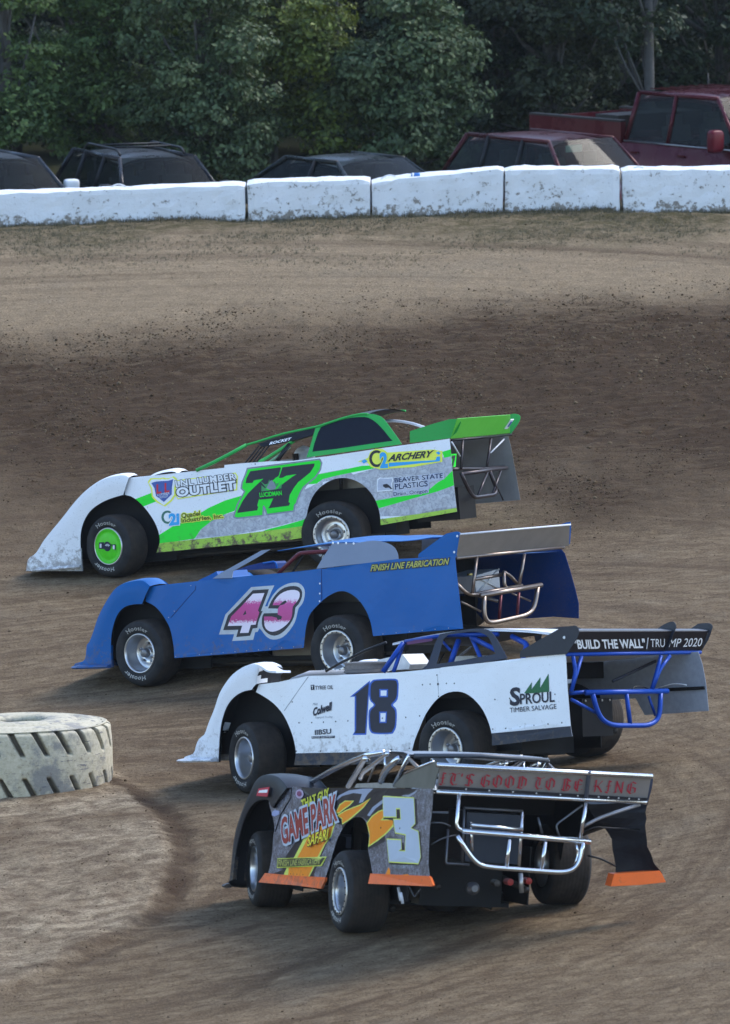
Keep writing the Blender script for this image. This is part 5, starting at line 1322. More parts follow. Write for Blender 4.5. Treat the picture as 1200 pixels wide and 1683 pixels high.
    for i, (x, z) in enumerate(rl):
        y = .60
        for j in range(9): v = -1+2*j/8; V.append((x, y*v, z+.05*(1-v*v)*math.sin(math.pi*min(1, .15+i/n))))
    for i in range(n-1):
        for j in range(8): a = i*9+j; F.append((a, a+1, a+10, a+9))
    k0 = len(V); V += [(x, y, z-.006) for x, y, z in V]; F += [tuple(q+k0 for q in f[::-1]) for f in list(F)]
    for i in (0, 8):
        for k in range(n-1): a = k*9+i; F.append((a, a+9, a+9+k0, a+k0))
    for k in range(8): F.append((k, k+k0, k+1+k0, k+1)); a = (n-1)*9+k; F.append((a, a+1, a+1+k0, a+k0))
    c.add(mk('roof', V, F, paint('blue_roof', (.004,.12,.40), .28, .75, 0, .5), c.root, smooth=True))
    MAR = plain('cage_maroon', (.10,.02,.028), .35, .3)
    for sd in (1, -1):
        c.T('roll_cage', [(.05, sd*.52, .5), (0, sd*.50, 1.08), (.12, sd*.46, 1.16), (.95, sd*.44, 1.10), (1.32, sd*.47, .80), (1.4, sd*.46, .4)], .022, MAR, .12)
    c.T('roll_cage', [f3(q, .10) for q in s2(fr43, [(352,250),(455,150),(630,138)])], .022, MAR, .05); c.T('roll_cage', [f3(q, .13) for q in s2(fr43, [(415,242),(470,152)])], .012, DKM)
    c.T('roll_cage', [(.0, -.5, 1.06), (.08, -.4, 1.17), (.08, .4, 1.17), (0, .5, 1.06)], .022, MAR, .1)
    c.T('roll_cage', [(.02, .44, 1.05), (xr+.5, .42, .80)], .018, plain('raw_steel', (.22,.19,.17), .38, .8)); c.T('roll_cage', [(.02, -.44, 1.05), (xr+.5, -.42, .80)], .018, MATS['raw_steel'])
    rbx = [(f3(q, -.01)) for q in s2(fr43, [(655,98),(680,98),(720,98),(757,100)])]; m_ = MB()
    for q in rbx: m_.lathe([(0,.012),(.006,.010),(.007,.001)], 7, Matrix.Translation(q))
    c.add(m_.build('roof_bolts', PWHT, c.root))
    # scoop shaped duct seen through the cockpit
    d_ = c.YP(fn43, [(270,350),(400,300),(560,262),(665,255),(685,275),(690,325),(560,330),(380,345)], -.55); c.slab('cockpit_duct', d_, BLUI, .18, (0, 1, 0)); 
    c.T('duct_edge', c.YP(fn43, [(555,275),(660,258),(682,272),(692,325)], -.53), .010, BLU)
    # spoiler
    ya = .88; SPA = ALUS
    b0 = c.YP(fD, [(640,192)], ya)[0]; x0 = b0.x; k_ = -.75
    P_ = c.pl(fD, [(640,192),(1112,145),(1115,57),(655,97)], (1, 0, -k_), (x0, 0, b0.z))
    sp_ = c.slab('spoiler', P_, SPA, .006, (-1, 0, k_)); yb = P_[1].y
    m_ = MB(); m_.tube([P_[3]+Vector((-.005,0,0)), P_[2]+Vector((-.005,0,0))], .011, 6); m_.build('spoiler_lip', plain('pale_tube', (.52,.54,.58), .4), sp_, True)
    c.slab('end_plate', c.YP(fD, [(478,195),(480,180),(540,135),(595,95)]+sm([(595,95),(640,86),(658,98),(656,140),(640,190)], 3)[1:], ya+.008), BLU, .006, (0, 1, 0))
    c.slab('end_plate', c.YP(fD, [(1080,55),(1100,48),(1116,45),(1119,60),(1114,138),(1100,142)], yb-.004), BLU, .006, (0, 1, 0))
    c.rivets(sp_, fD, [(643,105),(630,172)], PWHT, .014) if 0 else None
    m_ = MB()
    for q in c.YP(fD, [(643,105),(630,172)], ya+.014): m_.lathe([(0,.013),(.006,.011),(.007,.001)], 8, Matrix.Translation(q))
    c.add(m_.build('plate_bolts', PWHT, c.root))
    X = lambda pts, dx=0: c.XP(fs43, pts, xr-.03+dx); SU = plain('rusty_tube', (.26,.21,.18), .32, .85, .3, 25)
    c.T('spoiler_hinge', c.pl(fs43, [(105,186),(985,98)], (1, 0, 0), (x0+.01, 0, 0)), .018, SU)
    c.T('rear_bumper', X([(300,495),(800,408)]), .026, SU); c.T('rear_bumper', X([(250,485),(640,412)], .10), .020, SU)
    c.T('rear_bumper', X([(330,500),(328,650),(355,712),(410,716),(690,652),(745,590),(772,425)]), .024, SU, .12)
    for q in ([(468,490),(452,685)], [(615,470),(600,655)]): c.T('bumper_brace', X(q), .016, MAR)
    for q in ([(270,178),(232,475)], [(662,150),(618,405)]): c.T('spoiler_strut', X(q, .02), .017, SU)
    c.T('frame_tube', X([(105,398),(190,482),(310,492)], .05), .020, SU, .08)
    c.T('frame_tube', X([(245,362),(482,320)], .14), .018, SU); c.T('frame_tube', X([(490,298),(498,415),(525,440)], .1), .018, SU, .03); c.T('frame_tube', X([(488,298),(540,328),(608,402)], .1), .018, SU, .06)
    c.T('frame_tube', X([(140,545),(300,625)], .2), .012, SU); c.T('frame_tube', X([(560,478),(710,540)], .1), .010, SU)
    fcell = c.XP(fs43, [(245,335),(448,275),(462,445),(268,475)], xr+.30); tk = c.slab('fuel_cell', fcell, plain('tank_white', (.50,.50,.50), .5, 0, .2, 8), .40, (-1, 0, 0))
    m_ = MB(); o_ = Vector((-.006, 0, 0)); m_.tube([fcell[0]+o_, fcell[2]+o_], .010, 6); m_.tube([fcell[1]+o_, fcell[3]+o_], .010, 6); m_.build('tank_crease', plain('tank_white', (.5,.5,.5)), tk, True)
    m_ = MB(); m_.lathe([(0,.03),(.02,.03),(.02,.001)], 12, Matrix.Translation(fcell[0].lerp(fcell[1], .15)+Vector((.1,0,.0))) @ Matrix.Rotation(R(90), 4, 'X')); m_.build('filler_cap', plain('brass', (.4,.3,.1), .4, .8), tk)
blue_car()

# ================================================================= the white car
def white_car():
    c = RaceCar('white', 'white race car with blue edged black 18 and a black spoiler')
    c.seatmat = plain('seat_white', (.62,.62,.62), .5); S = c.S
    W2 = paint('white_panel', (.81,.83,.85), .30, .16, 0, .4); DK = paint('dark_panel', (.035,.040,.055), .42, .25); BL = plain('cage_blue', (.006,.050,.30), .3, .1, .15, 10)
    outl = (S(fE, [(345,268),(430,258),(550,232),(700,228),(820,225),(950,215),(1100,200)])+S(fF, [(110,228),(300,207),(480,186),(590,175),(596,300),(605,455),(612,495),(460,512),(303,531)])
        + S(fF, sm([(302,522),(300,483),(285,430),(260,380),(215,337),(170,321),(120,330),(80,360),(45,410),(22,465),(5,510)], 3))
        + S(fE, [(990,548),(975,600),(720,604),(492,607)])+S(fE, sm([(494,590),(498,555),(493,515),(478,460),(450,400),(410,350),(370,320),(333,300)], 3)))
    skF = S(fE, [(400,557),(500,557),(720,553),(1060,545),(1060,640),(400,640)]); skR = S(fF, [(280,485),(605,455),(640,452),(640,540),(280,560)])
    one_o = S(fn18, [(700,100),(665,588),(538,590),(558,560),(562,245),(518,250)]); one_i = S(fn18, [(690,122),(655,574),(556,576),(572,545),(575,236),(548,240)])
    e_o = S(fn18, sm([(760,90),(920,85),(948,115),(952,160),(945,270),(905,320),(940,365),(942,500),(920,560),(890,580),(740,580),(700,555),(688,500),(690,370),(735,320),(696,270),(693,150),(715,105)], 3, True))
    e_i = S(fn18, sm([(765,101),(912,98),(936,122),(940,165),(932,262),(888,320),(927,372),(930,495),(908,550),(882,568),(746,568),(712,547),(701,497),(703,378),(750,320),(709,265),(706,152),(726,115)], 3, True))
    h1o = S(fn18, [(783,178),(860,178),(858,250),(785,250)]); h1i = S(fn18, [(795,190),(848,190),(846,238),(796,238)]); h2o = S(fn18, [(783,380),(853,380),(850,482),(784,482)]); h2i = S(fn18, [(794,393),(842,393),(838,470),(795,470)])
    PB = paint('print_blue', (.035,.12,.50), .35, .1); ND = paint('number_dark', (.022,.026,.045), .35, .08)
    p = c.panel('side_panel', outl, [([skF], DK, 'side_skirt', 'black strip along the bottom of the door'), ([skR], DK, 'side_skirt', 'black strip under the rear quarter'), ([one_o], PB, 'number_border'), ([one_i], ND, 'race_number'), ([e_o], PB, 'number_border'), ([e_i], ND, 'race_number'),
        ([h1o], PB, 'number_border'), ([h1i], W2, None), ([h2o], PB, 'number_border'), ([h2i], W2, None)], W2, 1, plain('inner_grey', (.30,.32,.36), .6))
    q = S(fE, [(556,235),(480,340),(452,378)]); m_ = MB(); m_.tube([(x, c.yS(z)+c.wv(x, z)+.001, z) for x, z in q], .004, 5); m_.build('panel_seam', plain('seam_grey', (.3,.31,.33), .5), p)
    q = S(fF, [(90,255),(95,335)]); m_ = MB(); m_.tube([(x, c.yS(z)+c.wv(x, z), z) for x, z in q], .0025, 5); m_.build('panel_seam', MATS['seam_grey'], p)
    RV = plain('rivet_dark', (.03,.03,.035), .4)
    c.rivets(p, fn18, [(62,480),(177,478),(283,474),(390,468),(497,463),(604,450),(812,439),(1023,431),(1143,418),(32,735),(252,734),(490,727),(682,722),(892,720),(1057,709),(3,293)], RV, .008)
    c.rivets(p, fF, [(305,467),(355,464),(410,459),(465,453),(520,447),(572,442),(314,352),(88,258),(95,340),(33,295),(62,293),(125,290),(156,290),(548,332),(371,348)], RV, .008); c.rivets(p, fF, [(92,293)], RV, .014)
    c.stext(p, 'TYREE OIL', fn18, (215,182), (375,177), (214,148), ND, bold=.01, d=.005)
    def badge(fr, pts, mt, d=.004, nm='logo'): return c.decal(p, nm, fr, pts, mt, d)
    badge(fn18, [(175,140),(207,139),(207,184),(176,186)], ND); c.stext(p, 'T', fn18, (184,178), (200,178), (184,148), PWHT, bold=.03, d=.008)
    c.stext(p, 'Colwell', fn18, (195,418), (372,358), (188,352), ND, bold=.045, shear=.35, d=.006); c.stext(p, 'Mike', fn18, (190,325), (235,320), (190,302), GREYT, shear=.4, d=.005); c.stext(p, 'Logging & Trucking', fn18, (210,440), (368,432), (210,424), GREYT, shear=.4, d=.005)
    c.stext(p, 'IIBSU', fn18, (207,588), (352,576), (207,544), ND, bold=.02, d=.005); badge(fn18, [(175,602),(382,595),(380,617),(177,622)], ND); c.stext(p, 'RACING EQUIPMENT', fn18, (184,617), (374,611), (184,604), PWHT, d=.008)
    SG_ = plain('print_forest', (.02,.13,.05), .45)
    for t_ in ([(430,328),(460,285),(458,328)], [(448,328),(493,266),(490,327)], [(480,326),(524,252),(526,322)]): badge(fF, t_, SG_, .005)
    c.stext(p, 'S', fF, (372,374), (414,372), (374,308), ND, bold=.035, d=.006); c.stext(p, 'PROUL', fF, (414,370), (548,360), (413,330), ND, bold=.02, d=.006); c.stext(p, 'TIMBER SALVAGE', fF, (373,403), (555,388), (372,384), ND, bold=.0, d=.006)
    fo = S(fE, sm([(42,588),(46,572),(85,557),(97,520),(112,492),(132,478),(150,430),(175,370),(195,310),(218,268),(252,225),(300,192),(345,182),(362,200),(352,232),(348,266)], 4))
    fi = S(fE, sm([(187,592),(190,530),(193,480),(202,420),(222,362),(252,322),(290,298),(328,290)], 4))
    wp = paint('white_nose', (.72,.74,.77), .32, .18)
    c.fender(fo, fi, wp, splitter=(fo[0][0]+.0, fi[0][0], fo[0][1]+.03, .03))
    V = []; lipc = c.YP(fE, sm([(340,183),(362,193),(382,207),(400,211),(420,211)], 3), 1.0); lipd = c.YP(fE, sm([(342,190),(360,202),(380,214),(400,219),(421,220)], 3), 1.0); n = len(lipc)
    for a_, b_ in zip(lipc, lipd):
        for yy, pz in ((1.01, a_), (.80, a_), (.80, b_), (1.01, b_)): V.append((pz.x, yy, pz.z))
    F = [(i*4+j, (i+1)*4+j, (i+1)*4+(j+1) % 4, i*4+(j+1) % 4) for i in range(n-1) for j in range(4)]+[(n*4-4, n*4-3, n*4-2, n*4-1), (3, 2, 1, 0)]
    c.add(mk('fender_lip', V, F, wp, c.root))
    c.tops(outl[:11], W2, cock=(.05, 1.35), zhood=-.02); xr = S(fF, [(590,175)])[0][0]; c.running_gear(xr)
    rp = [(q.x, q.z) for q in c.YP(fs18, [(1080,262),(1105,350),(1128,480),(1142,678),(900,695),(690,708),(660,650),(630,590)], -.93)]
    band = [(q.x, q.z) for q in c.YP(fs18, [(800,520),(1120,505),(1122,528),(800,545)], -.93)]
    zm = rp[-1][1]; ro = rp+sm([rp[-1], (-.35, .80), (-.1, .84), (.1, .84), (.3, .72), (.44, .2)], 3)[1:]+[(2.0, .14), (2.12, .40), (2.3, .60), (2.25, .72)]+rtop(outl, 11, xr)
    IG = MATS['inner_grey']
    o = c.panel('side_panel', ro, [], W2, -1, IG, label='right side panel, grey inside')
    m_ = MB(); bq = [(x, -c.yS(z)+.02, z) for x, z in band]; c.slab('inner_dark_band', bq, DKM, .012, (0, 1, 0))  # thin black band laid along the inner face
    c.T('wire', [v+Vector((0, .0, 0)) for v in c.YP(fs18, [(750,525),(880,487),(945,490),(980,497)], -.78)], .005, PWHT, .05)
    # greenhouse
    zd = S(fr18, [(545,268)])[0][1]; kk = .60
    s2 = lambda fr, pts: [(v.x, v.z) for v in c.pl(fr, pts, (0, 1, kk), (0, .88, zd))]
    f3 = lambda q, d=0: (q[0], .88-kk*(q[1]-zd)-d, q[1])
    so = s2(fr18, [(508,268),(545,240),(585,120),(610,74)]+sm([(610,74),(740,50),(840,44),(890,62),(930,115),(980,206)], 3)[1:]+[(800,238),(640,262)])
    si = s2(fr18, [(560,262-22),(580,236),(625,108),(660,76)]+sm([(660,76),(770,62),(830,65),(880,95),(915,180)], 3)[1:]+[(720,222),(600,238)])
    si = s2(fr18, [(592,238),(628,105),(655,78)]+sm([(655,78),(770,62),(830,66),(880,97),(915,182)], 3)[1:]+[(720,220)])
    for sd in (1, -1): c.frame('sail_panel', so, si, DK, .006, lambda q, d, sd=sd: (q[0], sd*f3(q, d)[1], q[1]))
    for sd in (1, -1): c.T('windshield_post', [(q[0], sd*f3(q)[1], q[1]) for q in s2(fr18, [(-15,278),(60,235),(200,165),(316,120)])], .014, BLK)
    V = []; F = []; rl = s2(fr18, sm([(312,124),(450,94),(590,70),(740,50),(860,46),(960,48),(1080,54),(1195,68)], 3)); n = len(rl)
    for i, (x, z) in enumerate(rl):
        for j in range(9): v = -1+2*j/8; V.append((x, .62*v, z+.012*(1-v*v)-.018*(1-v)))
    for i in range(n-1):
        for j in range(8): a = i*9+j; F.append((a, a+1, a+10, a+9))
    k0 = len(V); V += [(x, y, z-.022) for x, y, z in V]; nf = len(F); F += [tuple(q_+k0 for q_ in f[::-1]) for f in list(F)]; idx = [0]*nf+[1]*nf
    for i in (0, 8):
        for k in range(n-1): a = k*9+i; F.append((a, a+9, a+9+k0, a+k0)); idx.append(0)
    for k in range(8): F.append((k, k+k0, k+1+k0, k+1)); a = (n-1)*9+k; F.append((a, a+1, a+1+k0, a+k0)); idx += [0, 0]
    c.add(mk('roof', V, F, [wp, DKM], c.root, idx, smooth=True))
    def CG(pts, d, r=.022, b=.03): c.T('roll_cage', [f3(q, d) for q in s2(fr18, pts)], r, BL, b)
    CG([(275,282),(388,122)], .06, .026); CG([(318,282),(350,190),(372,128)], .10, .02); CG([(622,236),(668,108)], .12, .028); CG([(735,85),(790,212)], .12); CG([(745,92),(918,182)], .10, .026); CG([(560,84),(630,165)], .10, .014); CG([(388,118),(560,88),(640,80),(900,76)], .08)
    CG([(960,88),(1046,132),(1018,205)], .12, .028, .06)
    for sd in (-1,):
        c.T('roll_cage', [(.05, sd*.52, .5), (0, sd*.50, 1.08), (.12, sd*.46, 1.16), (.95, sd*.44, 1.10), (1.32, sd*.47, .80), (1.4, sd*.46, .4)], .022, BL, .12)
    c.T('roll_cage', [(.0, -.5, 1.06), (.08, -.4, 1.17), (.08, .4, 1.17), (0, .5, 1.06)], .022, BL, .1)
    for q in ([(395,274),(432,200)], [(455,262),(502,182)], [(515,262),(575,165)]): c.T('window_bar', [f3(z_, .35) for z_ in s2(fr18, q)], .008, BLK)
    c.slab('visor_strip', [f3(q, .02) for q in s2(fr18, [(418,118),(470,106),(560,98),(560,112),(425,132)])], plain('strip_plum', (.10,.03,.08), .4), .004, (0, 1, kk))
    hr = c.YP(fr18, [(262,275),(268,216),(405,184),(448,240),(440,266),(330,272)], .12); c.slab('headrest', hr, MATS['seat_white'], .30, (0, 1, 0))
    hr = c.YP(fr18, [(668,226),(672,196),(790,192),(815,204),(812,214)], -.1); c.slab('headrest', hr, MATS['seat_white'], .30, (0, 1, 0))
    # air cleaner in front of the cockpit
    ac = c.YP(fr18, [(166,284),(166,228)], .30); rad = abs(c.YP(fr18, [(62,260)], .30)[0].x-c.YP(fr18, [(268,260)], .30)[0].x)/2*.86
    hgt = ac[1].z-ac[0].z; m_ = MB(); m_.lathe([(-.02, rad*.8), (0, rad), (.02, rad), (.025, rad*.95), (hgt-.02, rad*.95), (hgt-.018, rad*1.02), (hgt-.004, rad*1.02), (hgt+.006, rad*.5), (hgt+.008, .001)], 30, Matrix.Translation((ac[0].x, .30-.1, ac[0].z)) @ Matrix.Rotation(R(90), 4, 'X'))
    c.add(m_.build('air_cleaner', plain('dusty_filter', (.13,.12,.115), .6, .2, .3, 30), c.root))
    c.driver(plain('suit_black', (.03,.03,.035), .8), plain('helmet_black', (.02,.02,.025), .3), 'driver with black helmet low in the cockpit of the white car', .2)
    # spoiler
    ya = .90; b0 = c.YP(fs18, [(132,272)], ya)[0]; x0 = b0.x; k_ = -.55
    pp = lambda pts, d=0: [q+Vector((-d, 0, 0)) for q in c.pl(fs18, pts, (1, 0, -k_), (x0, 0, b0.z))]
    P_ = pp([(132,272),(1085,258),(1130,118),(205,120)]); yb = P_[1].y
    sp_ = c.slab('spoiler', P_, plain('spoiler_black', (.018,.016,.018), .35), .006, (-1, 0, k_))
    m_ = MB(); q = pp([(205,124),(1128,124)]); m_.hexa([q[0], q[1], q[1]+Vector((.12,0,.005)), q[0]+Vector((.12,0,.005))], [q[0]+Vector((0,0,.02)), q[1]+Vector((0,0,.02)), q[1]+Vector((.12,0,.035)), q[0]+Vector((.12,0,.035))]); m_.build('spoiler_lip', plain('lip_grey', (.16,.17,.20), .35, .3), sp_)
    def st(txt, a, b, t_, bold, sh=0, name='lettering'):
        A, B, C_ = pp([a, b, t_], .008); c.ptext(sp_, txt, A, B, C_, (0, 0, 0), PWHT, name, bold, sh)
    st('"BUILD THE WALL"', (188,241), (688,234), (178,180), .03); st('TRU', (722,230), (822,228), (722,172), .0); st('MP 2020', (848,230), (1078,224), (862,170), .0)
    m_ = MB(); a_, b_ = pp([(693,242),(703,166)], .010); m_.tube([a_, b_], .005, 5); m_.build('divider_line', PWHT, sp_)
    BP = plain('plate_black', (.025,.030,.042), .4)
    c.slab('end_plate', c.YP(fF, [(410,190),(412,165),(480,125),(560,80)]+sm([(560,80),(620,66),(637,80),(634,110),(592,176)], 3)[1:], ya+.008), BP, .006, (0, 1, 0))
    c.slab('spoiler_divider', c.YP(fs18, [(762,108)]+sm([(762,108),(820,70),(870,50),(895,58),(905,88),(888,130)], 3)[1:]+[(845,250),(825,252),(838,170),(820,130)], ya+(yb-ya)*.72), BP, .006, (0, 1, 0))
    c.slab('end_plate', c.YP(fs18, [(1000,106),(1060,65)]+sm([(1060,65),(1130,60),(1160,78),(1155,112),(1130,180)], 3)[1:]+[(1082,258),(1100,190),(1128,130)], yb-.004), BP, .006, (0, 1, 0))
    m_ = MB()
    for q in c.YP(fs18, [(118,162)], ya+.014): m_.lathe([(0,.015),(.008,.012),(.009,.001)], 8, Matrix.Translation(q))
    c.add(m_.build('plate_bolt', PWHT, c.root))
    X = lambda pts, dx=0: c.XP(fs18, pts, xr-.03+dx)
    c.T('spoiler_hinge', c.pl(fs18, [(135,282),(1078,266)], (1, 0, 0), (x0+.0, 0, 0)), .019, BL)
    for q, d in (([(180,295),(198,400),(168,545)], .0), ([(240,295),(165,545)], .0), ([(800,290),(770,400),(735,528)], 0), ([(862,290),(792,385),(738,525)], 0)): c.T('spoiler_strut', X(q, d), .020, BL, .05)
    c.T('spoiler_strut', X([(460,470),(760,328)], .35), .016, DK)
    c.T('rear_bumper', X([(268,550),(846,540)]), .026, BL); c.T('rear_bumper', X([(160,555),(270,545),(700,538)], .08), .020, BL)
    c.T('rear_bumper', X([(318,560),(345,668),(385,745),(460,782),(720,782),(790,730),(797,555)]), .025, BL, .10); c.T('bumper_brace', X([(556,560),(582,770)]), .022, BL); c.T('bumper_brace', X([(168,598),(340,692)], .03), .018, BL); c.T('bumper_brace', X([(712,575),(760,712)], .06), .014, BL)
    c.T('brake_hose', X([(580,535),(620,505),(680,510),(735,535)], .05), .007, BLK, .03)
    tk = c.XP(fs18, [(165,425),(340,430),(340,560),(165,570)], xr+.32); c.slab('fuel_cell', [(xr+.30, .34, .82), (xr+.30, -.10, .82), (xr+.30, -.10, .46), (xr+.30, .34, .46)], DKM, .45, (-1, 0, 0))
    m_ = MB()
    for y in (-.05, .06, .18, .30): m_.lathe([(0,.012),(.006,.010),(.007,.001)], 7, Matrix.Translation((xr+.29, y, .80)) @ Matrix.Rotation(R(90), 4, 'Z'))
    c.add(m_.build('tank_bolts', ALUS, c.root))
white_car()

# blackletter built from broad pen strokes: each glyph on a 10 x 14 grid
GOTH = {
 'I': (6, [[(1,12),(3,13.5),(5,12.5)],[(3.2,12.5),(3.2,2)],[(1,1.5),(3,.3),(5,1.8)],[(1.2,7.5),(4.8,8)]]),
 'T': (9, [[(0,12),(3,13.5),(6,12),(9,13.5)],[(4.5,12.5),(3,9),(3,4),(5,.8),(8,1.8)],[(5.8,12),(5.8,5)]]),
 "'": (2.5, [[(1.2,13.5),(1.2,10.5)]]),
 'S': (8, [[(7.5,12),(5,13.5),(2,12),(1.5,9.5),(6,6.5),(7,3.5),(4.5,.6),(1,1.8)],[(4,12.5),(4,2)]]),
 'G': (9, [[(8,12),(5,13.5),(1.8,10.5),(1.5,4),(4.5,.6),(8,2.5),(8,6.5),(5.5,7.5)],[(4,12),(4,3)]]),
 'O': (9, [[(4.5,13.5),(1.4,10),(1.4,4),(4.5,.6),(7.8,4),(7.8,10),(4.5,13.5)],[(4.2,12),(4.2,3)]]),
 'D': (9, [[(.8,12.5),(4,13.5),(8,10.5),(8,4),(5,.6),(1.2,1.5)],[(2.4,12.5),(2.4,2)],[(4.8,12),(4.8,3)]]),
 'B': (9, [[(.8,12.5),(4,13.5),(7.5,11),(4.5,7.5),(7.8,5),(6.5,1.2),(3,.6),(1,1.8)],[(2.4,12.5),(2.4,2)],[(4.8,12),(4.8,2.5)]]),
 'E': (8, [[(7.2,11.5),(4.5,13.5),(1.6,11),(1.5,4),(4.5,.6),(7.5,2.8)],[(3.8,12),(3.8,3)],[(2,7.3),(6.8,8)]]),
 'K': (9, [[(.8,12.5),(2.4,13.5),(2.4,1)],[(4,6.8),(7.5,12.8)],[(4,7.2),(6,4.5),(8.2,.8)],[(1,7),(5,7)]]),
 'N': (9.5, [[(.6,12.3),(2.4,13.5),(2.4,1)],[(2.4,12.5),(7.2,2)],[(7.6,13.2),(7.6,.8)],[(1,1.2),(3.6,1.8)]])}
def gothic(mb, text, A, B, Cc):
    tot = sum((3.6 if ch == ' ' else GOTH[ch][0]+1.4) for ch in text); u = 0; pen = Vector((.62, .48))
    for ch in text:
        if ch == ' ': u += 3.6; continue
        w_, strokes = GOTH[ch]
        for st in strokes:
            for a, b in zip(st[:-1], st[1:]):
                q = [(a[0]-pen.x, a[1]-pen.y), (a[0]+pen.x, a[1]+pen.y), (b[0]+pen.x, b[1]+pen.y), (b[0]-pen.x, b[1]-pen.y)]
                mb.add([A+(B-A)*((u+x)/tot)+(Cc-A)*(y/14) for x, y in q], [(0, 1, 2, 3)])
                q = [(b[0]-pen.x, b[1]-pen.y*.3), (b[0], b[1]+pen.y), (b[0]+pen.x, b[1]+pen.y*.3), (b[0], b[1]-pen.y)]
                mb.add([A+(B-A)*((u+x)/tot)+(Cc-A)*(y/14) for x, y in q], [(0, 1, 2, 3)])
        u += w_+1.4

# ================================================================= the grey and orange car, nearest
def grey_car():
    c = RaceCar('grey', 'grey, black and orange race car with number 3, nearest, seen from behind')
    c.seatmat = plain('seat_black', (.02,.02,.022), .6); S = c.S
    OR = paint('print_orange', (.85,.27,.015), .35, .12); ORS = paint('skirt_orange', (.82,.15,.03), .4, .2); BK = paint('print_black', (.018,.019,.026), .3, .12, 0, .4)
    PY = plain('print_lime_line', (.62,.70,.12), .4); PW = paint('number_pale', (.46,.53,.62), .32, .12); PG = paint('print_greyblue', (.30,.34,.44), .35, .15)
    h = lambda pts: S(fh3, pts); gg = lambda pts: S(fg3, pts)
    outl = (gg([(468,118),(600,85),(700,80),(760,90),(1000,92)])+h([(0,90),(200,95),(600,98),(1030,97),(1038,130),(1025,300),(1000,500),(985,850),(1000,965),(715,952),(430,940)])
        + h(sm([(428,938),(408,800),(392,690),(402,610),(396,530),(372,445),(330,388),(270,380),(200,412),(140,480),(80,600),(40,740),(10,860),(-25,975)], 3))
        + gg([(995,976),(700,962),(412,938)])+gg(sm([(412,936),(440,830),(462,700),(478,560),(492,490),(478,400),(452,310),(436,240)], 3)))
    o1 = gg([(610,965),(620,880),(710,770),(850,520),(900,480),(1080,400),(1070,430),(1040,560),(985,640),(920,770),(820,970)]); y1 = gg([(560,965),(600,880),(680,760),(800,540),(860,500),(1085,395),(1085,430),(1045,575),(990,650),(935,780),(830,972)])
    blkL = gg([(330,990),(560,900),(600,760),(760,520),(760,90),(1250,90),(1250,420),(1190,470),(1100,620),(1020,820),(1000,985)])
    skL = gg([(880,975),(900,900),(960,760),(1040,560),(1060,420),(1140,400),(1150,520),(1090,640),(1050,770),(1005,985)])
    gr = h([(-60,300),(100,160),(200,115),(330,95),(440,95),(380,150),(330,230),(290,240),(320,150),(240,140),(130,170),(40,240)])
    oA = h([(70,330),(110,260),(160,225),(230,220),(200,255),(150,290),(95,335)]); yA = h([(60,340),(105,250),(160,215),(245,216),(205,262),(155,300),(95,345)])
    oB = h([(90,365),(160,320),(230,290),(300,265),(400,200),(330,280),(250,350),(190,400),(130,440),(130,390)]); yB = h([(75,362),(160,310),(230,280),(300,255),(412,190),(340,285),(255,362),(190,412),(128,452),(125,395)])
    blkR = h([(-40,90),(880,95),(830,150),(700,180),(560,160),(560,620),(395,700),(420,560),(380,420),(330,380),(200,400),(130,460),(40,420)])
    gr2 = h([(375,360),(430,280),(545,205),(555,235),(470,290),(400,370)]); gr3 = h([(720,165),(800,158),(890,108),(850,150),(800,180)])
    oC = h([(378,440),(430,375),(500,330),(545,312),(550,380),(520,410),(650,408),(640,460),(560,540),(480,600),(405,655),(410,560),(398,500)]); yC = h([(368,438),(425,365),(500,318),(555,300),(560,385),(540,402),(665,398),(655,465),(570,548),(485,612),(385,680),(408,560),(388,500)])
    n3 = h([(550,180),(845,195),(862,440),(815,488),(892,525),(905,770),(882,832),(597,815),(582,600),(718,607),(722,690),(690,712),(762,718),(768,548),(668,528),(652,405),(722,405),(715,290),(672,290),(676,372),(552,372)])
    d3 = h([(548,185),(875,200),(890,445),(845,488),(912,530),(925,780),(885,855),(600,845),(585,620),(745,630),(760,700),(765,550),(668,545),(640,410),(550,395)]); y3 = grow(n3, .010)
    oD = h([(555,940),(590,870),(605,900),(605,945)]); oE = h([(700,950),(780,940),(790,957)])
    cut = h([(676,292),(712,292),(720,400),(556,398),(556,374),(690,374)]); cuti = h([(692,330),(716,330),(718,388),(698,388)])
    p = c.panel('side_panel', outl, [([blkL], BK, None), ([skL], SKULL, None), ([y1], PY, None), ([o1], OR, None), ([blkR], BK, None), ([gr], PG, None), ([yA], PY, None), ([oA], OR, None), ([yB], PY, None), ([oB], OR, None), ([gr2], PG, None), ([gr3], PG, None), ([yC], PY, None), ([oC], OR, None),
         ([d3], BK, 'number_shadow'), ([y3], PY, 'number_border'), ([n3], PW, 'race_number'), ([oD], OR, None), ([oE], OR, None)], SKULL, 1, DKM, yoff=.0, step=.12)
    def badge(fr, pts, mt, d=.006, nm='sticker'): return c.decal(p, nm, fr, pts, mt, d)
    REDP = plain('print_brick', (.27,.03,.025), .4)
    c.stext(p, 'THAT GUY', fg3, (772,300), (1030,175), (768,215), plain('print_acid', (.52,.55,.04), .4), bold=.04, d=.010)
    c.stext(p, 'GAME PARK', fg3, (580,645), (1118,400), (560,400), REDP, bold=.03, under=PW, ub=.07, d=.016, shear=.1)
    c.stext(p, 'SAFARI', fg3, (836,668), (1036,596), (846,560), plain('print_gold', (.80,.66,.03), .4), bold=.02, under=BK, ub=.05, d=.026)
    badge(fg3, [(520,785),(1012,768),(965,862),(512,880)], PY, .006, 'lettering_border'); badge(fg3, [(527,794),(1000,778),(958,852),(521,870)], plain('print_dark_olive', (.04,.045,.02), .4), .010, 'lettering_ground')
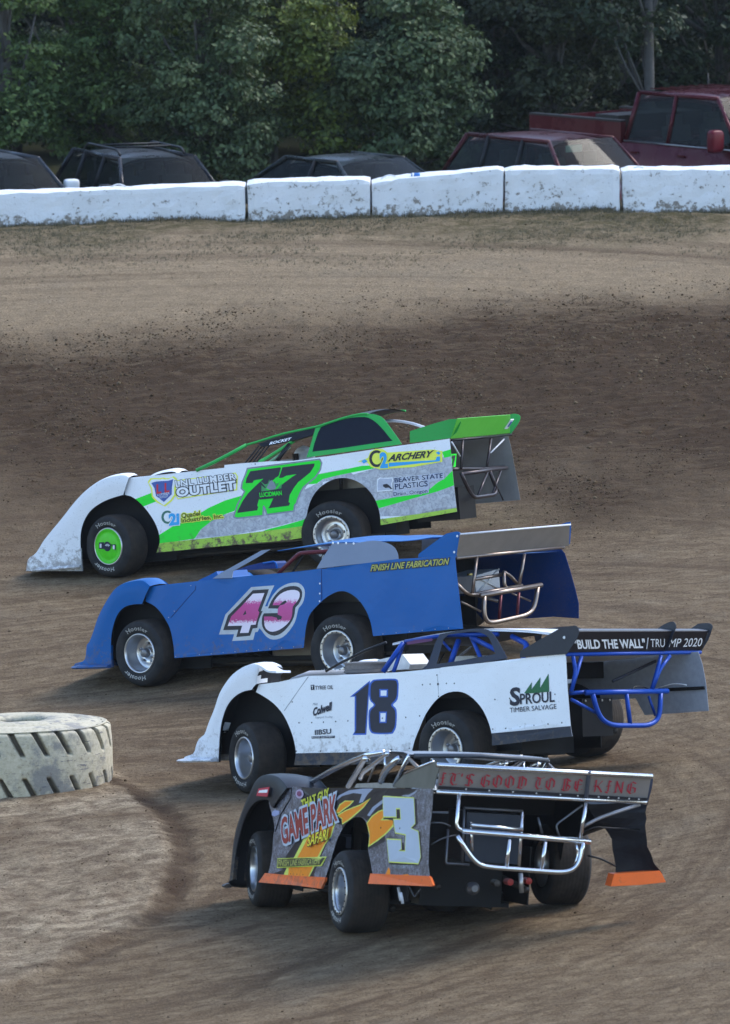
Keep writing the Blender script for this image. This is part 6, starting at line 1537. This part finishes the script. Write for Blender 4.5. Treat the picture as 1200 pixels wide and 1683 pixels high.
    c.stext(p, 'FINISH LINE FABRICATION', fg3, (535,862), (955,844), (545,802), MATS['letter_gold'], bold=.02, d=.018)
    badge(fg3, [(455,150),(470,125),(535,108),(515,150),(500,180),(450,185)], plain('sticker_red', (.45,.03,.06), .4)); badge(fg3, [(450,185),(512,172),(495,205),(447,218)], PWHT)
    badge(fg3, [(q[0], q[1]) for q in circle(748,150,42,16,46)], plain('sticker_lilac', (.42,.34,.48), .4)); badge(fg3, circle(748,148,24,14,26), plain('sticker_plum', (.20,.05,.12), .4), .011)
    badge(fg3, [(470,330),(500,308),(550,318),(548,352),(500,372),(468,360)], plain('sticker_blue', (.30,.34,.55), .4))
    c.rivets(p, fh3, [(520,483),(710,488)], BLK, .009); c.rivets(p, fg3, [(640,938),(705,942),(765,946)], BLK, .006)
    q = S(fg3, [(668,85),(655,190),(560,350),(500,520)]); m_ = MB(); m_.tube([(x, c.yS(z)+c.wv(x, z)+.003, z) for x, z in q], .006, 5); m_.build('panel_seam', BK, p)
    def skirt(fr, pts): 
        q = S(fr, pts); o = c.slab('side_skirt', [(x, c.yS(z)+.012+.25*max(0, q[0][1]-z), z) for x, z in q], ORS, .02, (0, 1, 0)); o['label'] = 'bent orange strip under the side panel'
    skirt(fg3, [(405,930),(700,958),(1000,972),(998,1000),(965,1085),(700,1050),(560,1040),(365,1022)]); skirt(fh3, [(425,935),(715,948),(1000,960),(1015,975),(1042,1050),(1030,1062),(425,1036)])
    # fender
    fo = S(fG, sm([(55,742),(72,740),(82,690),(92,600),(100,530),(115,450),(140,375),(165,310),(190,255),(212,205),(245,175),(290,170),(330,182),(362,215),(375,238)], 4))
    fi = S(fG, sm([(92,712),(100,640),(110,560),(128,480),(152,400),(185,335),(228,300),(275,300),(290,330),(300,340)], 4))
    pk = paint('black_plastic', (.016,.018,.024), .42, .2, 0, .3); fe = c.fender(fo, fi, pk, width=.40, flare=.02, splitter=(fo[0][0], fi[0][0], fo[0][1]+.03, .0))
    st_ = lambda pts, d: [(v.x, v.y, v.z) for v in c.pl(fG, pts, (0, 1, c.K), (0, c.Y0+d, .6))]
    c.slab('sticker', st_([(193,278),(205,240),(262,232),(250,282)], .075), plain('sticker_red', (.45,.03,.06), .4), .003, (0, 1, c.K)); c.slab('sticker', st_([(203,262),(210,250),(252,245),(248,262)], .08), PWHT, .003, (0, 1, c.K))
    xr = S(fh3, [(1030,97)])[0][0]; c.tops(outl[:9], BK, cock=(.05, 1.35), zhood=-.02); c.running_gear(xr)
    c.driver(plain('suit_grey', (.10,.10,.12), .8), plain('helmet_silver', (.45,.47,.5), .25, .3), 'driver with silver helmet inside the roll cage of the nearest car', .1, c.YP(fr3, [(595,188)], .1)[0])
    # right panel
    rp = [(q.x, q.z) for q in c.YP(fH, [(1070,275),(1060,350),(1065,450),(1090,530),(1132,600),(1030,602),(925,606),(918,500),(900,430),(870,388)], -.96)]
    i_ = max(range(len(rp)), key=lambda k: rp[k][0]); ro = rp[:7]+[(-.55, rp[6][1]+.08), (-.50, rp[6][1]+.25), (-.42, .60)]+sm([(-.42,.60), (-.2, .80), (0, .84), (.2, .80), (.38, .62), (.44, .2)], 3)[1:]+[(2.0, .14), (2.12, .40), (2.3, .60), (2.25, .72), (1.3, .86)]
    c.rp = rp
    x_r = rp[0][0]; zt = rp[0][1]
    ou = c.XP(fH, [(1071,272),(1062,350),(1066,450),(1090,530),(1118,575),(1134,602)], xr); inn = c.XP(fH, [(800,285),(826,345),(884,400),(912,470),(920,545),(925,607)], xr+.28)
    V = []; F = []; m_c = 6
    for a_, b_ in zip([Vector(v) for v in sm(ou, 3)], [Vector(v) for v in sm(inn, 3)]):
        for j in range(m_c): u = j/(m_c-1); V.append(a_.lerp(b_, u)+Vector((0, -.03*math.sin(math.pi*u)+.008*math.sin(a_.z*40+j), 0)))
    rows = len(V)//m_c
    for i in range(rows-1):
        for j in range(m_c-1): q = i*m_c+j; F.append((q, q+1, q+m_c+1, q+m_c))
    k0 = len(V); V += [v+Vector((.002, -.006, 0)) for v in V]; F += [tuple(q_+k0 for q_ in f_[::-1]) for f_ in list(F)]
    zi = inn[1].z; up = [(xr+.02, ou[0].z-.01), (xr+.02, zi), (xr+.35, zi-.06), (-.55, .90), (-.42, .62)]+sm([(-.42,.62), (-.2, .80), (0, .84), (.2, .80), (.38, .62), (.44, .2)], 3)[1:]+[(2.0, .14), (2.12, .40), (2.3, .60), (2.25, .72)]+rtop(outl, 9, xr)
    V2, T_ = region_mesh(up, [], .12); yr = ou[0].y; n = len(V2); tr = T_[-1]; k1 = len(V)
    yy_ = lambda x, z: yr*(1-min(1, max(0, (x-xr)/.6)))-c.yS(z)*min(1, max(0, (x-xr)/.6))
    V += [Vector((x, yy_(x, z), z)) for x, z in V2]+[Vector((x, yy_(x, z)+.006, z)) for x, z in V2]; F += [tuple(i+k1 for i in t_[::-1]) for t_ in tr]+[tuple(i+n+k1 for i in t_) for t_ in tr]
    o = mk('side_panel', V, F, paint('panel_black', (.016,.017,.022), .35, .10), c.root); c.add(o); o['label'] = 'black right side panel, its rear corner flaring out at the bottom'
    o2 = c.slab('side_skirt', c.XP(fH, [(920,605),(1130,590),(1140,605),(1158,642),(1030,655),(905,661)], xr-.02), ORS, .14, (-1, 0, 0)); o2['label'] = 'orange strip under the right rear corner'
    # greenhouse seen from behind
    zd = S(fr3, [(300,272)])[0][1]; kk = .50
    pln = lambda y: (lambda fr, pts: c.YP(fr, pts, y))
    A = pln(.66)
    for sd in (1, -1):
        f = lambda pts: [Vector((v.x, sd*v.y, v.z)) for v in A(fr3, pts)]
        c.T('windshield_post', f([(-5,270),(60,235),(180,165),(300,108),(400,68),(520,46)]), .024, CHROME); c.T('roll_cage', f([(292,274),(400,92),(420,85)]), .030, CHROME)
        c.T('roll_cage', f([(370,222),(385,180),(440,140),(530,68),(560,52)]), .022, CHROME, .05); c.T('roll_cage', f([(505,246),(520,190),(560,140),(628,84)]), .030, CHROME, .08)
        c.T('roll_cage', f([(535,78),(532,170)]), .014, CHROME); c.T('sail_edge', f([(592,266),(640,165),(690,66)]), .018, plain('bright_edge', (.75,.77,.8), .15, .9))
        c.T('roll_cage', f([(690,90),(750,150)]), .018, MATS['raw_steel']); c.T('roll_cage', f([(420,240),(465,130)]), .010, MATS['raw_steel'])
    c.T('roll_cage', [(.05, -.5, 1.05), (.05, -.4, 1.2), (.05, .4, 1.2), (.05, .5, 1.05)], .022, CHROME, .08)
    c.slab('window_sill', A(fr3, [(330,278),(345,252),(470,246),(610,250),(600,282)]), plain('sill_silver', (.40,.42,.42), .35, .7, .4, 18), .01, (0, 1, 0))
    # roof
    fpt = A(fr3, [(395,66),(470,50),(560,40),(650,44),(695,60)]); V = []; F = []; n = len(fpt)
    for v_ in fpt:
        for j in range(9): u = -1+2*j/8; V.append((v_.x, u*.66, v_.z+.02*(1-u*u)))
    for i in range(n-1):
        for j in range(8): a = i*9+j; F.append((a, a+1, a+10, a+9))
    k0 = len(V); V += [(x, y, z-.012) for x, y, z in V]; F += [tuple(q_+k0 for q_ in f_[::-1]) for f_ in list(F)]
    c.add(mk('roof', V, F, plain('roof_silver', (.38,.40,.43), .3, .6, .2, 5), c.root, smooth=True))
    e = fpt[-1]; dots = plain('carbon_edge', (.07,.075,.085), .35, .4, .5, 90); c.T('roof_rear_edge', [(e.x, .62, e.z-.012), (e.x-.02, 0, e.z+.012), (e.x, -.66, e.z-.008)], .022, dots)
    # spoiler
    ya = .88; b0 = c.YP(fr3, [(855,285)], ya)[0]; k_ = -.6
    pp = lambda fr, pts, d=0: [q+Vector((-d, 0, -d*.6)) for q in c.pl(fr, pts, (1, 0, -k_), (b0.x, 0, b0.z))]
    P_ = pp(fH, [(108,212),(1070,268),(1090,158),(122,104)]); yb = P_[1].y
    sp_ = c.slab('spoiler', P_, plain('spoiler_alu', (.30,.285,.275), .5, .35, .15, 4), .008, (-1, 0, k_))
    q = pp(fH, [(105,100),(1092,153)], .012); m_ = MB(); m_.tube(q, .022, 10); m_.build('spoiler_lip', CHROME, sp_, True)
    q = pp(fH, [(103,224),(1066,273)], .01); m_ = MB(); m_.tube(q, .020, 10); m_.build('lower_tube', CHROME, sp_, True)
    q = pp(fH, [(112,196),(1072,252),(1068,264),(106,212)], .012); m_ = MB(); m_.add(q, [(0, 1, 2, 3)]); m_.build('rivet_strip', plain('seam_black', (.03,.03,.035), .5), sp_)
    m_ = MB()
    for x in (237,344,452,560,670,750,845,890,937,985,1030): m_.lathe([(0,.009),(.004,.008),(.005,.001)], 7, Matrix.Translation(pp(fH, [(x, 203+(x-112)*.058)], .016)[0]) @ Matrix.Rotation(R(90), 4, 'Z'))
    m_.build('rivets', ALUS, sp_)['kind'] = 'stuff'
    GR = plain('letter_crimson', (.42,.04,.06), .45); m_ = MB()
    A0, B0, C0 = pp(fp3, [(62,92),(1095,142),(72,25)], .009); gothic(m_, "IT'S GOOD TO BE  KING", A0, B0, C0); m_.build('lettering', GR, sp_)
    m_ = MB(); q = pp(fH, [(803,128),(788,248)], .016); m_.tube(q, .018, 6); m_.build('spoiler_divider', plain('div_steel', (.12,.14,.18), .35, .6), sp_)
    c.slab('end_plate', c.YP(fr3, [(590,278),(592,262),(660,186),(750,148),(848,108),(880,112),(892,135),(862,230),(852,284)], ya+.006), plain('plate_olive', (.17,.19,.18), .3, .5, .3, 6), .008, (0, 1, 0))
    c.T('plate_edge', c.YP(fr3, [(660,186),(750,147),(848,107)], ya+.006), .012, CHROME)
    c.slab('end_plate', c.YP(fH, [(1070,150),(1088,142),(1096,152),(1090,205),(1072,272),(1062,268)], yb-.004), plain('plate_blueblack', (.03,.04,.07), .35), .008, (0, 1, 0))
    X = lambda pts, dx=0: c.XP(fH, pts, xr-.05+dx); T_ = lambda nm, pts, r, dx=0, b=0, mt=CHROME: c.T(nm, X(pts, dx), r, mt, b)
    T_('rear_bumper', [(222,406),(810,457)], .026); T_('rear_bumper', [(200,428),(252,512),(298,562),(350,573),(690,598),(742,578),(768,525),(778,455)], .023, 0, .12); T_('rear_bumper', [(745,462),(756,515),(735,572)], .014, .02, .04)
    T_('bumper_brace', [(440,445),(425,575)], .020); T_('bumper_brace', [(605,456),(585,582)], .020); T_('spoiler_strut', [(208,238),(195,390),(228,408)], .019, .0, .04); T_('spoiler_strut', [(790,278),(765,440)], .019)
    DT = plain('dark_steel', (.12,.125,.14), .35, .7)
    T_('frame_tube', [(232,300),(500,316)], .012, .2, 0, DT); T_('frame_tube', [(232,300),(222,552)], .013, .2, 0, DT); T_('frame_tube', [(498,318),(482,572)], .018, .12, 0, CHROME); T_('frame_tube', [(262,378),(500,402)], .020, .08)
    T_('frame_tube', [(262,365),(268,500)], .016, .1, 0, CHROME); T_('frame_tube', [(158,400),(147,556),(255,562)], .012, .2, .02, DT); T_('panel_brace', [(780,386),(850,347),(1038,285)], .016, .03, .1, plain('brace_grey', (.30,.29,.30), .4, .6)); T_('panel_brace', [(775,288),(650,380),(668,432)], .010, .1, .04, DT); T_('panel_brace', [(570,345),(590,420)], .012, .2, 0, DT)
    T_('hose', [(785,410),(830,388),(870,392),(1048,400)], .008, .1, .05, BLK); T_('hose', [(800,520),(860,535),(925,568)], .009, .05, .03, BLK); T_('hose', [(80,470),(130,440),(195,425)], .006, .1, .05, DT); T_('hose', [(80,370),(130,368),(170,385)], .006, .1, .05, DT)
    c.slab('fuel_cell', X([(245,320),(492,335),(478,560),(235,545)], .26), plain('tank_blue_black', (.022,.028,.042), .4), .45, (-1, 0, 0))
    m_ = MB(); q = X([(262,668)], .3)[0]; m_.lathe([(0,.05),(.06,.06),(.1,.03),(.1,.001)], 14, Matrix.Translation(q) @ Matrix.Rotation(R(90), 4, 'Z')); c.add(m_.build('exhaust_tip', DT, c.root))
    for x, z, mt in ((375,645,'greasy_steel'), (435,640,'print_brick'), (520,635,'print_brick')): m_ = MB(); m_.lathe([(-.05,.03),(.05,.03),(.055,.001)], 12, Matrix.Translation(X([(x, z)], .35)[0]) @ Matrix.Rotation(R(90), 4, 'Z')); c.add(m_.build('axle_fitting', plain(mt, (.3,.05,.05), .5), c.root))
    T_('coil_over', [(490,600),(495,690)], .022, .3, 0, MATS['shock_alu']); T_('exhaust_pipe', [(-60,690),(-50,740)], .014, .4, 0, plain('pale_tube', (.52,.54,.58), .4))
    c.T('exhaust_pipe', c.YP(fh3, [(690,1075),(712,1200)], .70), .014, MATS['pale_tube']); c.T('tow_chain', c.YP(fh3, [(800,1070),(820,1110),(850,1170),(905,1090)], .65), .008, DT, .03)
grey_car()

# ================================================================= the big whitewashed tyre
def big_tyre():
    Yd = depth(95, 1312); pr = at(183, 1240, Yd+.0); s = FPX/Yd; RT = .90
    cx = pr.x-RT; cy = Yd+RT*.93; H_ = .68; gz = float(ground_z(cx, cy-.6)[0])
    gz = at(95, 1324, cy-RT*.97).z
    n = 26; seg = 8; V = []; F = []; MBt = MB()
    m, t, b = newmat('old_whitewash'); co = N(t, 'ShaderNodeTexCoord').outputs['Object']
    n1 = noise(t, co, 3.2, 7, .7); n2 = noise(t, co, 22, 5, .7); mp = N(t, 'ShaderNodeMapping'); mp.inputs['Scale'].default_value = (1, 1, 6); t.links.new(co, mp.inputs[0]); n3 = noise(t, mp.outputs[0], 5, 5, .65)
    c = mix(t, ramp(t, n2.outputs[0], [(.35, 0), (.7, 1)]).outputs[0], (.52,.46,.33), (.38,.33,.22)); c = mix(t, ramp(t, n1.outputs[0], [(.50, 0), (.60, .75)]).outputs[0], c, (.17,.165,.16))
    c = mix(t, ramp(t, n3.outputs[0], [(.61, 0), (.66, .8)]).outputs[0], c, (.10,.10,.115)); c = mix(t, ramp(t, n2.outputs[0], [(.60, 0), (.68, .6)]).outputs[0], c, (.16,.12,.08))
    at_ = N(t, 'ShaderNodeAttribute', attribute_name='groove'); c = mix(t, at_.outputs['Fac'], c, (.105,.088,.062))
    t.links.new(c, b.inputs['Base Color']); b.inputs['Roughness'].default_value = .8; bump(t, b, math_(t, 'ADD', n2.outputs[0], n3.outputs[0]), .5, .01)
    # outer wall as a fine polar grid, with slanting lug grooves cut in from both shoulders
    NA, NZ = 900, 56; V = np.zeros((NA, NZ, 3)); G = np.zeros((NA, NZ))
    for j in range(NZ):
        v = j/(NZ-1); z = H_*v
        a = np.arange(NA)/NA*2*math.pi
        bul = RT*(1-.018*(2*v-1)**2) - .05*max(0, (abs(2*v-1)-.90)/.10)**2
        # grooves: 24 round; upper half slants one way, lower half is offset
        per = 2*math.pi/23
        up = v > .5; d = (v-.5)*2 if up else (.5-v)*2      # 0 centre .. 1 shoulder
        ph = (a/per - 1.5*(1-v) + (0 if up else .45)) % 1.0
        wd = .10+.045*d; dd = np.abs(ph-.5); cut = np.clip((wd-dd)/.035, 0, 1)*np.clip((d-.30)/.06, 0, 1)
        r = bul-.08*cut-.003*(fbm(a*9, np.full_like(a, v*7), 3)-.5)*2
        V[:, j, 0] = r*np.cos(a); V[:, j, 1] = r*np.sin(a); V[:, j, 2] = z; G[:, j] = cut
    # sidewall, top and bottom: shoulder, groove ring, bead, inner drop
    prof = [(.950, H_+.003), (.93, H_+.012), (.90, H_-.004), (.84, H_+.018), (.76, H_+.035), (.68, H_+.042), (.64, H_+.022), (.60, H_+.044), (.50, H_+.055), (.40, H_+.058), (.30, H_+.05), (.27, H_+.01), (.34, H_-.10), (.80, H_-.16), (.88, .25), (.80, .06), (.60, .04), (.66, -.02), (.9, -.01)]
    Vt = []; 
    for (rf, z) in prof:
        a = np.arange(NA)/NA*2*math.pi; r = RT*rf*(1+.004*np.sin(a*3)); Vt.append(np.stack([r*np.cos(a), r*np.sin(a), np.full_like(a, z)+.004*np.sin(a*5+rf*9)], 1))
    A = np.concatenate([V.transpose(1, 0, 2), np.stack(Vt)], 0); rows = A.shape[0]; G2 = np.concatenate([G.T, np.zeros((len(prof), NA))], 0); VV = A.reshape(-1, 3); F = []
    i, j = np.meshgrid(np.arange(NA), np.arange(rows)); a = (j*NA+i); bq = (j*NA+(i+1) % NA); j2 = (j+1) % rows; cq = (j2*NA+(i+1) % NA); dq = (j2*NA+i)
    Fq = np.stack([a.ravel(), bq.ravel(), cq.ravel(), dq.ravel()], 1).astype(np.int32)
    me = bpy.data.meshes.new('tyre_marker'); me.vertices.add(len(VV)); me.vertices.foreach_set('co', VV.astype(np.float32).ravel()); me.loops.add(Fq.size); me.loops.foreach_set('vertex_index', Fq.ravel()); me.polygons.add(len(Fq)); me.polygons.foreach_set('loop_start', np.arange(0, Fq.size, 4, dtype=np.int32)); me.update(calc_edges=True)
    q = me.attributes.new('groove', 'FLOAT', 'POINT'); q.data.foreach_set('value', G2.ravel().astype(np.float32))
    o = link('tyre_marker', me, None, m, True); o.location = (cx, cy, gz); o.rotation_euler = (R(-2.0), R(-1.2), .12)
    tag(o, 'big old tractor tyre painted white, lying flat at the inside of the turn', 'tyre')
    return cx, cy, gz, RT
big_tyre()

# ------------------------------------------------------------------ faint dust in the air, closed box round the whole place
mh = bpy.data.materials.new('haze'); mh.use_nodes = True; t = mh.node_tree; t.nodes.clear()
ou = t.nodes.new('ShaderNodeOutputMaterial'); pv = t.nodes.new('ShaderNodeVolumePrincipled')
pv.inputs['Color'].default_value = (.80, .86, .95, 1); pv.inputs['Density'].default_value = .00007
t.links.new(pv.outputs[0], ou.inputs['Volume'])
m = MB(); m.box((0, 0, 16.0), (8000, 8000, 36.0)); o = m.build('haze', mh); o['kind'] = 'stuff'; o['label'] = 'faint dusty haze over the track'
